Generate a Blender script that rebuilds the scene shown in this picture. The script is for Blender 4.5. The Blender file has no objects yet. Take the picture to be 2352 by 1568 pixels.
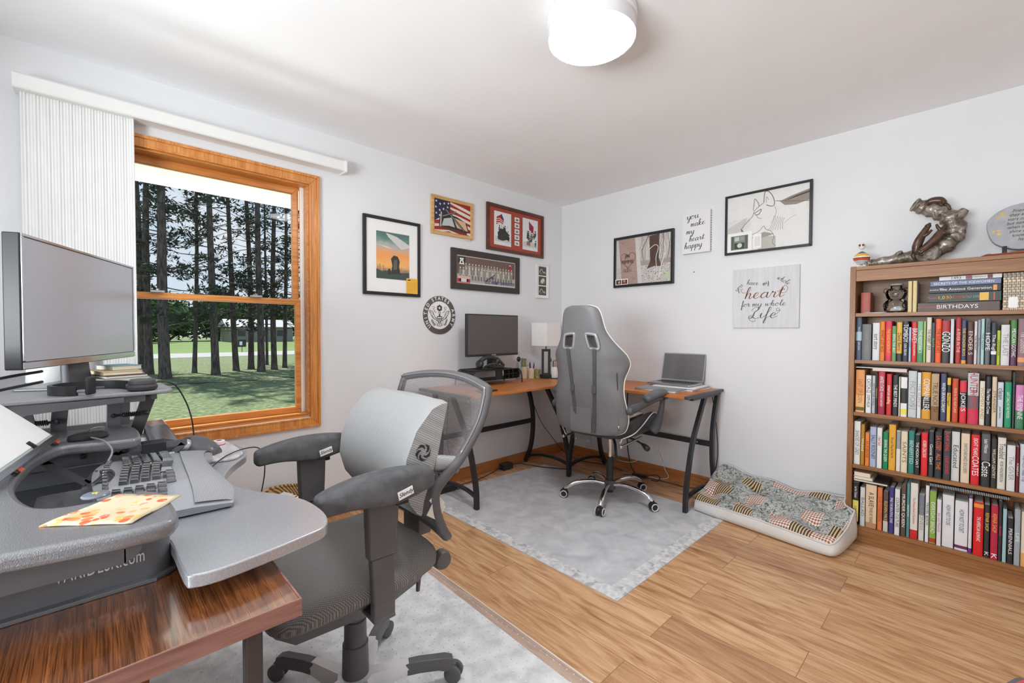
import bpy, bmesh, math, random
from mathutils import Vector, Matrix

PI = math.pi
sc = bpy.context.scene
COL = sc.collection
# ---------------------------------------------------------------- camera
CAM = Vector((2.84495, -3.39086, 1.19929))
cd = bpy.data.cameras.new('camera'); cam = bpy.data.objects.new('camera', cd); COL.objects.link(cam)
rt = Vector((0.689344, 0.724427, 0.003165)); up = Vector((-0.018943, 0.013657, 0.999727)); fw = Vector((-0.724184, 0.689216, -0.023137))
mw = Matrix(((rt.x, up.x, -fw.x, CAM.x), (rt.y, up.y, -fw.y, CAM.y), (rt.z, up.z, -fw.z, CAM.z), (0, 0, 0, 1)))
cam.matrix_world = mw
cd.sensor_fit = 'HORIZONTAL'; cd.sensor_width = 36.0; cd.lens = 1009.6 / 2352 * 36.0
cd.clip_start = 0.02; cd.clip_end = 400
sc.camera = cam
# ---------------------------------------------------------------- world, sun, exposure
sc.view_settings.view_transform = 'Standard'; sc.view_settings.look = 'None'
sc.view_settings.gamma = 1.0; sc.view_settings.use_curve_mapping = False
sc.view_settings.exposure = 0.0
sc.cycles.max_bounces = 12; sc.cycles.diffuse_bounces = 6; sc.cycles.glossy_bounces = 4
sc.cycles.transmission_bounces = 8; sc.cycles.transparent_max_bounces = 24
sc.cycles.caustics_reflective = False; sc.cycles.caustics_refractive = False
sc.cycles.sample_clamp_indirect = 6.0
sc.cycles.use_denoising = True
w = bpy.data.worlds.new('sky'); sc.world = w; w.use_nodes = True
nt = w.node_tree; nt.nodes.clear()
out = nt.nodes.new('ShaderNodeOutputWorld'); bg = nt.nodes.new('ShaderNodeBackground')
tc = nt.nodes.new('ShaderNodeTexCoord'); sep = nt.nodes.new('ShaderNodeSeparateXYZ')
ramp = nt.nodes.new('ShaderNodeValToRGB'); nz = nt.nodes.new('ShaderNodeTexNoise'); mx = nt.nodes.new('ShaderNodeMix'); mx.data_type = 'RGBA'
ramp.color_ramp.elements[0].position = 0.0; ramp.color_ramp.elements[0].color = (.80, .90, .97, 1)
ramp.color_ramp.elements[1].position = .7; ramp.color_ramp.elements[1].color = (.22, .52, .90, 1)
nz.inputs['Scale'].default_value = 5.0; nz.inputs['Detail'].default_value = 5
cr = nt.nodes.new('ShaderNodeValToRGB'); cr.color_ramp.elements[0].position = .48; cr.color_ramp.elements[1].position = .66
nt.links.new(tc.outputs['Generated'], sep.inputs[0]); nt.links.new(sep.outputs['Z'], ramp.inputs[0])
nt.links.new(tc.outputs['Generated'], nz.inputs['Vector']); nt.links.new(nz.outputs[0], cr.inputs[0])
nt.links.new(cr.outputs[0], mx.inputs[0]); nt.links.new(ramp.outputs[0], mx.inputs[6]); mx.inputs[7].default_value = (.93, .96, 1, 1)
nt.links.new(mx.outputs[2], bg.inputs[0]); bg.inputs[1].default_value = .9
nt.links.new(bg.outputs[0], out.inputs[0])
sd = bpy.data.lights.new('sun', 'SUN'); sun = bpy.data.objects.new('sun', sd); COL.objects.link(sun)
sd.energy = 8.0; sd.angle = math.radians(.6); sd.color = (1, .97, .91)
sdir = Vector((.53, .10, -.84)).normalized()      # high sun beyond the pines
sun.rotation_euler = sdir.to_track_quat('-Z', 'Y').to_euler()
# fill lamp added to brighten the room, shining in through the added rear window
ad = bpy.data.lights.new('rear_fill_lamp', 'AREA'); al = bpy.data.objects.new('rear_fill_lamp', ad); COL.objects.link(al)
ad.shape = 'RECTANGLE'; ad.size = 1.8; ad.size_y = 1.2; ad.energy = 178; ad.color = (.90, .96, 1)
al.location = (2.2, -5.15, 1.25); al.rotation_euler = (math.radians(127), 0, 0)
# hidden fill lamp added below the window sill, standing in for ground bounce
gd = bpy.data.lights.new('ground_bounce_fill_lamp', 'AREA'); gl = bpy.data.objects.new('ground_bounce_fill_lamp', gd); COL.objects.link(gl)
gd.shape = 'RECTANGLE'; gd.size = .6; gd.size_y = 1.6; gd.energy = 92; gd.color = (.95, .98, 1)
gl.location = (-.95, -2.95, -.05); gl.rotation_euler = (0, math.radians(180 - 38), 0)
LAMP_STRENGTH = 66.0

# ---------------------------------------------------------------- helpers
def lin(c): c /= 255.0; return c / 12.92 if c <= .04045 else ((c + .055) / 1.055) ** 2.4
def L3(rgb): return (lin(rgb[0]), lin(rgb[1]), lin(rgb[2]), 1.0)
MC = {}
def mat(name, rgb, rough=.55, metal=0.0, var=.05, scale=12.0, bump=0.0, bscale=150.0, stretch=None, rgb2=None, coat=0.0, coat_ior=1.5, spec=.5, emis=None, trans=0.0, ior=1.45, alpha=None):
    if name in MC: return MC[name]
    m = bpy.data.materials.new(name); m.use_nodes = True; t = m.node_tree; N = t.nodes; Lk = t.links
    b = N['Principled BSDF']
    b.inputs['Roughness'].default_value = rough; b.inputs['Metallic'].default_value = metal
    b.inputs['Specular IOR Level'].default_value = spec; b.inputs['Coat Weight'].default_value = coat; b.inputs['Coat IOR'].default_value = coat_ior; b.inputs['Coat Roughness'].default_value = rough * .6
    b.inputs['Transmission Weight'].default_value = trans; b.inputs['IOR'].default_value = ior
    if alpha is not None: b.inputs['Alpha'].default_value = alpha
    c1 = L3(rgb); f = 1 - var * 2.2
    c2 = L3(rgb2) if rgb2 else (c1[0] * f, c1[1] * f, c1[2] * f, 1)
    co = N.new('ShaderNodeTexCoord'); mp = N.new('ShaderNodeMapping'); Lk.new(co.outputs['Object'], mp.inputs[0])
    if stretch: mp.inputs['Scale'].default_value = stretch
    n = N.new('ShaderNodeTexNoise'); n.inputs['Scale'].default_value = scale; n.inputs['Detail'].default_value = 4
    Lk.new(mp.outputs[0], n.inputs['Vector'])
    r = N.new('ShaderNodeValToRGB'); r.color_ramp.elements[0].position = .35; r.color_ramp.elements[1].position = .65
    r.color_ramp.elements[0].color = c2; r.color_ramp.elements[1].color = c1
    Lk.new(n.outputs[0], r.inputs[0]); Lk.new(r.outputs[0], b.inputs['Base Color'])
    if bump:
        n2 = N.new('ShaderNodeTexNoise'); n2.inputs['Scale'].default_value = bscale; Lk.new(mp.outputs[0], n2.inputs['Vector'])
        bp = N.new('ShaderNodeBump'); bp.inputs['Strength'].default_value = bump; bp.inputs['Distance'].default_value = .002
        Lk.new(n2.outputs[0], bp.inputs['Height']); Lk.new(bp.outputs[0], b.inputs['Normal'])
    if emis:
        b.inputs['Emission Color'].default_value = L3(emis[0]); b.inputs['Emission Strength'].default_value = emis[1]
    MC[name] = m; return m
def C(r, g, b, rough=.6):                      # flat printed / dyed colour
    return mat('print_%d_%d_%d_%d' % (r, g, b, int(rough * 100)), (r, g, b), rough, var=.02, scale=30)

class B:
    def __init__(s): s.bm = bmesh.new(); s.mi = 0; s.M = None
    def _new(s, vs, faces):
        if s.M is not None: vs = [s.M @ Vector(v) for v in vs]
        bv = [s.bm.verts.new(v) for v in vs]
        for f in faces:
            try: fc = s.bm.faces.new([bv[i] for i in f]); fc.material_index = s.mi
            except ValueError: pass
        return s
    def box(s, x0, x1, y0, y1, z0, z1):
        return s._new([(x0, y0, z0), (x1, y0, z0), (x1, y1, z0), (x0, y1, z0), (x0, y0, z1), (x1, y0, z1), (x1, y1, z1), (x0, y1, z1)],
                      [(0, 3, 2, 1), (4, 5, 6, 7), (0, 1, 5, 4), (1, 2, 6, 5), (2, 3, 7, 6), (3, 0, 4, 7)])
    def obox(s, c, size, rot):                  # rot: Matrix 3x3
        hx, hy, hz = size[0] / 2, size[1] / 2, size[2] / 2; c = Vector(c)
        vs = [c + rot @ Vector(v) for v in [(-hx, -hy, -hz), (hx, -hy, -hz), (hx, hy, -hz), (-hx, hy, -hz), (-hx, -hy, hz), (hx, -hy, hz), (hx, hy, hz), (-hx, hy, hz)]]
        return s._new(vs, [(0, 3, 2, 1), (4, 5, 6, 7), (0, 1, 5, 4), (1, 2, 6, 5), (2, 3, 7, 6), (3, 0, 4, 7)])
    def prism(s, pts, a, b, ax='z'):
        f = {'z': lambda p, h: (p[0], p[1], h), 'y': lambda p, h: (p[0], h, p[1]), 'x': lambda p, h: (h, p[0], p[1])}[ax]
        n = len(pts); vs = [f(p, a) for p in pts] + [f(p, b) for p in pts]
        return s._new(vs, [tuple(range(n))[::-1], tuple(range(n, 2 * n))] + [(i, (i + 1) % n, (i + 1) % n + n, i + n) for i in range(n)])
    def bar(s, p, q, w, h, upv=(0, 0, 1)):      # rectangular bar from p to q
        p, q = Vector(p), Vector(q); d = (q - p); L = d.length
        if L < 1e-6: return s
        d.normalize(); u = Vector(upv); x = d.cross(u)
        if x.length < 1e-4: x = d.cross(Vector((1, 0, 0)))
        x.normalize(); u = x.cross(d)
        return s.obox((p + q) / 2, (w, L, h), Matrix((x, d, u)).transposed())
    def loft(s, rings, cap=True, closed=True):
        n = len(rings[0]); vs = [v for r in rings for v in r]; F = []
        for k in range(len(rings) - 1):
            for i in range(n if closed else n - 1):
                j = (i + 1) % n; F.append((k * n + i, k * n + j, (k + 1) * n + j, (k + 1) * n + i))
        if cap: F.append(tuple(range(n))[::-1]); F.append(tuple(range((len(rings) - 1) * n, len(rings) * n)))
        return s._new(vs, F)
    def tube(s, pts, r, n=8, closed=False, flat=1.0, upv=None, rect=False):
        P = [Vector(p) for p in pts]; m = len(P); rings = []; prev = None
        if isinstance(r, (list, tuple)) and len(r) != m:
            q = [k * (len(r) - 1) / (m - 1) for k in range(m)]; r = [r[int(v)] + (r[min(int(v) + 1, len(r) - 1)] - r[int(v)]) * (v - int(v)) for v in q]
        for i, p in enumerate(P):
            if closed: t = P[(i + 1) % m] - P[i - 1]
            else: t = P[min(i + 1, m - 1)] - P[max(i - 1, 0)]
            t.normalize()
            if upv is not None: a = Vector(upv) - t * t.dot(Vector(upv))
            elif prev is None: a = Vector((0, 0, 1)) if abs(t.z) < .9 else Vector((1, 0, 0)); a = a - t * t.dot(a)
            else: a = prev - t * t.dot(prev)
            if a.length < 1e-5: a = t.orthogonal()
            a.normalize(); prev = a; b = t.cross(a); rr = r[i] if isinstance(r, (list, tuple)) else r
            if rect: rings.append([p + a * (rr * ca) + b * (rr * flat * sa) for ca, sa in ((1, 1), (1, -1), (-1, -1), (-1, 1))])
            else: rings.append([p + a * (rr * math.cos(2 * PI * k / n)) + b * (rr * flat * math.sin(2 * PI * k / n)) for k in range(n)])
        if closed: rings.append(rings[0])
        return s.loft(rings, cap=not closed)
    def lathe(s, prof, n=24, c=(0, 0, 0), rot=None, cap=True):
        c = Vector(c); rings = []
        for r, z in prof:
            ring = [Vector((r * math.cos(2 * PI * k / n), r * math.sin(2 * PI * k / n), z)) for k in range(n)]
            rings.append([c + (rot @ v if rot else v) for v in ring])
        return s.loft(rings, cap=cap)
    def ball(s, c, r, n=12, rot=None):
        rx, ry, rz = (r, r, r) if not isinstance(r, (tuple, list)) else r; c = Vector(c); m = max(4, n // 2); rings = []
        for i in range(m + 1):
            th = PI * (i + .02) / (m + .04); rings.append([c + ((rot @ v) if rot else v) for v in [Vector((rx * math.sin(th) * math.cos(2 * PI * k / n), ry * math.sin(th) * math.sin(2 * PI * k / n), -rz * math.cos(th))) for k in range(n)]])
        return s.loft(rings)
def cat(pts, n=6, closed=False):                # Catmull-Rom
    P = [Vector(p) for p in pts]; m = len(P); o = []
    for i in range(m if closed else m - 1):
        if closed: a, b, c, d = P[i - 1], P[i], P[(i + 1) % m], P[(i + 2) % m]
        else: a, b, c, d = P[max(i - 1, 0)], P[i], P[i + 1], P[min(i + 2, m - 1)]
        for k in range(n):
            t = k / n; o.append(.5 * ((2 * b) + (c - a) * t + (2 * a - 5 * b + 4 * c - d) * t * t + (3 * b - a - 3 * c + d) * t ** 3))
    if not closed: o.append(P[-1])
    return o
def rrect(x0, x1, y0, y1, r, n=5):
    o = []
    for cx, cy, a in ((x1 - r, y0 + r, -90), (x1 - r, y1 - r, 0), (x0 + r, y1 - r, 90), (x0 + r, y0 + r, 180)):
        for k in range(n + 1):
            t = math.radians(a + 90 * k / n); o.append((cx + r * math.cos(t), cy + r * math.sin(t)))
    return o
def rot2(a): return Matrix.Rotation(a, 3, 'Z')
def RX(a): return Matrix.Rotation(a, 3, 'X')
def RY(a): return Matrix.Rotation(a, 3, 'Y')

def obj(name, b, m, parent=None, smooth=35, bev=0, seg=2, sub=0, W=False, label=None):
    bm = b.bm
    bmesh.ops.recalc_face_normals(bm, faces=bm.faces)
    if W and parent is not None: bm.transform(parent.matrix_basis.inverted())
    me = bpy.data.meshes.new(name); bm.to_mesh(me); bm.free()
    for mm in (m if isinstance(m, (list, tuple)) else [m]): me.materials.append(mm)
    if smooth:
        me.polygons.foreach_set('use_smooth', [True] * len(me.polygons))
        if smooth < 180: me.set_sharp_from_angle(angle=math.radians(smooth))
    o = bpy.data.objects.new(name, me); COL.objects.link(o)
    if parent is not None: o.parent = parent
    if bev:
        md = o.modifiers.new('bevel', 'BEVEL'); md.width = bev; md.segments = seg; md.limit_method = 'ANGLE'; md.angle_limit = math.radians(40)
    if sub:
        md = o.modifiers.new('sub', 'SUBSURF'); md.levels = sub; md.render_levels = sub
    if label: o['label'] = label
    return o
def cut(o, cutters):                            # boolean difference, applied at once
    bmc = cutters.bm; bmesh.ops.recalc_face_normals(bmc, faces=bmc.faces)
    me = bpy.data.meshes.new('cutter'); bmc.to_mesh(me); bmc.free(); c = bpy.data.objects.new('cutter', me); COL.objects.link(c)
    par = o.parent; o.parent = None
    md = o.modifiers.new('cut', 'BOOLEAN'); md.operation = 'DIFFERENCE'; md.object = c; md.solver = 'EXACT'
    bpy.context.view_layer.update()
    dg = bpy.context.evaluated_depsgraph_get(); new = bpy.data.meshes.new_from_object(o.evaluated_get(dg))
    o.modifiers.clear(); o.data = new; o.parent = par
    bpy.data.objects.remove(c, do_unlink=True)
def thing(name, label, cat_, loc=(0, 0, 0), rz=0.0, group=None, rot=None):
    o = bpy.data.objects.new(name, None); COL.objects.link(o); o.empty_display_size = .1
    o.location = loc; o.rotation_euler = rot if rot else (0, 0, rz)
    o['label'] = label; o['category'] = cat_
    if group: o['group'] = group
    o.matrix_basis = Matrix.LocRotScale(Vector(loc), o.rotation_euler, None)
    return o
def tag(o, label, cat_, group=None, kind=None):
    o['label'] = label; o['category'] = cat_
    if group: o['group'] = group
    if kind: o['kind'] = kind
    return o
def struct(name, b, m, **k):
    o = obj(name, b, m, **k)
    o['kind'] = 'structure'; return o
def text(s, size, m, parent, loc, rot=(PI / 2, 0, 0), sx=1.0, ext=.0004, name='lettering', align='CENTER', shear=0.0, off=0.0, aly='CENTER', sp=1.0):
    c = bpy.data.curves.new(name, 'FONT'); c.body = s; c.size = size; c.extrude = ext; c.align_x = align; c.align_y = aly
    c.resolution_u = 3; c.shear = shear; c.offset = off; c.space_character = sp
    tmp = bpy.data.objects.new('t', c); me = bpy.data.meshes.new_from_object(tmp); bpy.data.objects.remove(tmp); bpy.data.curves.remove(c)
    me.materials.clear(); me.materials.append(m); me.name = name; o = bpy.data.objects.new(name, me); COL.objects.link(o); o.parent = parent
    o.location = loc; o.rotation_euler = rot; o.scale = (sx, 1, 1); return o
class Art:                                      # flat printed drawing: u right, v up, tiny layers towards the viewer (-Y)
    def __init__(s, W, H): s.b = B(); s.W = W; s.H = H; s.mats = []; s.k = 0
    def _m(s, m):
        if m not in s.mats: s.mats.append(m)
        i = s.mats.index(m)
        if i != s.b.mi or s.k == 0: s.k += 1
        s.b.mi = i; return -.00003 * s.k
    def poly(s, m, pts):
        d = s._m(m); s.b._new([(p[0] * s.W, d, p[1] * s.H) for p in pts], [tuple(range(len(pts)))]); return s
    def rect(s, m, x0, x1, y0, y1): return s.poly(m, [(x0, y0), (x1, y0), (x1, y1), (x0, y1)])
    def disc(s, m, x, y, r, ry=None, n=14):
        k = s.W / s.H; ry = ry if ry is not None else r * k
        return s.poly(m, [(x + r * math.cos(2 * PI * i / n), y + ry * math.sin(2 * PI * i / n)) for i in range(n)])
    def line(s, m, pts, w, w2=None, smooth=0):
        d = s._m(m); P = [Vector((p[0] * s.W, p[1] * s.H, 0)) for p in pts]
        if smooth and len(P) > 2: P = cat(P, smooth)
        n = len(P); vs = []; F = []; w2 = w if w2 is None else w2
        for i, p in enumerate(P):
            t = P[min(i + 1, n - 1)] - P[max(i - 1, 0)]
            if t.length < 1e-9: t = Vector((1, 0, 0))
            t.normalize(); q = Vector((-t.y, t.x, 0)); ww = (w + (w2 - w) * math.sin(PI * i / max(1, n - 1))) / 2
            a, c = p + q * ww, p - q * ww; vs += [(a.x, d, a.y), (c.x, d, c.y)]
            if i: F.append((2 * i - 2, 2 * i - 1, 2 * i + 1, 2 * i))
        s.b._new(vs, F); return s
    def star(s, m, x, y, r, a0=90):
        k = s.W / s.H
        return s.poly(m, [(x + (r if i % 2 == 0 else r * .42) * math.cos(math.radians(a0 + 36 * i)), y + (r if i % 2 == 0 else r * .42) * k * math.sin(math.radians(a0 + 36 * i))) for i in range(10)])
    def build(s, name, parent, y=0.0, x=0.0, z=0.0):
        o = obj(name, s.b, s.mats, parent, smooth=0); o.location = (x, y, z)
        for p in o.data.polygons:
            pass
        return o
# ================================================================ materials
def tex_mat(name, build, rough=.5, **kw):
    m = mat(name, (128, 128, 128), rough, **kw); t = m.node_tree; b = t.nodes['Principled BSDF']
    build(t, t.nodes, t.links, b); return m
def ramp_(N, Lk, src, stops):
    r = N.new('ShaderNodeValToRGB'); e = r.color_ramp.elements
    e[0].position, e[0].color = stops[0][0], L3(stops[0][1]); e[1].position, e[1].color = stops[-1][0], L3(stops[-1][1])
    for p, c in stops[1:-1]: q = e.new(p); q.color = L3(c)
    Lk.new(src, r.inputs[0]); return r.outputs[0]
def noise_(N, Lk, vec, sc_, det=4, dist=0.0):
    n = N.new('ShaderNodeTexNoise'); n.inputs['Scale'].default_value = sc_; n.inputs['Detail'].default_value = det; n.inputs['Distortion'].default_value = dist
    Lk.new(vec, n.inputs['Vector']); return n.outputs[0]
def vec_(N, Lk, scale=(1, 1, 1), rot=(0, 0, 0)):
    c = N.new('ShaderNodeTexCoord'); m = N.new('ShaderNodeMapping'); m.inputs['Scale'].default_value = scale; m.inputs['Rotation'].default_value = rot
    Lk.new(c.outputs['Object'], m.inputs[0]); return m.outputs[0]
def mix_(N, Lk, f, a, b, mode='MIX'):
    m = N.new('ShaderNodeMix'); m.data_type = 'RGBA'; m.blend_type = mode
    for s_, i in ((f, 0), (a, 6), (b, 7)):
        if isinstance(s_, (int, float)): m.inputs[i].default_value = s_
        elif isinstance(s_, tuple): m.inputs[i].default_value = s_
        else: Lk.new(s_, m.inputs[i])
    return m.outputs[2]
def bump_(N, Lk, b, h, st=.2, d=.002):
    p = N.new('ShaderNodeBump'); p.inputs['Strength'].default_value = st; p.inputs['Distance'].default_value = d
    Lk.new(h, p.inputs['Height']); Lk.new(p.outputs[0], b.inputs['Normal'])

def f_floor(t, N, Lk, b):
    v = vec_(N, Lk)
    br = N.new('ShaderNodeTexBrick'); Lk.new(v, br.inputs['Vector'])
    br.inputs['Scale'].default_value = 1.0; br.inputs['Brick Width'].default_value = 1.22; br.inputs['Row Height'].default_value = .182
    br.inputs['Mortar Size'].default_value = .0012; br.inputs['Mortar Smooth'].default_value = .3
    br.offset = .37; br.offset_frequency = 2; br.squash = 1
    br.inputs['Color1'].default_value = (0, 0, 0, 1); br.inputs['Color2'].default_value = (1, 1, 1, 1); br.inputs['Mortar'].default_value = (.5, .5, .5, 1)
    # every plank shifts the grain coordinates
    sh = N.new('ShaderNodeVectorMath'); sh.operation = 'MULTIPLY_ADD'; Lk.new(br.outputs['Color'], sh.inputs[0]); sh.inputs[1].default_value = (7.3, 5.1, 3.0); Lk.new(v, sh.inputs[2])
    mp = N.new('ShaderNodeMapping'); mp.inputs['Scale'].default_value = (.9, 6.5, 1); Lk.new(sh.outputs[0], mp.inputs[0])
    g1 = noise_(N, Lk, mp.outputs[0], 2.8, 7, 1.9)
    mp2 = N.new('ShaderNodeMapping'); mp2.inputs['Scale'].default_value = (3, 70, 1); Lk.new(sh.outputs[0], mp2.inputs[0])
    g2 = noise_(N, Lk, mp2.outputs[0], 3.0, 3)
    c1 = ramp_(N, Lk, g1, [(.28, (160, 114, 76)), (.40, (200, 153, 110)), (.52, (218, 174, 131)), (.72, (234, 196, 154))])
    c2 = ramp_(N, Lk, g2, [(.3, (180, 168, 160)), (.62, (255, 255, 255))])
    c = mix_(N, Lk, .38, c1, c2, 'MULTIPLY')
    tone = ramp_(N, Lk, br.outputs['Color'], [(0, (215, 200, 192)), (.5, (250, 246, 240)), (1, (255, 255, 255))])
    c = mix_(N, Lk, .8, c, tone, 'MULTIPLY')
    c = mix_(N, Lk, br.outputs['Fac'], c, L3((128, 84, 52)))
    Lk.new(c, b.inputs['Base Color'])
    bump_(N, Lk, b, g2, .12, .001)
M_FLOOR = tex_mat('oak_plank_floor', f_floor, .42)
def wood(name, dark, light, axis=0, rough=.4, coat=0.0, sc_=1.0, ring=9.0):
    def f(t, N, Lk, b):
        s = [ring * sc_, ring * sc_, ring * sc_]; s[axis] = .8 * sc_; v = vec_(N, Lk, tuple(s))
        a = noise_(N, Lk, v, 3.0, 5, .8); s2 = [60 * sc_] * 3; s2[axis] = 2.5 * sc_; v2 = vec_(N, Lk, tuple(s2)); g = noise_(N, Lk, v2, 3, 3)
        c = ramp_(N, Lk, a, [(.3, dark), (.7, light)]); c2 = ramp_(N, Lk, g, [(.3, (185, 175, 168)), (.6, (255, 255, 255))])
        Lk.new(mix_(N, Lk, .6, c, c2, 'MULTIPLY'), b.inputs['Base Color']); bump_(N, Lk, b, g, .1, .001)
    return tex_mat(name, f, rough, coat=coat)
PINE = {a: wood('varnished_pine_%s' % 'xyz'[a], (206, 128, 58), (232, 160, 84), a, .35, .2) for a in (0, 1, 2)}
BASE = {a: wood('oak_baseboard_%s' % 'xyz'[a], (176, 110, 60), (200, 134, 78), a, .45) for a in (0, 1)}
CASE = {a: wood('bookcase_wood_%s' % 'xyz'[a], (138, 92, 52), (164, 114, 66), a, .42, .1) for a in (0, 1, 2)}
DESKW = wood('orange_desk_laminate', (196, 116, 54), (214, 134, 68), 0, .4)
MAHOG = wood('dark_cherry_laminate', (88, 42, 26), (126, 62, 38), 0, .22, .5)
WALL = mat('white_wall_paint', (229, 230, 232), .75, var=.01, scale=3, bump=.08, bscale=260)
CEIL = mat('white_ceiling_paint', (246, 247, 249), .85, var=.01, scale=3, bump=.08, bscale=200)
WHITE = mat('white_plastic', (236, 236, 234), .4, var=.01)
BLACK = mat('black_plastic', (46, 46, 48), .42, var=.04, bump=.05)
DARK = mat('dark_grey_plastic', (84, 84, 87), .45, var=.04, bump=.12, bscale=500)
BLKMET = mat('black_powder_coated_steel', (52, 52, 56), .38, .35, var=.04, bump=.05)
CHROME = mat('chrome', (235, 235, 238), .08, 1.0, var=.01)
STEEL = mat('brushed_steel', (190, 190, 194), .28, 1.0, var=.03, stretch=(1, 30, 1))
def clear_pane(name, f=.05, tint=(1, 1, 1, 1)):
    m = bpy.data.materials.new(name); m.use_nodes = True; t = m.node_tree; t.nodes.clear(); N = t.nodes; o = N.new('ShaderNodeOutputMaterial'); mx_ = N.new('ShaderNodeMixShader')
    tr = N.new('ShaderNodeBsdfTransparent'); tr.inputs[0].default_value = tint; gl_ = N.new('ShaderNodeBsdfGlossy'); gl_.inputs['Roughness'].default_value = .02
    lw = N.new('ShaderNodeLayerWeight'); lw.inputs[0].default_value = f
    t.links.new(lw.outputs['Fresnel'], mx_.inputs[0]); t.links.new(tr.outputs[0], mx_.inputs[1]); t.links.new(gl_.outputs[0], mx_.inputs[2]); t.links.new(mx_.outputs[0], o.inputs[0]); return m
GLASS = clear_pane('window_glass', .12)
PAPER = mat('white_paper', (240, 240, 238), .8, var=.01)
INK = C(30, 30, 32)

# ================================================================ room shell
RX1, RY0, H = 4.2, -4.7, 2.44
b = B(); b.box(-.14, RX1 + .14, RY0 - .14, .14, -.12, 0); struct('floor', b, M_FLOOR, smooth=0)
b = B(); b.box(-.14, RX1 + .14, RY0 - .14, .14, H, H + .12); struct('ceiling', b, CEIL, smooth=0)
b = B()   # window wall x = 0, opening
WY0, WY1, WZ0, WZ1 = -3.425, -2.418, .665, 2.10
b.box(-.14, 0, RY0, WY0, 0, H); b.box(-.14, 0, WY1, .0, 0, H); b.box(-.14, 0, WY0, WY1, 0, WZ0); b.box(-.14, 0, WY0, WY1, WZ1, H)
struct('wall_left', b, WALL, smooth=0)
b = B(); b.box(-.14, RX1 + .14, 0, .14, 0, H); struct('wall_right', b, WALL, smooth=0)
b = B(); b.box(RX1, RX1 + .14, RY0, 0, 0, H); struct('wall_east', b, WALL, smooth=0)
b = B()
b.box(-.14, 1.3, RY0 - .14, RY0, 0, H); b.box(3.1, RX1 + .14, RY0 - .14, RY0, 0, H); b.box(1.3, 3.1, RY0 - .14, RY0, 0, .88); b.box(1.3, 3.1, RY0 - .14, RY0, 2.12, H)
struct('wall_back', b, WALL, smooth=0)
def prof_board(name, p, q, nrm, m, h=.089, t=.013):
    b = B(); p, q, nrm = Vector(p), Vector(q), Vector(nrm)
    pr = [(0, 0), (t, 0), (t, h - .012), (t * .6, h - .003), (t * .3, h), (0, h)]
    b.loft([[e + nrm * a + Vector((0, 0, c)) for a, c in pr] for e in (p, q)]); return struct(name, b, m, smooth=0)
prof_board('baseboard_left', (0, RY0, 0), (0, 0, 0), (1, 0, 0), BASE[1])
prof_board('baseboard_right', (0, 0, 0), (RX1, 0, 0), (0, -1, 0), BASE[0])
prof_board('baseboard_back', (0, RY0, 0), (RX1, RY0, 0), (0, 1, 0), BASE[0])

# ---- window_1
w1 = bpy.data.objects.new('window_1', None); COL.objects.link(w1); w1.location = (0, -2.92, .6); w1['kind'] = 'structure'
w1.matrix_basis = Matrix.Translation((0, -2.92, .6))
def frame4(y0, y1, z0, z1, wd, x0, x1, bot=None, top=None, ang=True):
    """four mitred boards, as one ring, in the plane x"""
    bt = wd if bot is None else bot; tp = wd if top is None else top
    b = B()
    O = [(y0, z0), (y1, z0), (y1, z1), (y0, z1)]; I = [(y0 + wd, z0 + bt), (y1 - wd, z0 + bt), (y1 - wd, z1 - tp), (y0 + wd, z1 - tp)]
    for k in range(4):
        j = (k + 1) % 4; q = [O[k], O[j], I[j], I[k]]
        b._new([(x0, a, c) for a, c in q] + [(x1, a, c) for a, c in q], [(0, 1, 2, 3), (4, 5, 6, 7), (0, 1, 5, 4), (1, 2, 6, 5), (2, 3, 7, 6), (3, 0, 4, 7)])
    return b
def two(b0, b1): # merge two builders
    me = bpy.data.meshes.new('t'); b1.bm.to_mesh(me); b0.bm.from_mesh(me); bpy.data.meshes.remove(me); b1.bm.free(); return b0
cas = two(frame4(-3.482, -2.360, .602, 2.157, .058, 0, .014), frame4(-3.482, -2.360, .602, 2.157, .016, .014, .021))
cas = two(cas, frame4(-3.432, -2.410, .652, 2.107, .01, .014, .018))
obj('casing', cas, PINE[2], w1, W=True, bev=.002, smooth=0)
obj('jamb', frame4(WY0, WY1, WZ0, WZ1, .012, -.14, .0), PINE[1], w1, W=True, smooth=0)
b = B(); b.prism([(-.062, WY0 + .012), (-.004, WY0 + .012), (-.004, WY1 - .012), (-.062, WY1 - .012)], .677, .690)
obj('stool', b, PINE[1], w1, W=True, bev=.003)
b = B(); b.box(-.062, -.052, WY1 - .035, WY1 - .012, .69, 2.088); b.box(-.062, -.052, WY0 + .012, WY0 + .035, .69, 2.088)
obj('sash_track', b, WHITE, w1, W=True, bev=.002)
obj('upper_sash', frame4(-3.40, -2.452, 1.362, 2.088, .036, -.115, -.085, bot=.03, top=.040), PINE[1], w1, W=True, bev=.002, smooth=0)
lo = obj('lower_sash', frame4(-3.41, -2.440, .690, 1.394, .042, -.085, -.055, bot=.036, top=.028), PINE[1], w1, W=True, bev=.002, smooth=0)
b = B(); b.box(-.102, -.098, -3.366, -2.486, 1.39, 2.05); obj('upper_glass_pane', b, GLASS, w1, W=True, smooth=0)
b = B(); b.box(-.072, -.068, -3.37, -2.48, .724, 1.368); obj('lower_glass_pane', b, GLASS, w1, W=True, smooth=0)
b = B()
for yy in (-3.15, -2.70): b.box(-.07, -.035, yy - .028, yy + .028, 1.394, 1.404); b.lathe([(.008, 1.404), (.008, 1.412), (.004, 1.414)], 10, (-.052, yy, 0))
obj('sash_lock', b, STEEL, w1, W=True, bev=.001)
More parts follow.
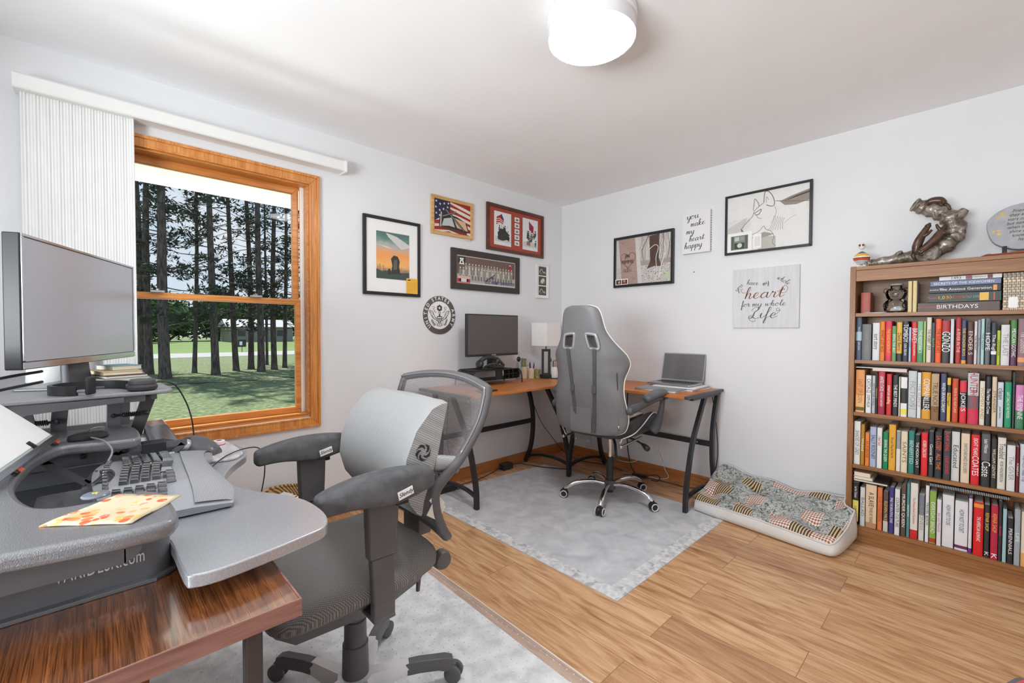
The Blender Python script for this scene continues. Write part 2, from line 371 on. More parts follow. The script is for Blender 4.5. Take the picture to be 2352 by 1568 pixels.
# ---- added_rear_window behind the camera: unseen, added to let fill light in
w2 = bpy.data.objects.new('added_rear_window', None); COL.objects.link(w2); w2['kind'] = 'structure'; w2.location = (2.2, RY0, .88); w2.matrix_basis = Matrix.Translation((2.2, RY0, .88))
b = B()
for x0, x1, z0, z1 in ((1.24, 3.16, .82, .88), (1.24, 3.16, 2.12, 2.18), (1.24, 1.30, .88, 2.12), (3.10, 3.16, .88, 2.12)): b.box(x0, x1, RY0, RY0 + .018, z0, z1)
obj('casing', b, PINE[0], w2, W=True, smooth=0, bev=.002)
b = B()
for x0, x1, z0, z1 in ((1.3, 3.1, .88, .92), (1.3, 3.1, 2.08, 2.12), (1.3, 1.34, .92, 2.08), (3.06, 3.1, .92, 2.08), (2.18, 2.22, .92, 2.08)): b.box(x0, x1, RY0 - .09, RY0 - .06, z0, z1)
obj('sash', b, PINE[0], w2, W=True, smooth=0)
b = B(); b.box(1.34, 3.06, RY0 - .077, RY0 - .073, .92, 2.08); obj('glass_pane', b, GLASS, w2, W=True, smooth=0)

# ---- roof eave outside the window
b = B(); b.box(-.62, -.14, -7, 2.5, 2.10, 2.13); b.box(-.66, -.62, -7, 2.5, 2.10, 2.30)
for k in range(30): b.prism([(-3.9 + k * .115, 0), (-3.9 + k * .115 + .04, 0), (-3.9 + k * .115 + .02, .03)], 2.0995, 2.1, 'z') if False else None
o = struct('roof_eave', b, WHITE, smooth=0)

# ---- vertical cellular shade and its headrail
hr = thing('vertical_shade', 'white pleated vertical shade stacked at one end of its long headrail above the window', 'window shade', (.02, -2.92, 2.24))
b = B(); b.prism([(.0, 2.208), (.088, 2.205), (.094, 2.212), (.094, 2.262), (.086, 2.272), (.0, 2.272)], -3.622, -2.222, 'y') if False else b.loft([[(x, y, z) for x, z in [(.0, 2.208), (.088, 2.205), (.094, 2.212), (.094, 2.262), (.086, 2.272), (.0, 2.272)]] for y in (-3.622, -2.222)])
obj('headrail', b, WHITE, hr, W=True, bev=.002, smooth=0)
b = B()
b.loft([[(x, y, z) for x, z in [(.0, 2.203), (.096, 2.200), (.099, 2.21), (.099, 2.266), (.088, 2.276), (.0, 2.276)]] for y in (-2.228, -2.216)])
obj('end_cap', b, WHITE, hr, W=True, bev=.001, smooth=0)
b = B()
for y in (-3.53, -2.93, -2.28): b.box(.0, .05, y - .012, y + .012, 2.272, 2.277)
obj('bracket', b, STEEL, hr, W=True, smooth=0)
SHADE = mat('white_pleated_fabric', (232, 232, 231), .85, var=.015)
n = 72; P = []
for k in range(n + 1): P.append((.052 + (.0014 if k % 2 else -.0014) + (.0012 * math.sin(k * .9)), -3.604 + .360 * k / n))
Q = [(x - .03, y) for x, y in P[::-1]]
b = B(); b.prism(P + Q, .7515, 2.206); obj('pleated_fabric', b, SHADE, hr, W=True, smooth=0)
b = B(); b.box(.014, .066, -3.246, -3.238, .7515, 2.206); obj('end_rail', b, WHITE, hr, W=True, bev=.002)

# ================================================================ outdoors
def f_lawn(t, N, Lk, b):
    v = vec_(N, Lk); a = noise_(N, Lk, v, .5, 6); f = noise_(N, Lk, v, 9, 8); g = noise_(N, Lk, v, 60, 3)
    c = ramp_(N, Lk, f, [(.30, (50, 66, 32)), (.5, (84, 100, 58)), (.68, (122, 132, 92))])
    c = mix_(N, Lk, ramp_(N, Lk, a, [(.45, (0, 0, 0)), (.62, (120, 120, 120))]), c, L3((118, 118, 82)))
    c = mix_(N, Lk, ramp_(N, Lk, g, [(.55, (0, 0, 0)), (.75, (150, 150, 150))]), c, L3((146, 150, 120)))
    Lk.new(c, b.inputs['Base Color']); bump_(N, Lk, b, f, .6, .03)
GZ = -.55
M_LAWN = tex_mat('lawn_grass', f_lawn, .9)
b = B(); b._new([(-160, -130, GZ), (-.14, -130, GZ), (-.14, 130, GZ), (-160, 130, GZ)], [(0, 1, 2, 3)]); struct('lawn_ground', b, M_LAWN, smooth=0)
b = B(); b._new([(-.1, -130, GZ), (30, -130, GZ), (30, RY0 - .3, GZ), (-.1, RY0 - .3, GZ)], [(0, 1, 2, 3)]); struct('lawn_ground_behind', b, M_LAWN, smooth=0)
ROADM = mat('pale_road_gravel', (150, 148, 146), .9, var=.04)
FIELD = mat('far_field_grass', (98, 122, 62), .95, var=.08, scale=.2)
MULCH = mat('brown_mulch_litter', (84, 74, 68), .95, var=.25, scale=6, bump=.8, bscale=25)
# ---- outdoors: road, mulch bed, far field, pines, far trees, far house, sign
b = B()
b._new([(-33.6, -60, GZ + .01), (-30.0, 60, GZ + .01), (-35.6, 60, GZ + .01), (-41.0, -60, GZ + .01)], [(0, 1, 2, 3)]); struct('road', b, ROADM, smooth=0)
b = B(); b._new([(-41.0, -60, GZ + .006), (-35.6, 60, GZ + .006), (-92, 90, GZ + .006), (-92, -90, GZ + .006)], [(0, 1, 2, 3)]); struct('field_ground', b, FIELD, smooth=0)
random.seed(5)
b = B(); pts = []
for k in range(40): pts.append((-15.6 + random.uniform(-.3, .3) + .04 * k, -6 + k * .3))
for k in range(40): pts.append((-14.6 + random.uniform(-.2, .2), 6 - k * .3))
b._new([(x, y, GZ + .012) for x, y in pts], [tuple(range(80))]); struct('mulch_ground', b, MULCH, smooth=0)
BARK = mat('pine_bark', (104, 94, 90), .95, var=.3, scale=6, stretch=(3, 3, .6), bump=.9, bscale=18)
NEED = mat('pine_needles', (62, 74, 58), .8, var=.25, scale=2)
LEAF = mat('far_leaves', (78, 112, 50), .85, var=.3, scale=.8)
def clumps(b, pts, size, per, quad=True):
    vs = []; F = []
    for p in pts:
        for _ in range(per):
            c = Vector(p) + Vector((random.gauss(0, .5), random.gauss(0, .5), random.gauss(0, .34))) * size
            u = Vector((random.uniform(-1, 1), random.uniform(-1, 1), random.uniform(-.8, .8))).normalized() * size * random.uniform(.25, .55)
            v = u.orthogonal().normalized() * size * random.uniform(.05, .16); v.rotate(Matrix.Rotation(random.uniform(0, 6.3), 3, u))
            i = len(vs); vs += [c - u, c + v, c + u, c - v]; F.append((i, i + 1, i + 2, i + 3))
    b._new(vs, F)
PINES = [(-20.38, -1.98, .150, -.039, -.008), (-19.79, -1.86, .147, -.022, .010), (-17.31, -1.51, .174, -.042, -.011), (-19.23, -.40, .081, -.013, .020), (-17.85, .06, .138, -.038, -.006),
         (-19.22, 1.11, .114, -.061, -.030), (-19.80, 1.80, .119, -.040, -.008), (-18.13, 1.73, .139, -.025, .007), (-18.88, 2.49, .118, -.024, .009), (-19.57, 3.15, .093, -.019, .014),
         (-21.89, 2.94, .066, -.024, .008), (-22.48, -2.6, .152, -.019, .014), (-18.60, 3.75, .121, -.019, .014)]
PL = ['tall pine seen just beside the pleated shade, trunk leaning away', 'tall pine trunk with pale streaks, second from the pleated shade', 'thickest pine trunk of the row, nearest the house', 'slim straight pine in the gap after the thickest trunk',
      'stout forked-looking pine in the middle of the window view', 'leaning pine whose trunk curves at its foot beside the small dark sign', 'slender leaning pine just past the small dark sign', 'stout pine standing close against its leaning neighbour',
      'straight pine, third from the window jamb', 'thin pine, seen next to the window jamb', 'very thin pine behind the row near the window jamb', 'pine mostly hidden behind the pleated shade', 'last pine of the row, at the window jamb']
for i, (x, y, r, lx, ly) in enumerate(PINES):
    random.seed(40 + i); Ht = random.uniform(15.5, 17.5)
    t = thing('pine_tree', PL[i], 'tree', (x, y, GZ), 0, 'row of tall pines on the lawn')
    ax = lambda z: Vector((lx * z + .05 * math.sin(z * .7 + i), ly * z + .04 * math.sin(z * .5 + 2 * i), z))
    zs = [0, .25, .8, 2, 3.5, 5, 7, 9, 12, Ht]
    b = B(); b.tube([ax(z) - Vector((0, 0, .1 if z == 0 else 0)) for z in zs], [r * q for q in (1.35, 1.1, 1.0, .95, .88, .8, .68, .5, .3, .05)], 9); obj('trunk', b, BARK, t)
    br = B(); fp = []
    for k in range(52):
        z = 1.9 + (Ht - 2.4) * (k / 52) ** 1.0 + random.uniform(-.2, .2); a = random.uniform(0, 2 * PI); L = (random.uniform(.7, 2.0) if z < 8 else random.uniform(.6, 1.7))
        p0 = ax(z); d = Vector((math.cos(a), math.sin(a), random.uniform(-.25, .45)))
        pts = [p0, p0 + d * L * .5 + Vector((0, 0, random.uniform(-.1, .1))), p0 + d * L + Vector((0, 0, random.uniform(-.2, .3)))]
        br.tube(cat(pts, 3), [.022, .02, .018, .014, .011, .009, .005], 4)
        q = cat(pts, 4)
        for j in range(random.randint(0, 3) if z > 2.6 else random.randint(0, 2)): fp.append(random.choice(q[2:]) + Vector((random.uniform(-.35, .35), random.uniform(-.35, .35), random.uniform(-.15, .3))))
    obj('branches', br, BARK, t, smooth=60)
    b = B(); clumps(b, fp, .27, 34); o = obj('foliage', b, NEED, t, smooth=0); o['kind'] = 'stuff'
FT = [(-62, -34, 5.5), (-66, -25, 6.5), (-70, -16, 6), (-72, -8, 7), (-75, -1, 7.5), (-84, 5, 6.5), (-86, 12, 8), (-88, 19, 7), (-86, 26, 8), (-80, 31, 6.5), (-74, 37, 7), (-88, 36, 8)]
for i, (x, y, h) in enumerate(FT):
    random.seed(90 + i)
    t = thing('broadleaf_tree', 'far green broadleaf tree in the belt beyond the road', 'tree', (x, y, GZ), 0, 'belt of green trees beyond the road')
    b = B(); b.tube([(0, 0, -.1), (0, .1, h * .4), (.1, 0, h * .8)], [.3, .22, .08], 7); obj('trunk', b, BARK, t)
    b = B(); P = []
    for k in range(100):
        a = random.uniform(0, 6.3); c = random.uniform(-1, 1); s_ = math.sqrt(1 - c * c); q = random.uniform(.6, 1)
        P.append((s_ * math.cos(a) * 3.9 * q, s_ * math.sin(a) * 4.6 * q, h * .55 + c * h * .5 * q))
    clumps(b, P, 1.7, 14); b.ball((0, 0, h * .55), (3.0, 3.7, h * .42), 10); o = obj('foliage', b, LEAF, t, smooth=0); o['kind'] = 'stuff'
hs = thing('far_house', 'low pale house beyond the road among the trees', 'house', (-76, 15.5, GZ))
b = B(); b.box(-3, 3, -4.4, 4.4, 0, 2.3); obj('wall', b, mat('far_siding', (140, 138, 136), .8), hs, smooth=0)
b = B(); b.loft([[(-3.4, y, 2.3), (3.4, y, 2.3), (0, y, 3.5)] for y in (-4.8, 4.8)]); obj('roof', b, mat('pale_metal_roof', (160, 160, 164), .6), hs, smooth=0)
for y in (-2.8, .2, 2.6):
    b = B(); b.box(3.0, 3.06, y - .5, y + .5, .9, 1.8); obj('window', b, mat('far_window_dark', (60, 64, 70), .2), hs, smooth=0)
sg = thing('yard_sign', 'small dark square sign in the field beyond the road', 'sign', (-38.5, 5.4, GZ))
b = B(); b.box(-.02, .02, -.02, .02, 0, .5); obj('post', b, BLACK, sg, smooth=0)
b = B(); b.box(-.02, .03, -.3, .3, .4, 1.0); obj('panel', b, BLACK, sg, smooth=0)
b = B(); b.box(.03, .04, -.18, .02, .55, .85); obj('print_mark', b, WHITE, sg, smooth=0)

# ================================================================ ceiling light
cl = thing('ceiling_light', 'round white flush ceiling lamp, switched on', 'ceiling lamp', (1.785, -1.955, 2.44))
GLOW = mat('acrylic_side', (226, 226, 228), .3)
EMIT = mat('lit_diffuser', (255, 255, 255), .4, emis=((250, 251, 255), LAMP_STRENGTH))
b = B(); b.lathe([(.150, 0), (.172, -.004), (.174, -.034), (.166, -.038)], 64); obj('base_ring', b, WHITE, cl)
b = B(); b.lathe([(.166, -.03), (.171, -.085), (.170, -.094), (.162, -.096)], 64); obj('acrylic_rim', b, GLOW, cl)
b = B(); b.lathe([(.161, -.092), (.160, -.099), (.10, -.0995), (.02, -.100)], 64); obj('diffuser', b, EMIT, cl)

# ================================================================ wall pictures
def hang(name, label, cat_, wall, u, z, W_, H_, fr, fm, depth=.02, backm=None, group='pictures on the walls'):
    """frame width fr, local X along the wall, -Y out of it"""
    loc = (0, u, z) if wall == 'L' else (u, 0, z)
    t = thing(name, label, cat_, loc, PI / 2 if wall == 'L' else 0, group)
    if fr:
        b = B(); O = [(0, 0), (W_, 0), (W_, H_), (0, H_)]; I = [(fr, fr), (W_ - fr, fr), (W_ - fr, H_ - fr), (fr, H_ - fr)]
        for k in range(4):
            j = (k + 1) % 4; q = [O[k], O[j], I[j], I[k]]
            b._new([(x, -.001, y) for x, y in q] + [(x, -depth, y) for x, y in q], [(0, 1, 2, 3), (4, 5, 6, 7), (0, 1, 5, 4), (1, 2, 6, 5), (2, 3, 7, 6), (3, 0, 4, 7)])
        obj('frame', b, fm, t, smooth=0, bev=.0025)
    b = B(); e = fr * .6
    b.box(e, W_ - e, -depth * .55, -.001, e, H_ - e); obj('backing', b, backm or PAPER, t, smooth=0)
    return t
def sheet(t, x0, z0, W_, H_, y, fn, name='print'):
    a = Art(W_, H_); fn(a); return a.build(name, t, y, x0, z0)
BLKF = mat('black_picture_frame', (40, 38, 38), .35, var=.03)
BRNF = wood('brown_picture_frame', (70, 36, 20), (104, 58, 34), 0, .35, .3)
LITF = wood('light_maple_frame', (206, 160, 100), (228, 188, 130), 0, .45)

# 1 tall black frame, white mat, sunset painting and a yellow card (a plain sunset field stands in for the printed artwork)
t = hang('framed_painting', 'tall black framed sunset painting in a wide white mat with a small yellow card', 'picture', 'L', -2.076, 1.448, .44, .539, .022, BLKF)
def f_sunset(t_, N, Lk, b):
    c = N.new('ShaderNodeTexCoord'); s = N.new('ShaderNodeSeparateXYZ'); Lk.new(c.outputs['Object'], s.inputs[0])
    v = vec_(N, Lk, (8, 8, 22)); n = noise_(N, Lk, v, 1.2, 5, .6); m = N.new('ShaderNodeMath'); m.operation = 'MULTIPLY_ADD'
    Lk.new(n, m.inputs[0]); m.inputs[1].default_value = .10; Lk.new(s.outputs['Z'], m.inputs[2])
    r = ramp_(N, Lk, m.outputs[0], [(.045, (58, 84, 78)), (.08, (96, 92, 80)), (.115, (196, 150, 110)), (.15, (240, 184, 110)), (.21, (240, 160, 92)), (.255, (214, 170, 140)), (.285, (170, 176, 172)), (.33, (96, 132, 124)), (.38, (84, 112, 108))])
    Lk.new(r, b.inputs['Base Color'])
SUNM = tex_mat('sunset_painting', f_sunset, .5)
def art1(a):
    a.rect(SUNM, 0, 1, 0, 1)
    cl1 = C(206, 208, 204); a.poly(cl1, [(.28, .98), (.6, .93), (1, .78), (1, .72), (.75, .66), (.55, .78), (.35, .9)]); a.poly(cl1, [(.02, .72), (.3, .70), (.5, .66), (.3, .66)])
    g = C(70, 84, 78)
    a.poly(g, [(0, .0), (1, 0), (1, .17), (.7, .15), (.4, .19), (.15, .16), (0, .2)])
    d = C(62, 60, 58); e = C(104, 96, 84)      # plain tree stump and boulder in the middle distance
    a.poly(d, [(.44, .12), (.47, .3), (.43, .44), (.52, .52), (.64, .5), (.7, .4), (.68, .28), (.72, .12)]); a.poly(e, [(.5, .2), (.52, .42), (.62, .44), (.62, .22)])
    a.poly(d, [(.33, .09), (.35, .22), (.41, .22), (.43, .09)])
    for x, h in ((.04, .1), (.1, .14), (.2, .12), (.25, .06)): a.rect(d, x, x + .012, .17, .17 + h)
sheet(t, .095, .115, .255, .325, -.0125, art1, 'painting')
def card(a):
    a.rect(C(240, 184, 66), 0, 1, 0, 1)
    for k in range(12): a.rect(C(196, 146, 50), .08, .88, .13 + k * .055, .14 + k * .055)
    a.rect(INK, .1, .36, .85, .92)
sheet(t, .325, .022, .095, .11, -.0145, card, 'card')
# 2 flag picture
t = hang('framed_picture', 'maple framed picture of a flag with an open book and a wooden cross', 'picture', 'L', -1.54, 1.94, .40, .292, .026, LITF)
def art2(a):
    R, Wc, N_, K, G = C(158, 44, 36), C(226, 214, 204), C(42, 44, 74), C(52, 46, 44), C(150, 146, 138)
    a.rect(R, 0, 1, 0, 1)
    for k, (y0, dy) in enumerate(((.95, .1), (.78, .11), (.6, .1), (.42, .1), (.22, .09), (.04, .08))):
        a.poly(Wc, [(0, y0 - .1), (.4, y0), (.7, y0 - .12), (1, y0 - .22), (1, y0 - .22 + dy), (.7, y0 - .12 + dy), (.4, y0 + dy * .5), (0, y0 - .1 + dy)][: 8])
    a.poly(N_, [(0, 1), (.43, 1), (.43, .72), (.3, .5), (.15, .42), (0, .3)])
    for x, y in ((.06, .93), (.16, .86), (.27, .9), (.36, .8), (.05, .74), (.15, .66), (.25, .72), (.06, .55), (.15, .5), (.38, .93)): a.star(Wc, x, y, .032)
    a.poly(K, [(.13, .14), (.14, .4), (.3, .62), (.62, .55), (.88, .42), (.97, .1), (.6, .06), (.3, .1)])
    a.poly(C(214, 178, 142), [(.5, .52), (.85, .43), (.93, .14), (.62, .2)]); a.poly(C(186, 196, 194), [(.2, .18), (.26, .42), (.47, .5), (.56, .2), (.4, .22)])
    a.poly(C(96, 62, 40), [(.14, .1), (.9, .03), (.9, .09), (.5, .14), (.15, .16)])
    a.line(K, [(.3, .74), (.84, .12)], .018); a.line(G, [(.31, .72), (.82, .14)], .007); a.line(K, [(.2, .47), (.6, .7)], .017); a.line(G, [(.22, .49), (.6, .705)], .006)
    a.line(C(190, 176, 162), [(.17, .15), (.19, .62)], .012)
sheet(t, .026, .026, .348, .24, -.0125, art2)
# 3 red mat with two prints and five small cards
t = hang('framed_prints', 'brown framed red mat holding two war prints with flags and five small stamps', 'picture', 'L', -.992, 1.888, .703, .398, .028, BRNF, backm=C(168, 72, 56))
def fig(a, K, x, y, s, lean=0):
    a.disc(K, x + lean * .3, y + s, s * .22); a.poly(K, [(x - s * .2, y), (x + s * .2, y), (x + s * .25 + lean * .3, y + s * .75), (x - s * .25 + lean * .3, y + s * .75)])
def war(flag):
    def f(a):
        W2 = C(226, 230, 232); a.rect(W2, 0, 1, 0, 1); a.rect(C(206, 206, 198), .05, .95, .1, .26)
        for k, c in enumerate((C(92, 84, 80), C(70, 74, 92), C(124, 104, 88), C(60, 56, 56))):
            for j in range(4):
                random.seed(k * 7 + j + flag * 31); fig(a, c, random.uniform(.22, .85), random.uniform(.14, .46), random.uniform(.13, .2), .1)
        a.poly(C(60, 56, 56), [(.25, .16), (.2, .36), (.35, .5), (.6, .5), (.8, .4), (.8, .2), (.5, .14)]) if flag else a.poly(C(150, 122, 100), [(.25, .16), (.3, .3), (.5, .26), (.5, .14)])
        for k in range(5): random.seed(k + 50 * flag); x = random.uniform(.25, .7); a.line(C(60, 52, 48), [(x, .35), (x + random.uniform(-.2, .35), .62)], .0016)
        a.line(C(70, 60, 50), [(.4, .2), (.44, .95)], .0022)
        if flag:
            a.poly(C(176, 50, 46), [(.14, .83), (.42, .93), (.56, .78), (.5, .62), (.3, .66), (.12, .6)])
            for k in range(3): a.line(C(236, 228, 222), [(.14, .77 - .06 * k), (.32, .8 - .06 * k), (.5, .74 - .06 * k)], .006)
            a.poly(C(54, 60, 96), [(.36, .9), (.42, .95), (.56, .8), (.5, .74)])
        else:
            a.poly(C(176, 50, 52), [(.4, .92), (.72, .78), (.7, .56), (.42, .66)]); a.line(C(54, 60, 96), [(.42, .9), (.69, .58)], .007); a.line(C(54, 60, 96), [(.44, .68), (.7, .76)], .007)
    return f
sheet(t, .082, .055, .20, .285, -.0125, war(1)); sheet(t, .425, .055, .20, .285, -.0125, war(0))
for k in range(5):
    def stamp(a, k=k):
        a.rect(PAPER, 0, 1, 0, 1); a.rect(C(188, 190, 188), .16, .84, .18, .82)
        a.poly(C(96, 98, 100), [(.25, .3), (.75, .3), (.7, .55), (.5, .7 - .06 * k), (.3, .5)])
    sheet(t, .325, .285 - k * .052, .058, .04 if k < 4 else .04, -.0125, stamp, 'stamp')
# 4 army group photograph
t = hang('framed_group_photo', 'wide dark framed group photograph of soldiers in two rows', 'picture', 'L', -1.356, 1.533, .746, .323, .05, mat('dark_brown_wide_frame', (62, 54, 50), .4), depth=.022)
def army(a):
    a.rect(C(214, 212, 208), 0, 1, 0, 1); a.rect(C(118, 98, 88), .01, .99, .3, .97)
    for k in range(26): a.rect(C(98, 78, 68), .012 + k * .0377, .018 + k * .0377, .3, .97)
    a.rect(C(182, 176, 168), .01, .99, .06, .34)
    for k in range(16):
        x = .15 + k * .052; y = .56 if k < 11 else .52; c = C(176, 172, 162) if k % 2 else C(160, 156, 146)
        a.poly(c, [(x - .017, .3), (x + .017, .3), (x + .02, y + .1), (x - .02, y + .1)]); a.disc(C(214, 198, 184), x, y + .15, .0105)
    for k in range(19):
        x = .06 + k * .048; c = C(196, 194, 184) if k % 2 else C(150, 146, 138); a.poly(c, [(x - .016, .16), (x + .016, .16), (x + .019, .5), (x - .019, .5)])
        a.poly(C(126, 122, 114), [(x - .014, .14), (x + .014, .14), (x + .012, .3), (x - .012, .3)]); a.disc(C(220, 204, 190), x, .555, .0105)
    a.line(C(70, 66, 66), [(.47, .16), (.62, .42)], .008); a.disc(C(86, 92, 108), .585, .3, .022)
    a.poly(C(48, 52, 48), [(.03, .7), (.13, .7), (.14, .94), (.03, .94)]); a.poly(PAPER, [(.04, .68), (.12, .68), (.1, .84), (.06, .84)]); a.poly(C(48, 52, 48), [(.06, .72), (.1, .72), (.08, .82)]); a.rect(PAPER, .05, .11, .85, .9)
    a.disc(C(178, 36, 44), .90, .75, .026); a.disc(C(220, 216, 208), .90, .83, .02); a.disc(C(178, 36, 44), .90, .79, .02)
    a.rect(C(220, 180, 168), .015, .21, .17, .27)
    for k, c in enumerate((C(196, 40, 44), C(30, 30, 32), C(220, 218, 214), C(220, 218, 214), C(220, 218, 214), C(30, 30, 32), C(196, 40, 44))): a.rect(c, .015 + k * .028, .015 + (k + 1) * .028, .06, .17)
    a.rect(C(214, 120, 110), .015, .21, .01, .055)
sheet(t, .05, .05, .646, .223, -.0125, army, 'photograph')
text('U.S. ARMY INFANTRY', .036, C(92, 96, 150), t, (.515, -.0165, .076), sx=1.0, name='caption_lettering', off=.0006)
text('IN VIETNAM', .012, PAPER, t, (.125, -.0165, .057), sx=1.0, name='caption_lettering') if False else None
# 5 narrow white frame, three ultrasound-like pictures
t = hang('photo_strip', 'narrow white frame with three small grey scan photographs, one above another', 'picture', 'L', -.382, 1.514, .172, .321, .008, mat('white_frame', (232, 232, 230), .5), depth=.016)
for k in range(3):
    def scan(a, k=k):
        a.rect(C(88, 84, 76), 0, 1, 0, 1); g = C(214, 214, 208)
        a.line(g, [(.1, .3), (.35, .7), (.6, .4), (.95, .3)], .006, smooth=4) if k != 1 else a.poly(g, [(.2, .25), (.3, .6), (.6, .85), (.85, .6), (.7, .5), (.55, .2)])
        a.line(g, [(.55, .25), (.8, .5), (.75, .2)], .003, smooth=4); a.disc(C(140, 138, 128), .3, .25, .08)
    sheet(t, .034, .215 - k * .093, .105, .084, -.0095, scan, 'photograph')
# 6 round emblem
t = thing('round_wall_emblem', 'round dark metal emblem with a spread eagle and lettering around its rim', 'wall emblem', (0, -1.458, 1.322), PI / 2, 'pictures on the walls')
EMB = mat('dark_bronze_metal', (108, 102, 98), .4, .3, var=.08)
b = B(); n = 72; R1, R2 = .147, .108; vs = []; F = []
for k in range(n):
    a = 2 * PI * k / n; c, s_ = math.cos(a), math.sin(a)
    vs += [(R1 * c, 0, R1 * s_), (R2 * c, 0, R2 * s_), (R1 * c, -.006, R1 * s_), (R2 * c, -.006, R2 * s_)]
    j = (k + 1) % n; A, Bq = 4 * k, 4 * j
    F += [(A, Bq, Bq + 1, A + 1), (A + 2, A + 3, Bq + 3, Bq + 2), (A, A + 2, Bq + 2, Bq), (A + 1, Bq + 1, Bq + 3, A + 3)]
b._new(vs, F); obj('ring', b, EMB, t)
b = B(); b.lathe([(.1075, 0), (.1075, .002)], 48, rot=RX(PI / 2)); obj('disc', b, PAPER, t)
def seal(a):
    K = EMB
    def mir(pts, w): a.line(K, pts, w, smooth=5); a.line(K, [(1 - x, y) for x, y in pts], w, smooth=5)
    mir([(.04, .68), (.12, .5), (.22, .38), (.40, .28)], .0045); mir([(.06, .68), (.2, .62), (.26, .48), (.36, .34)], .0042); mir([(.05, .64), (.2, .55), (.3, .42), (.38, .38)], .003)
    mir([(.24, .66), (.3, .62), (.36, .6)], .004); mir([(.16, .52), (.2, .42), (.34, .3)], .003); mir([(.16, .8), (.26, .82), (.28, .76), (.2, .74), (.24, .7), (.3, .68)], .003)
    a.disc(K, .5, .77, .095)
    for q in range(6): a.disc(K, .5 + .075 * math.cos(q * PI / 3 + .5), .77 + .075 * math.sin(q * PI / 3 + .5), .055)
    a.star(PAPER, .5, .775, .07)
    a.poly(K, [(.44, .66), (.5, .58), (.56, .66), (.53, .5), (.57, .44), (.43, .44), (.47, .5)]); a.disc(PAPER, .5, .56, .022)
    a.poly(K, [(.38, .46), (.62, .46), (.62, .28), (.5, .17), (.38, .28)]); a.rect(PAPER, .41, .59, .385, .425)
    for x in (.435, .5, .565): a.rect(PAPER, x - .014, x + .014, .26 if x != .5 else .2, .355)
    a.poly(K, [(.42, .2), (.58, .2), (.64, .1), (.5, .055), (.36, .1)]); a.poly(PAPER, [(.44, .18), (.56, .18), (.6, .105), (.5, .075), (.4, .105)])
    for q in range(5): a.line(K, [(.5, .17), (.42 + .04 * q, .08)], .0015)
    mir([(.14, .34), (.22, .2), (.3, .12)], .005); mir([(.3, .25), (.36, .2), (.28, .12)], .0025)
    for q in range(5): a.line(K, [(.16 + .03 * q, .3 - .045 * q), (.11 + .03 * q, .25 - .045 * q)], .004); a.line(K, [(.16 + .03 * q, .3 - .045 * q), (.21 + .03 * q, .31 - .045 * q)], .004)
    for q in range(3): a.line(K, [(.8 - .03 * q, .1 + .0 * q), (.86 - .02 * q, .34 + .03 * q)], .0025)
a = Art(.20, .20); seal(a); a.build('eagle_relief', t, -.003, -.10, -.10)
def ring_text(s, a0, step):
    for k, ch in enumerate(s):
        if ch == ' ': continue
        a = math.radians(a0 - k * step); text(ch, .036, PAPER, t, (.1275 * math.cos(a), -.0062, .1275 * math.sin(a)), (PI / 2, 0, 0), ext=.0008, name='rim_lettering', off=.0007)
        bpy.context.scene.collection.objects[-1].rotation_mode = 'XYZ'
        o = COL.objects[-1]; o.matrix_basis = Matrix.Translation(o.location) @ Matrix.Rotation(-(a - PI / 2), 4, 'Y') @ Matrix.Rotation(PI / 2, 4, 'X')
ring_text('UNITED', 222, 15.4); ring_text('STATES', 120, 13.6); ring_text('ARMY', 18, 17)
# 7 tree photo
t = hang('framed_photo', 'black framed woodland photograph with a heart carved in a tree trunk', 'picture', 'R', .619, 1.588, .557, .440, .022, BLKF, depth=.028)
def woods(a):
    a.rect(C(206, 202, 198), 0, 1, 0, 1); random.seed(3)
    for k in range(60):
        x = random.uniform(.35, 1); a.line(C(150, 140, 134), [(x, .35), (x + random.uniform(-.06, .06), .7), (x + random.uniform(-.1, .1), 1)], random.uniform(.001, .003))
    a.rect(C(168, 156, 148), .3, 1, .36, .48)
    a.rect(C(196, 192, 188), 0, 1, 0, .38)
    for k in range(170):
        x = random.uniform(.25, 1); y = random.uniform(0, .4); a.disc(C(110, 100, 94) if k < 85 else C(232, 230, 226), x, y, random.uniform(.006, .016), random.uniform(.004, .012), n=5)
    a.poly(C(92, 70, 60), [(.62, .98), (.8, 1), (.79, .5), (.84, .32), (.72, .34), (.58, .3), (.64, .45)])
    for k in range(8): a.line(C(62, 46, 40), [(.65 + .018 * k, 1), (.66 + .015 * k, .4)], .003)
    a.poly(C(208, 206, 204), [(.3, 1), (.42, 1), (.5, 0), (.35, 0)]); a.poly(C(176, 150, 140), [(.04, 1), (.36, 1), (.42, 0), (.12, 0)])
    for k in range(40): x = random.uniform(.08, .36); y = random.uniform(.05, .95); a.line(C(140, 112, 102), [(x - .03, y), (x + .03, y + random.uniform(-.01, .01))], .002)
    hp = [(.5 + .5 * (16 * math.sin(q) ** 3) / 17, .5 + .5 * (13 * math.cos(q) - 5 * math.cos(2 * q) - 2 * math.cos(3 * q) - math.cos(4 * q)) / 17) for q in [2 * PI * k / 30 for k in range(31)]]
    a.line(C(96, 74, 66), [(.08 + .3 * x, .33 + .42 * y) for x, y in hp], .004)
    a.line(C(226, 224, 220), [(.62, .7), (.72, .78), (.78, .72), (.74, .5), (.76, .2), (.72, .04)], .005, smooth=4); a.line(C(226, 224, 220), [(.9, .6), (.82, .3), (.8, .1)], .007)
    a.rect(C(190, 206, 170), .9, 1, .04, .2)
sheet(t, .022, .022, .513, .396, -.016, woods, 'photograph')
for s_, z_, sz in (('JIN', .265, .045), ('MIMMIE', .215, .045), ('12.2.11', .14, .036)): text(s_, sz, C(92, 70, 62), t, (.14, -.0265, z_), sx=.8, name='carved_lettering')
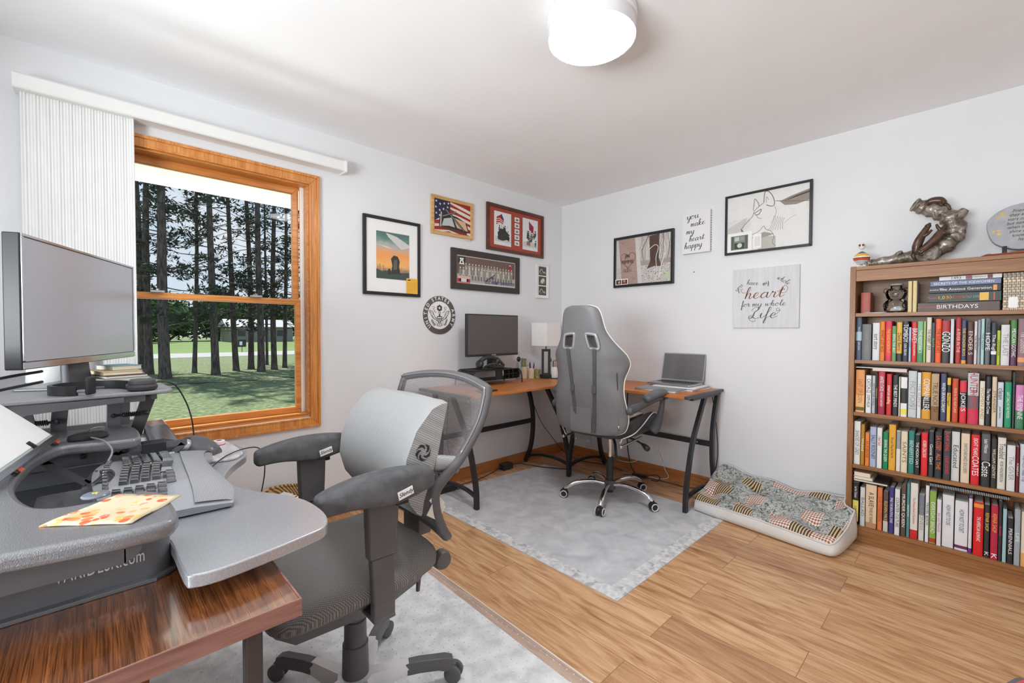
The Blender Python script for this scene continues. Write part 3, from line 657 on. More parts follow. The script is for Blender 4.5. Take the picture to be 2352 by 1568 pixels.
a = Art(.125, .05); a.rect(PAPER, 0, 1, 0, 1); a.rect(C(70, 50, 46), .06, .47, .1, .85); a.rect(C(60, 44, 42), .53, .94, .1, .85); a.disc(C(196, 150, 130), .3, .45, .1); a.disc(C(190, 140, 120), .72, .6, .1); a.poly(C(176, 60, 60), [(.6, .12), (.9, .12), (.8, .5)])
a.build('small_snapshot', t, -.0265, .022, .022)
# ---- brush script
GL = {'y': [[(0, .5), (.1, 1), (.15, .3), (.4, 0), (.7, .4), (.76, 1), (.72, .2), (.58, -.8), (.32, -1), (.3, -.6), (.9, .1)]],
 'o': [[(.45, .97), (.15, .75), (.1, .25), (.4, 0), (.7, .4), (.55, .95), (.45, .95), (.7, .75), (1, .75)]], 'u': [[(0, .6), (.1, 1), (.12, .25), (.35, 0), (.65, .35), (.72, 1), (.7, .3), (.85, 0), (1.05, .3)]],
 'm': [[(0, .7), (.12, 1), (.12, 0)], [(.12, .4), (.3, .9), (.45, .8), (.45, 0)], [(.45, .4), (.65, .95), (.8, .8), (.8, .15), (.95, 0), (1.15, .3)]],
 'a': [[(.65, .8), (.4, 1), (.1, .6), (.15, .1), (.4, 0), (.65, .5), (.7, 1), (.68, .2), (.85, 0), (1.05, .35)]], 'k': [[(.05, .3), (.35, 1.9), (.2, 2.1), (.1, 1.4), (.1, 0)], [(.1, .4), (.45, 1), (.5, .7), (.15, .5), (.5, .1), (.7, 0), (.95, .3)]],
 'e': [[(0, .3), (.4, .55), (.5, .9), (.3, 1), (.1, .6), (.15, .15), (.4, 0), (.8, .35)]], 'h': [[(.05, .3), (.35, 1.6), (.35, 2.1), (.2, 2), (.12, 1.2), (.1, 0)], [(.1, .4), (.4, 1), (.55, .8), (.5, .2), (.65, 0), (.9, .35)]],
 'r': [[(0, .4), (.15, 1.1), (.2, .85), (.45, .9), (.4, .2), (.55, 0), (.8, .35)]], 't': [[(.05, .3), (.25, 1.8), (.2, .3), (.35, 0), (.65, .35)], [(-.05, 1.15), (.55, 1.25)]],
 'p': [[(0, .6), (.15, 1), (.12, 0), (.05, -1)], [(.12, .3), (.4, 1), (.65, .7), (.5, .1), (.2, .05)], [(.4, .03), (.9, .3)]], 'v': [[(0, .7), (.12, 1), (.25, 0), (.5, .5), (.6, 1), (.9, .85)]],
 'w': [[(0, .7), (.1, 1), (.2, 0), (.5, .9), (.6, 0), (.9, .6), (.95, 1), (1.2, .85)]], 'l': [[(0, .2), (.35, 1.5), (.35, 2.1), (.18, 2), (.12, .6), (.3, 0), (.55, .3)]],
 'f': [[(0, .2), (.4, 1.5), (.4, 2.1), (.25, 2), (.2, 0), (.15, -.95), (.3, -.9), (.3, 0), (.6, .3)]], 'i': [[(0, .4), (.12, 1), (.12, .2), (.3, 0), (.5, .35)], [(.14, 1.45), (.2, 1.5)]],
 'L': [[(0, 1.5), (.2, 2.1), (.6, 2.2), (.7, 1.8), (.4, 1.2), (.35, .3), (.1, -.1), (-.1, .1), (.2, .3), (.7, -.1), (1.1, .1)]], '.': [[(.1, 0), (.16, .05)]]}
def script(a, m, s_, x, y, sz, ang=0.0, curve=None, sx=.85, pen=.16):
    """x, y: start in metres; sz: x-height in metres; curve: function u -> (x, y, angle)"""
    d = a._m(m); cx = 0.0; vs = []; F = []
    for ch in s_:
        if ch == ' ': cx += .75; continue
        for st in GL[ch]:
            P = cat([(p[0] + p[1] * .18, p[1], 0) for p in st], 4) if len(st) > 2 else [Vector((p[0] + p[1] * .18, p[1], 0)) for p in st]
            pts = []
            for p in P:
                lx, ly = (cx + p.x) * sz * sx, p.y * sz
                if curve: X, Y, A = curve(lx); pts.append(Vector((X - math.sin(A) * ly, Y + math.cos(A) * ly, 0)))
                else: pts.append(Vector((x + lx * math.cos(ang) - ly * math.sin(ang), y + lx * math.sin(ang) + ly * math.cos(ang), 0)))
            base = len(vs)
            for i, q in enumerate(pts):
                t_ = pts[min(i + 1, len(pts) - 1)] - pts[max(i - 1, 0)]
                if t_.length < 1e-9: t_ = Vector((1, 0, 0))
                t_.normalize(); nn = Vector((-t_.y, t_.x, 0)); wd = sz * pen * (.45 + .75 * max(0, -t_.y)) / 2 * 1.3
                vs += [(q.x + nn.x * wd, d, q.y + nn.y * wd), (q.x - nn.x * wd, d, q.y - nn.y * wd)]
                if i: k = base + 2 * i; F.append((k - 2, k - 1, k + 1, k))
        cx += max(p[0] for st in GL[ch] for p in st) * .97
    a.b._new(vs, F); return cx * sz * sx
# 8 small canvas
t = thing('small_canvas', 'small white canvas reading you make my heart happy', 'wall art', (1.252, 0, 1.806), 0, 'pictures on the walls')
CAN = mat('white_canvas', (232, 232, 232), .8, bump=.2, bscale=900, var=.01)
b = B(); b.box(0, .216, -.035, -.001, 0, .318); obj('canvas', b, CAN, t, smooth=0, bev=.002)
a = Art(1, 1)
for s_, x, y, z in (('you', .035, .262, .026), ('make', .065, .205, .023), ('my', .032, .150, .024), ('heart', .055, .092, .023), ('happy.', .018, .038, .024)): script(a, INK, s_, x, y, z * .95, .05, sx=1.32, pen=.15)
a.build('script_lettering', t, -.0353)
b = B()
for k in range(17): b.prism([(.0, 0), (.006, .004), (0, .009)], -.001 + .0 * k, .0, 'x') if False else b.box(.2161, .2166, -.024, -.014, .012 + k * .018, .020 + k * .018)
for k in range(11): b.box(.012 + k * .018, .020 + k * .018, -.024, -.014, -.0005, -.0001)
obj('edge_print', b, C(110, 110, 112), t, smooth=0)
# 9 horse drawing
t = hang('framed_drawing', 'black framed pencil drawing of a horse head with two small prints in its corner', 'picture', 'R', 1.568, 1.760, .542, .429, .016, BLKF, depth=.022)
def horse(a):
    a.rect(C(228, 228, 226), 0, 1, 0, 1); K = C(112, 108, 104); Lg = C(184, 182, 178); D = C(80, 74, 70)
    a.poly(C(150, 138, 128), [(.66, .78), (.8, .84), (1, .9), (1, .72), (.85, .68), (.72, .7)]); a.poly(D, [(.7, .77), (.85, .83), (1, .87), (1, .84), (.84, .8)])
    a.poly(C(206, 204, 200), [(0, .44), (.26, .6), (.24, .5), (.2, .36), (0, .3)]); a.poly(C(188, 186, 180), [(.4, .24), (.62, .2), (.62, 0), (.4, .0)]); a.poly(C(160, 154, 144), [(.3, .22), (.48, .3), (.6, .24), (.46, .2)])
    for k in range(8): a.line(Lg, [(.0, .33 + .03 * k), (.12, .36 + .03 * k), (.3, .42 + .022 * k)], .0022, smooth=3)
    L_ = lambda p, w=.0026: a.line(K, p, w, smooth=5)
    L_([(.185, .4), (.2, .34), (.22, .3), (.21, .36), (.185, .4)], .005); L_([(.185, .4), (.25, .5), (.33, .6), (.36, .7), (.46, .8)], .004)
    L_([(.34, .7), (.35, .86), (.36, .9), (.4, .82), (.41, .76)], .004); L_([(.47, .8), (.48, .98), (.53, .98), (.58, .88), (.6, .76), (.57, .72), (.5, .76)], .005)
    L_([(.5, .8), (.5, .9), (.53, .84)]); L_([(.35, .64), (.4, .68), (.44, .7), (.41, .62), (.36, .62)], .005); L_([(.38, .62), (.4, .56), (.45, .54)])
    L_([(.21, .3), (.26, .28), (.33, .28), (.42, .33), (.47, .4), (.5, .34), (.56, .3)], .003); L_([(.61, .8), (.76, .76), (1, .7)], .004); L_([(.6, .72), (.62, .6), (.56, .42)], .002)
    for k in range(7): L_([(.6 + .02 * k, .55 - .01 * k), (.58 + .02 * k, .42), (.52 + .03 * k, .3)], .002)
    L_([(.56, .3), (.6, .2), (.58, .1), (.62, .03)], .003); L_([(.72, .4), (.8, .48), (.86, .5)], .0016)
    a.rect(Lg, .1, .1, .1, .1)
sheet(t, .016, .016, .51, .397, -.0125, horse, 'drawing')
a = Art(.165, .135); a.rect(PAPER, 0, 1, 0, 1); a.rect(C(130, 136, 124), .14, .84, .1, .84); a.rect(C(90, 96, 88), .16, .26, .12, .82); a.rect(C(90, 96, 88), .72, .82, .12, .82); a.rect(C(62, 72, 62), .28, .7, .14, .46); a.disc(C(210, 212, 206), .5, .32, .1); a.rect(C(196, 198, 192), .3, .48, .56, .78); a.rect(C(150, 156, 146), .52, .68, .56, .78)
a.build('small_print', t, -.0165, .02, .018)
a = Art(.055, .10); a.rect(PAPER, 0, 1, 0, 1); a.rect(C(222, 222, 220), .2, .85, .15, .85); a.build('small_print', t, -.0165, .19, .025)
# 10 square board
t = thing('square_board', 'square grey-white plank board reading you have my whole heart for my whole Life', 'wall art', (1.630, 0, 1.230), 0, 'pictures on the walls')
def f_pl(t_, N, Lk, b):
    v = vec_(N, Lk, (40, 40, 3)); n = noise_(N, Lk, v, 1.4, 4); Lk.new(ramp_(N, Lk, n, [(.3, (206, 207, 210)), (.7, (220, 221, 223))]), b.inputs['Base Color'])
b = B(); b.box(0, .417, -.018, -.001, 0, .418); obj('board', b, tex_mat('grey_white_planks', f_pl, .7), t, smooth=0, bev=.002)
a = Art(1, 1); K = C(84, 80, 74); Kb = C(124, 66, 30)
def arc(cx, cy, R, a0):
    return lambda u: (cx + R * math.sin(a0 + u / R), cy + R * math.cos(a0 + u / R), -(a0 + u / R))
script(a, K, 'you', .028, .259, .0165, .80, sx=1.25, pen=.16)
script(a, K, 'have', .092, .308, .0165, -.14, sx=1.3, pen=.16)
script(a, K, 'my', .198, .290, .0165, .42, sx=1.25, pen=.16)
script(a, K, 'whole', .282, .333, .0165, -.60, sx=1.2, pen=.16)
script(a, Kb, 'heart', .078, .205, .038, .02, sx=1.6, pen=.13)
script(a, K, 'for', .058, .148, .020, .05, sx=1.25, pen=.16); script(a, K, 'my whole', .130, .150, .0185, 0, sx=1.6, pen=.16)
script(a, K, 'Life', .112, .068, .034, 0, sx=1.75, pen=.13)
a.line(Kb, [(.285, .25), (.33, .235), (.35, .265), (.335, .285), (.32, .27), (.33, .26)], .0026, smooth=6); a.line(Kb, [(.085, .25), (.065, .25), (.055, .27), (.07, .275)], .0026, smooth=6)
a.line(K, [(.27, .085), (.3, .11), (.30, .13), (.285, .13), (.285, .115), (.31, .12)], .0024, smooth=6); a.line(K, [(.14, .09), (.11, .08), (.12, .05), (.15, .045), (.15, .06)], .0026, smooth=6)
a.build('script_lettering', t, -.0183)
b = B(); b.lathe([(.003, 0), (.0045, .003), (.002, .005)], 8, (1.335, 0, 1.665), RX(PI / 2)); tag(obj('wall_nail', b, BLACK), 'small dark nail in the white wall below the little canvas', 'nail')
# ================================================================ bookcase
BX0, BX1, BF = 2.352, 3.262, -.257     # left, right, front
bc = thing('bookcase', 'tall brown wooden bookcase filled with books against the white wall', 'bookcase', (2.807, -.13, 0))
b = B(); b.box(BX0, BX0 + .026, BF, -.004, 0, 1.572); obj('side_panel', b, CASE[2], bc, W=True, bev=.0015, smooth=0)
b = B(); b.box(BX1 - .026, BX1, BF, -.004, 0, 1.572); obj('side_panel', b, CASE[2], bc, W=True, bev=.0015, smooth=0)
b = B(); b.box(BX0 + .026, BX1 - .026, BF, -.004, 1.550, 1.570); obj('top_panel', b, CASE[0], bc, W=True, bev=.001, smooth=0)
b = B(); b.box(BX0 + .026, BX1 - .026, BF + .004, BF + .020, 1.488, 1.549); obj('apron', b, CASE[0], bc, W=True, bev=.001, smooth=0)
b = B(); b.box(BX0 + .026, BX1 - .026, -.012, -.006, .02, 1.55); obj('back_panel', b, CASE[0], bc, W=True, smooth=0)
SH = [1.308, 1.044, .746, .446, .098]
for z in SH:
    b = B(); b.box(BX0 + .0265, BX1 - .0265, BF + .006, -.0125, z - .020, z); obj('shelf', b, CASE[0], bc, W=True, bev=.001, smooth=0)
b = B(); b.box(BX0 + .0265, BX1 - .0265, BF + .012, BF + .028, 0, .0775); obj('plinth', b, CASE[0], bc, W=True, bev=.001, smooth=0)

PAGE = mat('book_pages', (226, 220, 206), .85, var=.06, scale=2, stretch=(1, 400, 1))
def book(name, label, x0, x1, z, h, col, group, title=None, tcol=(240, 240, 240), bands=(), d=.155, y=-.235, tsize=.7, hard=True, sx=1.0):
    """upright book: cover wraps spine; pages show on top"""
    wd = x1 - x0; t = thing(name, label, 'book', (x0, y, z), 0, group); t_ = .0022 if hard else .001
    m = C(*col, .45)
    b = B(); b.box(0, t_, .0, d, 0, h); b.box(wd - t_, wd, .0, d, 0, h)
    sp = [(0, 0), (0, .002)]; n = 6
    sp = [(wd / 2 - wd / 2 * math.cos(PI * k / n), -.0025 * math.sin(PI * k / n)) for k in range(n + 1)]
    b.prism(sp + [(wd, .003), (0, .003)], 0, h); obj('cover', b, m, t, smooth=60)
    e = .004 if hard else .0005
    b = B(); b.box(t_, wd - t_, .003, d - e, e, h - e); obj('page_block', b, PAGE, t, smooth=0)
    for f0, f1, c in bands:
        b = B(); sp2 = [(wd / 2 - wd / 2 * math.cos(PI * k / n), -.0004 - .0025 * math.sin(PI * k / n)) for k in range(n + 1)]
        b.prism(sp2 + [(wd - .0005, .0), (.0005, .0)], h * f0, h * f1); obj('spine_band', b, C(*c, .45), t, smooth=60)
    if title:
        for ttl, f, cc, ss in (title if isinstance(title, list) else [(title, .5, tcol, tsize)]):
            sz = min(wd * ss * 1.25, h * 1.4 / max(3, len(ttl)) * 1.0); L_ = sz * .60 * len(ttl); k = min(1.6, max(.55, h * .62 * (1 if not isinstance(title, list) else .62) / L_)) * sx
            o = text(ttl, sz, C(*cc), t, (wd / 2, -.0034, h * f), ext=.0001, name='spine_title'); o.matrix_basis = Matrix.Translation((wd / 2, -.0034, h * f)) @ Matrix.Rotation(PI / 2, 4, 'X') @ Matrix.Rotation(-PI / 2, 4, 'Z') @ Matrix.Diagonal((k, 1, 1, 1))
    return t
W_ = (238, 238, 238); K_ = (34, 34, 36); Y_ = (240, 196, 60); R_ = (200, 44, 48)
def D(x0, x1, h, col, title=None, tc=W_, desc='', bands=(), ts=.7): return (x0, x1, h, col, title, tc, desc, bands, ts)
S2 = [D(2.380, 2.406, .241, (70, 84, 104), 'THE IDEA MACHINE   ANN LEARY', (214, 222, 226), 'slate blue paperback with a pale blue band, first on its shelf', ((.45, .66, (168, 200, 212)),)),
 D(2.408, 2.449, .202, (112, 112, 112), 'SHORT STORIES', (150, 150, 150), 'thick plain grey hardcover beside the slate blue paperback'),
 D(2.453, 2.485, .209, (218, 220, 222), 'sort story', K_, 'pale grey book with small black title, after the thick plain grey hardcover'), D(2.486, 2.507, .216, (226, 124, 38), 'WHAT JUST RICE', (120, 40, 30), 'orange book with dark red title'),
 D(2.508, 2.536, .218, (226, 60, 60), 'THE KIND WORTH IT', Y_, 'red book with large yellow title letters', ((.84, 1, (214, 44, 74)), (0, .13, (214, 44, 74)))), D(2.537, 2.555, .191, (98, 152, 92), 'BEING THE BEST', W_, 'small green book with white title'),
 D(2.556, 2.579, .211, (224, 172, 60), 'David Berry', K_, 'mustard book with a black foot', ((0, .2, (44, 46, 52)),)), D(2.581, 2.604, .217, (48, 52, 66), [('TOMBOY', .70, W_, 1.0), ('LISA SELIN', .3, W_, .5)], W_, 'dark navy book titled TOMBOY'),
 D(2.605, 2.615, .184, (176, 204, 226), 'PRINT', (90, 110, 130), 'thin pale blue booklet'), D(2.616, 2.638, .211, (218, 42, 44), [('BRAVEY', .66, W_, 1.0), ('ALEXI PAPPAS', .32, W_, .4)], W_, 'bright red book titled BRAVEY'),
 D(2.639, 2.662, .215, (120, 176, 134), 'THE RESISTANCE', (230, 236, 220), 'sage green book with pale title', ((0, .3, (72, 142, 98)),)), D(2.663, 2.672, .215, (176, 200, 110), None, W_, 'thin lime green book beside the sage green one'),
 D(2.674, 2.693, .235, (226, 218, 202), 'THE HOBBIT  J.R.R.', K_, 'tall cream book titled THE HOBBIT'), D(2.694, 2.707, .207, (74, 78, 84), 'SLATE', (150, 190, 140), 'thin charcoal paperback beside the tall cream book'),
 D(2.708, 2.730, .226, (236, 92, 32), 'THE SUBTLE ART', (130, 40, 20), 'vivid orange book with a dark red title'), D(2.731, 2.761, .217, (56, 54, 56), [('GONZO', .5, W_, 1.15)], W_, 'thick black book titled GONZO with a red top', ((.72, 1, (170, 44, 48)),)),
 D(2.763, 2.776, .225, (206, 214, 218), None, W_, 'thin white pamphlet beside the book titled GONZO'), D(2.781, 2.801, .231, (172, 40, 44), 'A FEVER IN THE', (236, 200, 180), 'dark red book with a cream title, after the thin white pamphlet'),
 D(2.802, 2.820, .218, (62, 70, 100), 'THE WONDER BOYS', Y_, 'navy book with orange title and orange edge', ((0, .08, (226, 170, 60)),)), D(2.822, 2.845, .210, (84, 44, 44), 'ENDER S', (220, 206, 196), 'maroon book with small spaced title'),
 D(2.846, 2.857, .212, (222, 218, 214), 'THE FROST', K_, 'thin white book beside the maroon one'), D(2.858, 2.868, .218, (156, 164, 172), 'Eat Pray', (80, 90, 100), 'thin blue-grey book'), D(2.869, 2.881, .224, (176, 208, 208), 'THE SILENT', (100, 130, 130), 'thin pale teal book'),
 D(2.883, 2.901, .225, (96, 104, 106), [('The Book of', .78, (20, 20, 20), .45), ('HOPE', .5, W_, 1.0)], W_, 'grey-green book titled HOPE'), D(2.903, 2.921, .203, (54, 60, 70), 'The Right', W_, 'dark slate book with a white band', ((.25, .33, W_),)),
 D(2.922, 2.934, .167, (190, 206, 60), 'LAVENDER', (90, 110, 30), 'short lime yellow book'), D(2.935, 2.963, .194, (214, 214, 216), 'THE LAST', (150, 150, 152), 'pale grey hardcover beside the short lime book'), D(2.965, 2.986, .216, (74, 128, 62), 'MEXICAN GOTHIC', W_, 'green and plum book titled MEXICAN GOTHIC', ((0, .45, (96, 54, 84)),)),
 D(2.988, 3.020, .222, (134, 104, 110), 'The Goldfinch', (220, 200, 196), 'mauve book with an orange foot', ((.08, .18, (226, 150, 90)),)), D(3.022, 3.05, .21, (60, 64, 80), None, W_, 'dark blue book after the mauve one')]
S3 = [D(2.384, 2.424, .240, (222, 150, 86), 'EAST OF EDEN', (176, 100, 50), 'thick sunset-orange book, first on its shelf', ((.0, .4, (232, 184, 120)), (.04, .12, (70, 90, 50)))), D(2.430, 2.454, .212, (232, 232, 232), [('CATCH-22', .72, K_, .8), ('JOSEPH HELLER', .32, K_, .6)], K_, 'white book titled CATCH-22'),
 D(2.456, 2.471, .211, (190, 196, 202), 'INTO THE WILD', (70, 76, 84), 'pale grey book titled INTO THE WILD'), D(2.473, 2.482, .229, (60, 54, 50), 'MIDNIGHT', (214, 190, 140), 'thin dark brown book'), D(2.484, 2.513, .237, (184, 48, 70), [('UNITED STATES', .72, W_, .6), ('PEOPLE S HISTORY', .35, W_, .35)], W_, 'crimson mottled thick paperback', ((0, .2, (150, 34, 60)),)),
 D(2.519, 2.541, .226, (200, 46, 40), 'american ending', W_, 'scarlet book titled american ending'), D(2.544, 2.568, .219, (40, 44, 46), 'THE BEST MINDS', W_, 'black book titled THE BEST MINDS with cream edges'), D(2.570, 2.576, .214, (230, 226, 214), None, W_, 'very thin cream booklet'),
 D(2.578, 2.604, .213, (232, 232, 230), None, W_, 'white book with a broad black middle band', ((.34, .72, (40, 42, 44)), (.06, .2, (236, 220, 90)))), D(2.608, 2.641, .249, (198, 204, 206), 'FICTION', (150, 156, 160), 'thick pale silver hardcover', ((.18, .19, (130, 136, 140)), (.26, .27, (130, 136, 140)))), D(2.643, 2.659, .242, (226, 226, 228), 'THE SILENCE', (160, 150, 150), 'slim white hardcover after the thick silver one'),
 D(2.661, 2.695, .246, (222, 156, 44), [('COMPANY', .64, W_, .8), ('KILLERS', .34, W_, .8)], W_, 'amber book titled COMPANY KILLERS with a black middle', ((.2, .48, (40, 38, 38)),)), D(2.697, 2.727, .240, (186, 158, 122), 'TRUE NORTH', (90, 70, 50), 'tan book titled TRUE NORTH', ((0, .3, (136, 98, 66)),)),
 D(2.732, 2.754, .243, (62, 72, 104), 'WHEN BRAINS DREAM', W_, 'navy book titled WHEN BRAINS DREAM'), D(2.756, 2.770, .223, (228, 186, 70), 'Michigan', K_, 'yellow book titled Michigan with a dark band', ((.66, .84, (50, 50, 52)),)), D(2.774, 2.797, .221, (196, 74, 34), 'FEVER IN THE HEARTLAND', (236, 200, 170), 'rust-coloured book titled FEVER IN THE HEARTLAND'),
 D(2.801, 2.826, .210, (214, 40, 54), 'JOKES', W_, 'bright red book with a black middle block', ((.38, .74, (44, 40, 44)),)), D(2.829, 2.867, .254, (196, 200, 202), [('HUNTER', .82, (190, 40, 70), .8), ('THOMPSON', .46, (200, 50, 60), .75)], W_, 'thick silver and crimson book about HUNTER THOMPSON', ((0, .3, (206, 40, 76)), (.3, .56, (92, 98, 104)))),
 D(2.870, 2.888, .216, (228, 220, 200), 'WOMEN AND', (176, 140, 80), 'cream book with ochre title'), D(2.890, 2.909, .240, (36, 36, 38), 'The New Jim Crow', W_, 'black book titled The New Jim Crow'), D(2.911, 2.927, .240, (216, 196, 166), 'STRANGER', (110, 90, 60), 'beige book beside the black one titled The New Jim Crow'),
 D(2.929, 2.949, .216, (206, 212, 220), [('clean', .74, K_, .9), ('james beatrix', .32, K_, .4)], K_, 'pale blue-grey book titled clean'), D(2.952, 2.975, .216, (26, 150, 104), 'LAST CHILD IN THE WOODS', W_, 'emerald green book titled LAST CHILD IN THE WOODS'), D(2.977, 2.985, .268, (70, 74, 72), None, W_, 'tall thin charcoal book'),
 D(2.987, 3.014, .207, (208, 130, 184), 'THE FEMININE', W_, 'pink and green book after the tall thin charcoal one', ((0, .42, (66, 128, 92)),)), D(3.017, 3.045, .25, (150, 150, 160), None, W_, 'grey book after the pink and green one')]
S4 = [D(2.381, 2.410, .245, (228, 228, 224), 'SHADES OF GREY', (120, 116, 112), 'white hardcover with a small dark feather, first on its shelf'), D(2.412, 2.429, .232, (176, 130, 40), 'Wicked', W_, 'gold and brown book with a white title'), D(2.432, 2.451, .187, (230, 130, 50), 'SUNRISE', (150, 60, 30), 'short orange book'),
 D(2.453, 2.481, .224, (168, 182, 206), 'SALLY ROONEY', (50, 56, 80), 'powder blue book titled SALLY ROONEY'), D(2.484, 2.506, .224, (230, 228, 224), [('I feel bad', .68, (176, 60, 60), .7)], W_, 'white book with a red scrawled title'), D(2.509, 2.532, .205, (20, 130, 80), 'SAVING THE QUEEN', W_, 'green book with a white title panel'),
 D(2.534, 2.563, .250, (224, 166, 50), 'The Last Thing He Told Me', K_, 'tall golden book titled The Last Thing He Told Me'), D(2.565, 2.583, .222, (226, 220, 214), None, W_, 'book with grey upper half and white lower half', ((.55, .98, (150, 156, 160)),)), D(2.585, 2.611, .222, (226, 212, 184), 'SAINTS', (130, 110, 80), 'cream hardcover after the grey and white book'),
 D(2.613, 2.638, .227, (50, 132, 122), 'BENEFITED', (200, 222, 214), 'teal book with pale title'), D(2.640, 2.659, .212, (40, 42, 44), 'THE MOON CAN T', W_, 'black book with white title after the teal one'), D(2.663, 2.690, .226, (222, 40, 42), [('KOREN ZAILCKAS', .62, W_, .6)], W_, 'bright red book by KOREN ZAILCKAS'),
 D(2.693, 2.712, .238, (58, 60, 64), 'Gone Girl', W_, 'dark grey book with a cursive white title'), D(2.716, 2.743, .240, (46, 48, 52), [('S.A. COSBY', .76, (226, 96, 40), .85), ('ALL THE', .36, (230, 120, 50), .7)], W_, 'black book by S.A. COSBY in orange letters'), D(2.748, 2.775, .244, (60, 64, 66), [('RAW DEAL', .8, (214, 60, 60), .6), ('CHLOE SORVINO', .32, (214, 60, 70), .6)], W_, 'charcoal book titled RAW DEAL in red'),
 D(2.777, 2.807, .251, (214, 214, 212), 'Educated', (60, 60, 64), 'pale grey book titled Educated'), D(2.811, 2.842, .248, (226, 206, 178), 'SWITCHBOARD SOLDIERS', (80, 90, 110), 'cream book titled SWITCHBOARD SOLDIERS'), D(2.846, 2.876, .248, (214, 30, 44), [('EIGHT YEARS', .76, W_, .55), ('COATES', .38, W_, .85)], W_, 'red book by COATES'),
 D(2.881, 2.911, .256, (90, 90, 92), [('Isabel Wilkerson', .78, W_, .5), ('Caste', .34, W_, 1.1)], W_, 'black and grey book titled Caste', ((0, .5, (44, 46, 48)),)), D(2.914, 2.932, .239, (54, 52, 50), 'WILLIAM GENTRY', (224, 214, 190), 'dark thick paperback after the one titled Caste'),
 D(2.935, 2.962, .249, (224, 220, 210), [('Troubled', .74, (60, 60, 60), .8), ('ROB HENDERSON', .34, (60, 60, 60), .45)], W_, 'ivory book titled Troubled'), D(2.965, 2.992, .219, (220, 222, 222), 'The GIVER', (150, 150, 150), 'white hardcover with a small black feather after the one titled Troubled'), D(2.994, 3.004, .214, (110, 30, 34), 'FOREPLAY', W_, 'thin dark red book'), D(3.006, 3.034, .23, (206, 208, 218), 'MIDWEST Road Trip', (60, 64, 90), 'pale lilac book titled MIDWEST Road Trip')]
S5 = [D(2.381, 2.408, .239, (46, 44, 44), [('Let No Trickster', .78, W_, .5), ('LISA SEE', .3, K_, .4)], W_, 'black and yellow library book, first on the lowest shelf', ((.08, .58, (226, 210, 100)),)), D(2.415, 2.437, .221, (208, 208, 206), 'BALLAD', (120, 110, 110), 'light grey book with a small flag mark'),
 D(2.440, 2.487, .244, (226, 200, 164), [('A SLAVE', .66, K_, .55), ('TWELVE YEARS', .3, K_, .35)], K_, 'thick tan book titled TWELVE YEARS A SLAVE', ((0, .12, (190, 140, 100)),)), D(2.491, 2.512, .239, (222, 122, 74), 'THE CHILDREN', (180, 80, 50), 'salmon orange book'), D(2.516, 2.537, .223, (92, 78, 72), 'ELEVEN MILES', (226, 190, 120), 'brown book with a cream foot', ((.0, .26, (206, 200, 196)),)),
 D(2.540, 2.561, .251, (66, 62, 128), 'FIND THE BEAUTIFUL ONES', W_, 'violet-blue book with large white title'), D(2.565, 2.586, .251, (226, 226, 226), 'COUNTER CULTURE', K_, 'white book with a long black title panel'), D(2.590, 2.610, .279, (92, 76, 62), 'MURDER QUEEN', W_, 'tall brown book with white scrawled title'),
 D(2.612, 2.625, .290, (86, 146, 146), 'SKETCH', W_, 'tall teal book on the lowest shelf'), D(2.627, 2.657, .299, (224, 220, 212), 'The Midwest Book of Sandwiches', (190, 90, 90), 'very tall white book with a red foot', ((0, .16, (206, 40, 40)),)), D(2.661, 2.682, .243, (216, 214, 208), 'KINDNESS', (150, 150, 150), 'white and slate grey book', ((.56, 1, (120, 128, 138)),)),
 D(2.686, 2.700, .299, (226, 228, 230), 'TRAVEL BOOK', K_, 'tall thin white book'), D(2.702, 2.727, .273, (140, 176, 78), 'EVERYDAY BREAD', W_, 'lime green book titled EVERYDAY BREAD', ((.02, .1, (190, 60, 50)),)), D(2.730, 2.747, .240, (228, 222, 228), 'Eat and Flourish', (176, 120, 160), 'white book with a lilac title'),
 D(2.750, 2.792, .268, (224, 226, 230), [('HOW NOT TO DIE', .62, (70, 70, 78), .42)], W_, 'very thick white book titled HOW NOT TO DIE'), D(2.796, 2.842, .251, (226, 228, 232), [('HOW NOT TO DIET', .6, (60, 66, 90), .45)], W_, 'very thick white book titled HOW NOT TO DIET with a plum band', ((.04, .1, (110, 40, 90)),)), D(2.844, 2.857, .282, (226, 226, 234), None, W_, 'white book with a purple foot', ((0, .08, (120, 50, 160)), (.97, 1, (120, 50, 160)))),
 D(2.861, 2.895, .265, (214, 32, 36), [('THE AMERICAN ALMANAC', .5, W_, .6)], W_, 'red book titled THE AMERICAN ALMANAC', ((.9, .97, (226, 150, 60)),)), D(2.897, 2.916, .258, (52, 50, 52), [('REPAIR SHOP', .68, (236, 190, 90), .75), ('K', .07, W_, .9)], W_, 'black book titled REPAIR SHOP'), D(2.919, 2.943, .264, (182, 36, 66), [('REPAIR SHOP', .68, (236, 170, 90), .7), ('K', .07, W_, .9)], W_, 'crimson book titled REPAIR SHOP'),
 D(2.944, 2.956, .291, (54, 48, 52), 'ROAD', (220, 60, 110), 'tall thin black book with a pink label'), D(2.958, 2.971, .257, (160, 196, 204), None, W_, 'pale aqua book'), D(2.973, 2.992, .218, (42, 42, 44), 'PERENNIALS', W_, 'black book titled PERENNIALS'), D(2.995, 3.014, .268, (160, 168, 174), 'LIFE', W_, 'grey book after the one titled PERENNIALS'), D(3.016, 3.04, .26, (226, 214, 196), None, W_, 'white book with an orange picture foot', ((0, .25, (226, 170, 110)),))]
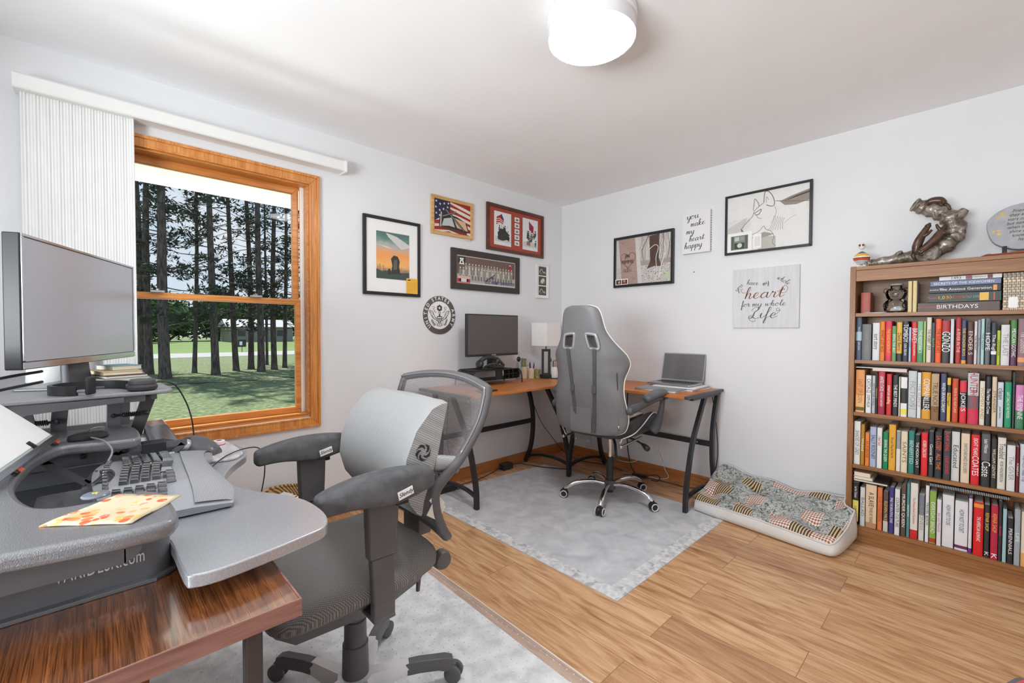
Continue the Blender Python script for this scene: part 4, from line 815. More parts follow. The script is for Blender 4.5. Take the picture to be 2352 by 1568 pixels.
for lst, z, g in ((S2, SH[1], 'books on the second shelf'), (S3, SH[2], 'books on the third shelf'), (S4, SH[3], 'books on the fourth shelf'), (S5, SH[4], 'books on the lowest shelf')):
    for k, (x0, x1, h, col, ttl, tc, desc, bands, ts) in enumerate(lst):
        random.seed(k + int(z * 100))
        nm = 'hardcover_book' if k % 2 else 'paperback_book'
        book('book', desc + ', ' + g[6:] if len((desc + g).split()) < 15 else desc, x0, x1 - .0006, z, h, col, g, ttl, tc, bands, d=random.uniform(.135, .165), y=-.235 + random.uniform(-.004, .012), tsize=ts, hard=bool(k % 2))
def flatbook(name, label, x0, x1, y0, y1, z, h, col, group, title=None, tcol=W_, band=None, cat_='book', face=True):
    t = thing(name, label, cat_, (x0, y0, z), 0, group); wx, wy = x1 - x0, y1 - y0
    b = B(); b.box(0, wx, 0, wy, 0, .002); b.box(0, wx, 0, wy, h - .002, h)
    if face: b.prism([(0, 0), (0, .0)], 0, 0) if False else b.box(0, wx, 0, .003, 0, h)
    obj('cover', b, C(*col, .45), t, smooth=0, bev=.0008)
    b = B(); b.box(.003, wx - .003, .003 if face else .002, wy - .003, .002, h - .002); obj('page_block', b, PAGE, t, smooth=0)
    if title:
        for s_, f, c, q in title:
            o = text(s_, h * q, C(*c), t, (wx * f, -.0006, h / 2), ext=.0001, name='spine_title')
    if band:
        for f0, f1, c in band: b = B(); b.box(wx * f0, wx * f1, -.0007, .001, h * .1, h * .9); obj('spine_band', b, C(*c, .45), t, smooth=0)
    return t
g = 'stack of books lying on the top shelf'
flatbook('book', 'brown book titled BIRTHDAYS, bottom of the lying stack', 2.637, 2.928, -.235, -.04, 1.308, .046, (92, 76, 70), g, [('BIRTHDAYS', .5, W_, .62), ('Gary Goldschneider', .16, (206, 100, 80), .26)])
flatbook('book', 'dark green book titled 1,000 BOOKS TO READ, second in the lying stack', 2.676, 2.932, -.233, -.05, 1.355, .047, (56, 68, 62), g, [('1,000', .24, Y_, .5), ('BOOKS', .37, (206, 90, 70), .4), ('READ', .48, (200, 90, 60), .4), ('YOU DIE', .60, (120, 170, 170), .34), ('Mustich', .08, (206, 100, 80), .34)], band=((.72, .84, (226, 180, 80)), (.90, .92, (206, 80, 50))))
flatbook('book', 'black book titled The Anxious Generation, third in the lying stack', 2.679, 2.930, -.236, -.07, 1.403, .033, (50, 50, 58), g, [('The Anxious Generation', .52, W_, .55), ('Jonathan Haidt', .13, W_, .3)], band=((.90, .95, (226, 160, 60)),))
flatbook('book', 'blue-grey book titled SECRETS OF THE ICEWOMEN in the lying stack', 2.684, 2.930, -.234, -.07, 1.437, .027, (112, 126, 164), g, [('SECRETS OF THE ICEWOMEN', .48, W_, .6)])
flatbook('book', 'white and plum book titled 1493 on top of the lying stack', 2.716, 2.933, -.230, -.08, 1.465, .021, (224, 224, 222), g, [('1493', .28, K_, .9), ('TERRIFICALLY', .64, K_, .4)], band=((.44, .54, (150, 80, 90)), (.78, .86, (120, 60, 60))))
g = 'small things on the top shelf'
t = book('small_book', 'small brick-red boxed book standing alone on the top shelf', 2.395, 2.437, 1.308, .118, (168, 84, 72), g, 'THE WAY', (206, 120, 100), y=-.20, d=.10)
for k, l in enumerate(('thin white-edged cream book beside the glass bear jar', 'thin cream book between its twin and the lying stack')):
    book('thin_book', l, 2.598 + k * .019, 2.614 + k * .019, 1.308, .165, (200, 204, 200), g, None, bands=((0, 1, (218, 196, 146)),), hard=True)
t = thing('loose_papers', 'few loose white papers lying beside the glass bear jar', 'papers', (2.445, -.20, 1.308), 0, g)
for k in range(3):
    b = B(); b.M = Matrix.Rotation(.25 * k - .1, 4, 'Z') @ Matrix.Translation((.002 * k, 0, .0)); b.box(-.035, .05, -.035, .03, .0002 + .0012 * k, .0012 + .0012 * k); obj('sheet', b, PAPER, t, smooth=0)
# glass bear jar
CLG = clear_pane('clear_glass_jar', .30, (.97, .98, .98, 1))
t = thing('glass_bear_jar', 'clear glass bear-shaped jar with papers inside on the top shelf', 'jar', (2.545, -.18, 1.308), 0, g)
b = B(); b.lathe([(.030, .002), (.050, .012), (.054, .038), (.046, .062), (.034, .074), (.040, .082), (.046, .104), (.042, .124), (.024, .136), (.024, .148)], 28); obj('body', b, CLG, t)
for sx_ in (-1, 1):
    b = B(); b.ball((sx_ * .041, 0, .122), (.014, .010, .014), 12); obj('ear', b, CLG, t)
    b = B(); b.ball((sx_ * .040, -.03, .04), (.013, .016, .018), 12); obj('paw', b, CLG, t)
b = B(); b.ball((0, -.046, .096), (.016, .010, .012), 12); obj('snout', b, CLG, t)
b = B(); b.lathe([(.025, .148), (.030, .150), (.030, .158), (.0, .159)], 20); obj('lid', b, mat('glass_lid', (226, 232, 232), .05, trans=.6, var=0), t)
b = B()
for k in range(4): b.M = Matrix.Rotation(k * .8, 4, 'Z') @ Matrix.Rotation(.5, 4, 'X'); b.box(-.022, .022, -.015, .015, .02 + .004 * k, .021 + .004 * k)
obj('paper_notes', b, PAPER, t, smooth=0)
# patterned upright books beyond the stack
def f_blk(t_, N, Lk, b_):
    v = vec_(N, Lk, (1, 1, 1)); br = N.new('ShaderNodeTexBrick'); s_ = N.new('ShaderNodeSeparateXYZ'); cb = N.new('ShaderNodeCombineXYZ'); Lk.new(v, s_.inputs[0]); Lk.new(s_.outputs[0], cb.inputs[0]); Lk.new(s_.outputs[2], cb.inputs[1]); Lk.new(cb.outputs[0], br.inputs[0])
    br.inputs['Scale'].default_value = 1; br.inputs['Brick Width'].default_value = .016; br.inputs['Row Height'].default_value = .012; br.inputs['Mortar Size'].default_value = .0012
    br.inputs['Color1'].default_value = L3((226, 208, 176)); br.inputs['Color2'].default_value = L3((150, 148, 144)); br.inputs['Mortar'].default_value = L3((110, 100, 90)); Lk.new(br.outputs[0], b_.inputs['Base Color'])
PATT = tex_mat('cream_block_pattern', f_blk, .6)
for k in range(8):
    x = 2.937 + k * .0135
    t = thing('patterned_box', 'narrow cream and grey block-patterned upright box file on the top shelf', 'box file', (x, -.235, 1.308), 0, 'row of patterned boxes on the top shelf')
    b = B(); b.box(0, .0128, 0, .15, 0, .176); obj('body', b, PATT, t, smooth=0, bev=.001)
b = B(); b.prism(rrect(0, .030, 0, .052, .006), -.001, 0, 'y'); t = tag(obj('price_tag', b, PAPER), 'white barcode tag hanging on the patterned boxes', 'tag'); t.location = (2.955, -.2365, 1.318)
# lying things on lower shelves
g = 'things lying on top of the upright books'
tag(obj('paper_sheet', B().box(2.384, 2.60, -.245, -.06, 1.0185, 1.0215) if False else B().box(2.384, 2.60, -.236, -.06, .9995, 1.003), PAPER, smooth=0), 'white booklet lying flat above the pink-edged book', 'booklet')
flatbook('book', 'pink-edged white book lying on top of the third shelf books', 2.455, 2.603, -.236, -.08, .985, .0142, (224, 176, 190), g, face=False)
flatbook('book', 'kraft-brown paper-edged book, topmost of three lying over the lowest shelf', 2.383, 2.46, -.236, -.07, .379, .024, (206, 170, 126), g, face=False)
flatbook('book', 'cream book in the middle of three lying over the lowest shelf', 2.383, 2.47, -.238, -.06, .363, .0155, (222, 210, 180), g, face=False)
flatbook('book', 'wide dark-covered white book, lowest of three lying over the lowest shelf', 2.383, 2.535, -.240, -.05, .350, .0125, (70, 62, 58), g, face=False)
t = thing('spiral_notebook', 'black spiral-bound notebook lying on top of the lowest shelf books', 'notebook', (2.700, -.238, .3745 + .026), 0, g)
b = B(); b.box(0, .28, .004, .17, 0, .012); obj('cover', b, C(62, 66, 70), t, smooth=0)
b = B()
for k in range(46): b.tube([(.004 + k * .006, .006 + .006 * math.cos(q), .006 + .0075 * math.sin(q)) for q in [2 * PI * j / 8 for j in range(8)]], .0009, 4, closed=True)
obj('spiral_binding', b, WHITE, t)
# small red box end
tag(obj('small_box', B().box(2.995, 3.04, -.236, -.16, .371, .392) if False else B().box(3.043, 3.075, -.236, -.16, .098, .16), C(206, 70, 60), smooth=0), 'small red box at the end of the lowest shelf', 'box')

# ---- top of the bookcase
t = thing('skull_figurine', 'little round striped figurine with a white skull head on top of the bookcase', 'figurine', (2.388, -.16, 1.572))
def f_str(t_, N, Lk, b_):
    c = N.new('ShaderNodeTexCoord'); s_ = N.new('ShaderNodeSeparateXYZ'); Lk.new(c.outputs['Object'], s_.inputs[0]); m = N.new('ShaderNodeMath'); m.operation = 'MULTIPLY'; m.inputs[1].default_value = 10; Lk.new(s_.outputs[2], m.inputs[0])
    r = N.new('ShaderNodeValToRGB'); e = r.color_ramp; e.interpolation = 'CONSTANT'; st = [(0, (226, 228, 230)), (.30, (190, 206, 214)), (.42, (206, 84, 50)), (.54, (60, 50, 50)), (.58, (240, 236, 226)), (.66, (232, 176, 70)), (.82, (90, 110, 124)), (.94, (200, 210, 214))]
    e.elements[0].position = 0; e.elements[0].color = L3(st[0][1]); e.elements[1].position = st[1][0]; e.elements[1].color = L3(st[1][1])
    for p, c_ in st[2:]: q = e.elements.new(p); q.color = L3(c_)
    Lk.new(m.outputs[0], r.inputs[0]); Lk.new(r.outputs[0], b_.inputs['Base Color'])
b = B(); b.lathe([(.010, .018), (.022, .026), (.040, .050), (.041, .058), (.030, .078), (.012, .092), (.004, .098)], 24); obj('body', b, tex_mat('striped_ceramic', f_str, .12), t)
b = B(); b.ball((0, 0, .128), (.019, .017, .017), 16); b.ball((0, -.003, .114), (.011, .012, .008), 12); obj('head', b, mat('white_ceramic', (238, 236, 232), .2), t)
for sx_ in (-1, 1):
    b = B(); b.lathe([(.0065, 0), (.0045, .0015), (.0, .0018)], 12, (sx_ * .0075 - .0, -.0155, .13), RX(PI / 2)); obj('eye', b, C(120, 40, 46), t)
    b = B(); b.tube([(sx_ * .006, 0, .024), (sx_ * .012, -.008, .014), (sx_ * .02, -.012, .003)], .0035, 6); obj('foot', b, WHITE, t)
    b = B(); b.tube([(sx_ * .034, 0, .066), (sx_ * .042, -.004, .05), (sx_ * .036, -.008, .03)], .0022, 6); obj('arm', b, WHITE, t)
b = B(); b.tube([(0, 0, .095), (.001, 0, .105), (0, 0, .114)], .003, 6); obj('neck', b, WHITE, t)

def f_drift(t_, N, Lk, b_):
    v = vec_(N, Lk, (14, 14, 14)); a_ = noise_(N, Lk, v, 1.5, 5, 1.5); Lk.new(ramp_(N, Lk, a_, [(.3, (70, 60, 54)), (.5, (128, 118, 106)), (.7, (184, 178, 170))]), b_.inputs['Base Color']); bump_(N, Lk, b_, a_, .8, .006)
DRIFT = tex_mat('bronzed_driftwood', f_drift, .32, metal=.35)
OTTER = mat('brown_otter_bronze', (98, 74, 62), .28, .35, var=.2, scale=40)
t = thing('driftwood_sculpture', 'bronze sculpture of otters climbing a curled driftwood log on the bookcase', 'sculpture', (2.62, -.15, 1.572))
P = cat([(-.21, -.01, .022), (-.13, -.005, .028), (-.04, 0, .040), (.05, .005, .050), (.115, .01, .095), (.145, .01, .155), (.130, .005, .22), (.085, .0, .265), (.035, -.005, .292), (-.005, -.02, .315)], 5)
n = len(P); rad = [(.020 + .026 * min(1, i / n * 2.2)) if i < n * .55 else .046 - .013 * (i / n - .55) / .45 for i in range(n)]
b = B(); b.tube(P, [r * (1 + .12 * math.sin(i * 1.7)) for i, r in enumerate(rad)], 14); obj('log', b, DRIFT, t, smooth=180)
b = B(); d = (P[-1] - P[-3]).normalized(); b.lathe([(.034, 0), (.036, .006), (.03, .008), (.026, .005), (.016, .008), (.012, .005), (.0, .006)], 20, P[-1], d.to_track_quat('Z', 'Y').to_matrix()); obj('log_end', b, DRIFT, t)
b = B(); b.tube(cat([(.13, 0, .20), (.165, -.005, .235), (.185, -.01, .258)], 4), [.03, .029, .028, .027, .025, .023, .02, .018, .014], 9); obj('branch_stub', b, DRIFT, t, smooth=180)
b = B(); b.ball((.165, .0, .15), (.025, .03, .04), 10); obj('burl', b, DRIFT, t)
b = B(); b.lathe([(.045, -.02), (.05, 0), (.042, .012), (.034, .006), (.022, .012), (.012, .006), (0, .01)], 20, (.05, -.045, .045), RX(PI / 2)); obj('knot_stub', b, DRIFT, t)
b = B(); b.tube(cat([(-.09, -.01, .04), (-.07, -.02, .062), (-.055, -.025, .07)], 3), [.014, .014, .013, .013, .012, .011, .009], 8); obj('root_stub', b, DRIFT, t, smooth=180)
def otter(pts, rads, legs, tail):
    b = B(); b.tube(cat(pts, 4), [x for i in range(len(rads) - 1) for x in [rads[i] + (rads[i + 1] - rads[i]) * k / 4 for k in range(4)]] + [rads[-1]], 10)
    h = Vector(pts[-1]); d = (h - Vector(pts[-2])).normalized(); b.ball(h + d * .004, (.014, .013, .013), 10); b.ball(h + d * .016, (.008, .008, .007), 8)
    s_ = d.cross(Vector((0, 0, 1))).normalized() if abs(d.z) < .95 else Vector((0, 1, 0))
    for q in (-1, 1): b.ball(h + s_ * .011 * q - d * .004 + Vector((0, 0, .008)), .004, 6)
    for l in legs: b.tube(cat(l, 3), [.010, .009, .008, .008, .007, .006, .006][:len(cat(l, 3))], 7)
    b.tube(cat(tail, 3), [.012, .011, .010, .009, .008, .006, .004][:len(cat(tail, 3))], 7); return b
obj('otter', otter([(.0, -.045, .05), (.005, -.045, .085), (.015, -.045, .12), (.03, -.045, .155), (.045, -.045, .185)], [.014, .021, .020, .016, .012], [[(.025, -.05, .135), (.045, -.055, .145), (.062, -.05, .165)], [(.01, -.05, .06), (.02, -.06, .045), (.03, -.065, .035)]], [(.0, -.045, .055), (-.01, -.045, .04), (.0, -.05, .025)]), OTTER, t, smooth=180)
obj('otter', otter([(.10, -.045, .165), (.09, -.05, .135), (.07, -.055, .105), (.045, -.06, .08), (.022, -.065, .058)], [.012, .021, .021, .018, .013], [[(.09, -.055, .145), (.115, -.055, .14), (.13, -.04, .135)], [(.05, -.065, .08), (.035, -.075, .06), (.02, -.075, .045)], [(.1, -.05, .15), (.085, -.055, .175), (.08, -.05, .19)]], [(.1, -.045, .16), (.112, -.045, .18), (.11, -.04, .195)]), OTTER, t, smooth=180)
obj('otter', otter([(.105, -.02, .298), (.088, -.022, .318), (.062, -.024, .322), (.044, -.028, .316), (.034, -.03, .308)], [.016, .021, .019, .015, .012], [[(.05, -.032, .315), (.035, -.04, .305), (.022, -.04, .30)], [(.095, -.03, .31), (.09, -.04, .298), (.1, -.042, .285)]], [(.108, -.02, .295), (.122, -.025, .28), (.128, -.03, .262)]), OTTER, t, smooth=180)
# stone plaque on a black stand
t = thing('stone_plaque', 'oval grey stone plaque with gold stars and a script verse on a black stand', 'plaque', (3.015, -.13, 1.572))
ST = mat('grey_slate_stone', (176, 178, 182), .6, var=.08, scale=18, bump=.3, bscale=60)
pts = [(.135 * math.copysign(abs(math.cos(q)) ** .85, math.cos(q)) * (1 + .03 * math.sin(3 * q) + .015 * math.sin(7 * q)), .135 + .115 * math.copysign(abs(math.sin(q)) ** .85, math.sin(q)) * (1 + .02 * math.cos(4 * q))) for q in [2 * PI * k / 36 for k in range(36)]]
Mx = Matrix.Translation((0, 0, .012)) @ Matrix.Rotation(-.16, 4, 'X'); b = B(); b.M = Mx; b.prism(pts, -.012, .012, 'y'); obj('stone', b, ST, t, bev=.004, seg=3, smooth=50)
GOLD = mat('gold_paint', (236, 196, 96), .3, .4); 
a = Art(1, 1)
for x, y, r in ((-.085, .205, .012), (-.098, .188, .008), (-.075, .19, .006), (-.112, .12, .009), (-.096, .122, .007), (-.095, .105, .012)): a.star(GOLD, x, y, r)
o = a.build('gold_stars', t, 0); o.matrix_basis = Mx @ Matrix.Translation((0, -.0125, 0))
for k, s_ in enumerate(('Friends', 'they are like', 'stars on high', 'but neither lost', 'when no', 'shine down', 'know they', 'have')):
    o = text(s_, .0205, C(70, 60, 50), t, (0, 0, 0), shear=.35, name='verse_lettering', align='LEFT', sx=.9); o.matrix_basis = Mx @ Matrix.Translation((-.052 - .018 * math.sin(PI * min(k, 6) / 6) + .02 * (k == 7), -.0123, .215 - k * .0208)) @ Matrix.Rotation(PI / 2, 4, 'X') @ Matrix.Diagonal((.9, 1, 1, 1))
b = B()
for sx_ in (-1, 1): b.prism([(-.05, 0), (.035, 0), (.035, .012), (-.01, .014), (-.028, .05), (-.040, .05), (-.048, .015)], sx_ * .075 - .008, sx_ * .075 + .008, 'x')
b.box(-.075, .075, -.005, .03, 0, .012); obj('stand', b, BLACK, t, bev=.002)
b = B(); b.tube(cat([(2.835, -.11, 1.5775), (2.86, -.12, 1.579), (2.885, -.135, 1.588), (2.905, -.14, 1.584), (2.95, -.195, 1.579), (3.02, -.225, 1.579), (3.12, -.22, 1.579)], 5), .007, 8, flat=1.6)
tag(obj('leather_strap', b, C(150, 76, 54), smooth=180), 'rust-red leather strap lying between the sculpture and the stone plaque', 'strap')

# ================================================================ dog bed
def f_bed(t_, N, Lk, b_):
    v = vec_(N, Lk, (1, 1, 1)); c = N.new('ShaderNodeTexBrick'); c.inputs['Scale'].default_value = 1; c.inputs['Brick Width'].default_value = .105; c.inputs['Row Height'].default_value = .085; c.inputs['Mortar Size'].default_value = 0; c.inputs['Color1'].default_value = (0, 0, 0, 1); c.inputs['Color2'].default_value = (1, 1, 1, 1); c.offset = .4; Lk.new(v, c.inputs['Vector'])
    s_ = N.new('ShaderNodeSeparateColor'); Lk.new(c.outputs['Color'], s_.inputs[0])
    w_ = N.new('ShaderNodeTexWave'); w_.inputs['Scale'].default_value = 22; Lk.new(v, w_.inputs['Vector'])
    w2 = N.new('ShaderNodeTexWave'); w2.bands_direction = 'Y'; w2.inputs['Scale'].default_value = 22; Lk.new(v, w2.inputs['Vector'])
    st = ramp_(N, Lk, w_.outputs['Fac'], [(.35, (48, 42, 38)), (.5, (206, 182, 142)), (.9, (206, 182, 142))])
    pl = mix_(N, Lk, .5, ramp_(N, Lk, w_.outputs['Fac'], [(.3, (186, 104, 58)), (.7, (240, 236, 230))]), ramp_(N, Lk, w2.outputs['Fac'], [(.25, (60, 40, 36)), (.4, (196, 112, 66)), (.75, (240, 232, 222))]))
    n_ = noise_(N, Lk, v, 34, 6, 2.0); ct = ramp_(N, Lk, n_, [(.36, (84, 94, 80)), (.46, (146, 152, 148)), (.56, (206, 208, 206)), (.66, (126, 96, 82))])
    def sel(lo): m = N.new('ShaderNodeMath'); m.operation = 'GREATER_THAN'; m.inputs[1].default_value = lo; Lk.new(s_.outputs[0], m.inputs[0]); return m.outputs[0]
    c1 = mix_(N, Lk, sel(.58), ct, pl); c1 = mix_(N, Lk, sel(.76), c1, st); c1 = mix_(N, Lk, sel(.88), c1, ct)
    Lk.new(c1, b_.inputs['Base Color']); bump_(N, Lk, b_, n_, .15, .002)
t = thing('dog_bed', 'pet bed cushion with lodge-pattern plaid top and white fleece sides on the floor', 'pet bed', (1.96, -.30, 0), math.radians(-7))
nx, ny = 60, 34; Lx, Ly = .92, .50
def edge(u, v):   # rounded rectangle mapping
    x, y = (u - .5) * Lx, (v - .5) * Ly; return x, y
ca_, sa_ = math.cos(math.radians(-7)), math.sin(math.radians(-7))
def sq(x, y):     # the soft bed yields to the desk leg and to the bookcase side
    X, Y = 1.96 + x * ca_ - y * sa_, -.30 + x * sa_ + y * ca_
    X = max(X, 1.572 + .004 * math.sin(9 * Y)); Y = min(Y, -.020)
    if X > 2.342 and Y > -.268: X = 2.342 - .002 * (Y + .268) if Y > -.24 else 2.342 + (-.24 - Y) * .6
    X -= 1.96; Y += .30; return (X * ca_ + Y * sa_, -X * sa_ + Y * ca_)
b = B(); vs = []; F = []
tuft = [(.16, .3), (.16, .72), (.38, .3), (.38, .72), (.6, .3), (.6, .72), (.82, .3), (.82, .72)]
for j in range(ny + 1):
    for i in range(nx + 1):
        u, v = i / nx, j / ny; x, y = edge(u, v)
        h = .088 + .014 * math.sin(PI * u) + v ** 1.2 * (.110 * (1 - u) ** 1.4 + .045 + .145 * u ** 4)
        for tu, tv in tuft: q = ((u - tu) * Lx) ** 2 + ((v - tv) * Ly) ** 2; h -= (.034 * math.exp(-q / .0012) + .026 * math.exp(-q / .006)) * (.6 + .6 * v)
        h += .010 * math.sin(u * 19 + 3 * v) * math.sin(v * 11); ed = min(u, 1 - u, (v) * .6, (1 - v) * .6) * 14
        if ed < 1: h -= .022 * (1 - ed) ** 2
        ev = 1 - .06 * (abs(2 * u - 1) ** 6 + abs(2 * v - 1) ** 6)
        vs.append(sq(x * ev, y * ev) + (h,))
for j in range(ny):
    for i in range(nx): k = j * (nx + 1) + i; F.append((k, k + 1, k + nx + 2, k + nx + 1))
b._new(vs, F); obj('patterned_top', b, tex_mat('lodge_patchwork_fabric', f_bed, .85), t, smooth=180)
rim = [vs[i] for i in range(nx + 1)] + [vs[j * (nx + 1) + nx] for j in range(1, ny + 1)] + [vs[ny * (nx + 1) + i] for i in range(nx - 1, -1, -1)] + [vs[j * (nx + 1)] for j in range(ny - 1, 0, -1)]
rings = []
for f, ex in ((1.0, 1.0), (.86, 1.012), (.5, 1.026), (.2, 1.018), (.04, .985), (0.0, .95)):
    rings.append([Vector(sq(x * (1 + (ex - 1) * 1.3), y * (1 + (ex - 1) * 2.2)) + (max(.002, z * f) if f else .002,)) for x, y, z in rim])
b = B(); b.loft(rings, cap=False); b.bm.faces.new([v for v in list(b.bm.verts)[-len(rim):]])
FLEECE = mat('white_fleece', (222, 221, 218), .95, var=.02, bump=.3, bscale=90); obj('fleece_side', b, FLEECE, t, smooth=180)
b = B(); b.tube([Vector(p) + Vector((0, 0, .002)) for p in rim[::2]], .005, 6, closed=True); obj('piping', b, FLEECE, t, smooth=180)

# ================================================================ floor coverings
def f_vin(t_, N, Lk, b_):
    v = vec_(N, Lk, (1, 1, 1)); a_ = noise_(N, Lk, v, 9, 8, .6); g_ = noise_(N, Lk, v, 120, 3); c = ramp_(N, Lk, a_, [(.3, (188, 189, 192)), (.5, (204, 205, 208)), (.7, (220, 221, 223))])
    Lk.new(mix_(N, Lk, ramp_(N, Lk, g_, [(.6, (0, 0, 0)), (.75, (90, 90, 90))]), c, (.62, .62, .62, 1)), b_.inputs['Base Color'])
def f_vb(t_, N, Lk, b_):
    v = vec_(N, Lk, (1, 1, 1)); a_ = noise_(N, Lk, v, 26, 8, 1.0); Lk.new(ramp_(N, Lk, a_, [(.34, (176, 178, 180)), (.46, (208, 209, 210)), (.62, (230, 230, 230))]), b_.inputs['Base Color'])
t = thing('floor_mat', 'grey marbled floor mat with a pale border under the gaming chair', 'floor mat', (.95, -1.08, 0))
b = B(); b.prism([(.115, -1.722), (1.775, -1.722), (1.770, -.42), (.205, -.44)], 0, .003); obj('field', b, tex_mat('grey_marbled_vinyl', f_vin, .5), t, W=True, smooth=0)
b = B(); b.prism([(.115, -1.722), (1.775, -1.722), (1.770, -.42), (1.69, -.42), (1.694, -1.645), (.12, -1.645)], .003, .0036)
obj('border', b, tex_mat('pale_marbled_border', f_vb, .5), t, W=True, smooth=0)
def f_car(t_, N, Lk, b_):
    v = vec_(N, Lk, (1, 1, 1)); a_ = noise_(N, Lk, v, 16, 8, .5); g_ = noise_(N, Lk, v, 90, 4); c = ramp_(N, Lk, a_, [(.34, (204, 205, 206)), (.5, (228, 228, 228)), (.68, (244, 244, 244))])
    Lk.new(c, b_.inputs['Base Color']); bump_(N, Lk, b_, g_, .5, .004)
t = thing('area_rug', 'light grey mottled rug under the desk and mesh office chair', 'rug', (1.6, -3.2, 0))
b = B(); b.prism([(.75, -2.205), (2.35, -2.245), (2.36, -4.3), (.78, -4.3)], 0, .008); obj('pile', b, tex_mat('grey_rug_pile', f_car, .95), t, W=True, smooth=0)
t = thing('chair_mat', 'clear plastic chair mat with small cleats lying over the grey rug', 'chair mat', (1.6, -3.0, .0085))
MATP = mat('clear_vinyl', (246, 248, 250), .12, trans=.0, alpha=.13, var=0, spec=.6)
b = B(); b.prism([(.95, -2.17), (2.3, -2.19), (2.3, -3.6), (.95, -3.6)], .0086, .0105); obj('sheet', b, MATP, t, W=True, smooth=0)
b = B()
for i in range(42):
    for j in range(36): x, y = .98 + i * .031 + (.0155 if j % 2 else 0), -2.2 - j * .036; b.ball((x, y, .0108), (.0028, .0028, .0016), 6)
o = obj('cleats', b, mat('clear_cleat', (226, 228, 230), .15, var=0), t, W=True); o['kind'] = 'stuff'
b = B(); b.tube([(.95, -2.168, .0095), (2.3, -2.188, .0095)], .003, 6); obj('edge_lip', b, mat('clear_edge', (236, 226, 214), .1, var=0), t, W=True)
# ================================================================ corner desk
DZ = .778
t = thing('corner_desk', 'L-shaped orange-topped corner desk on curved black metal legs', 'desk', (.4, -.4, 0))
EDGE = mat('black_edge_cap', (66, 66, 70), .4)
b = B(); b.prism([(.03, -1.630), (.612, -1.630), (.612, -.66), (.612, -.612), (.03, -.622)], DZ - .018, DZ); obj('desktop', b, wood('orange_desk_laminate_y', (190, 112, 52), (212, 132, 68), 1, .4), t, W=True, bev=.0015, smooth=0)
b = B(); b.prism([(.03, -.620), (1.552, -.610), (1.552, -.03), (.03, -.03)], DZ - .018, DZ); obj('desktop', b, DESKW, t, W=True, bev=.0015, smooth=0)
b = B(); b.box(1.5525, 1.580, -.612, -.028, DZ - .020, DZ + .0005); obj('end_cap', b, EDGE, t, W=True, bev=.002, smooth=0)
b = B(); b.box(.028, .614, -1.658, -1.6305, DZ - .020, DZ + .0005); obj('end_cap', b, EDGE, t, W=True, bev=.002, smooth=0)
def leg_frame(fn, tag_):
    """fn(d, z) -> world point, d = distance from the wall"""
    upv = fn(0, 0) - fn(0, 0); ax_ = Vector((0, 1, 0)) if tag_ == 'x' else Vector((1, 0, 0))
    for nm, pts in (('leg', [(.285, DZ - .035), (.38, .60), (.47, .45), (.535, .25), (.562, .12), (.566, .006)]), ('leg', [(.065, DZ - .035), (.115, .60), (.145, .45), (.142, .28), (.11, .13), (.05, .012)])):
        b = B(); b.tube([fn(p.x, p.y) for p in cat([(d, z, 0) for d, z in pts], 5)], .0125, rect=True, upv=ax_, flat=1.35); obj(nm, b, BLKMET, t, W=True, smooth=40)
    b = B(); b.tube([fn(p.x, p.y) for p in cat([(.560, .085, 0), (.46, .108, 0), (.3, .112, 0), (.15, .085, 0), (.06, .03, 0)], 5)], .0105, rect=True, upv=ax_); obj('floor_brace', b, BLKMET, t, W=True, smooth=40)
    b = B(); b.bar(fn(.04, DZ - .030), fn(.50, DZ - .030), .028, .02); obj('top_bracket', b, BLKMET, t, W=True, smooth=0)
    b = B(); b.lathe([(.013, .0045), (.014, .010), (.010, .016)], 12, fn(.566, 0)); obj('foot', b, BLACK, t, W=True)
leg_frame(lambda d, z: Vector((d, -1.545, z)), 'x'); leg_frame(lambda d, z: Vector((d - .03, -.530, z)), 'x')
leg_frame(lambda d, z: Vector((.560, -d, z)), 'y'); leg_frame(lambda d, z: Vector((1.548, -d, z)), 'y')
b = B(); b.box(.118, .135, -1.545, -.530, .385, .425); obj('crossbar', b, BLKMET, t, W=True, smooth=0, bev=.002)
b = B(); b.box(.560, 1.548, -.148, -.131, .362, .402); obj('crossbar', b, BLKMET, t, W=True, smooth=0, bev=.002)
b = B(); b.lathe([(.007, 0), (.006, .004), (0, .005)], 10, (1.44, -.148, .382), RX(PI / 2)); obj('bolt', b, STEEL, t, W=True)

# cables under the desk
def cable(lab, pts, m=BLACK, r=.003, name='cable'):
    b = B(); b.tube(cat(pts, 6), r, 6); return tag(obj(name, b, m, smooth=180), lab, 'cable')
cable('black cable hanging from the desk corner down to the floor behind the left crossbar', [(.06, -.60, .755), (.055, -.5, .60), (.05, -.35, .35), (.06, -.2, .18), (.15, -.15, .06), (.35, -.16, .012), (.6, -.1, .012), (.8, -.14, .012)])
cable('black power cord along the baseboard from the adapter to the desk foot', [(.10, -1.70, .012), (.12, -1.45, .008), (.11, -1.15, .008), (.07, -.98, .01), (.055, -.86, .03)])
t = thing('power_adapter', 'small black power adapter on the floor by the baseboard under the desk', 'power adapter', (.06, -.80, .002))
b = B(); b.box(-.03, .03, -.06, .05, 0, .05); obj('body', b, BLACK, t, bev=.004)
b = B(); b.tube(cat([(.0, .05, .025), (.03, .12, .03), (.08, .2, .012), (.20, .25, .008), (.38, .36, .008)], 5), .004, 6); obj('cord', b, BLACK, t, smooth=180)
t = thing('foot_pedal', 'black plug strip on the floor behind the mesh office chair back', 'power strip', (.13, -1.50, .003))
b = B(); b.box(-.03, .05, -.11, .09, 0, .045); obj('body', b, BLACK, t, bev=.006)
b = B(); b.tube(cat([(.02, .09, .02), (.05, .13, .02), (.09, .09, .02), (.06, .0, .02)], 5), .004, 6); obj('cord', b, BLACK, t, smooth=180)
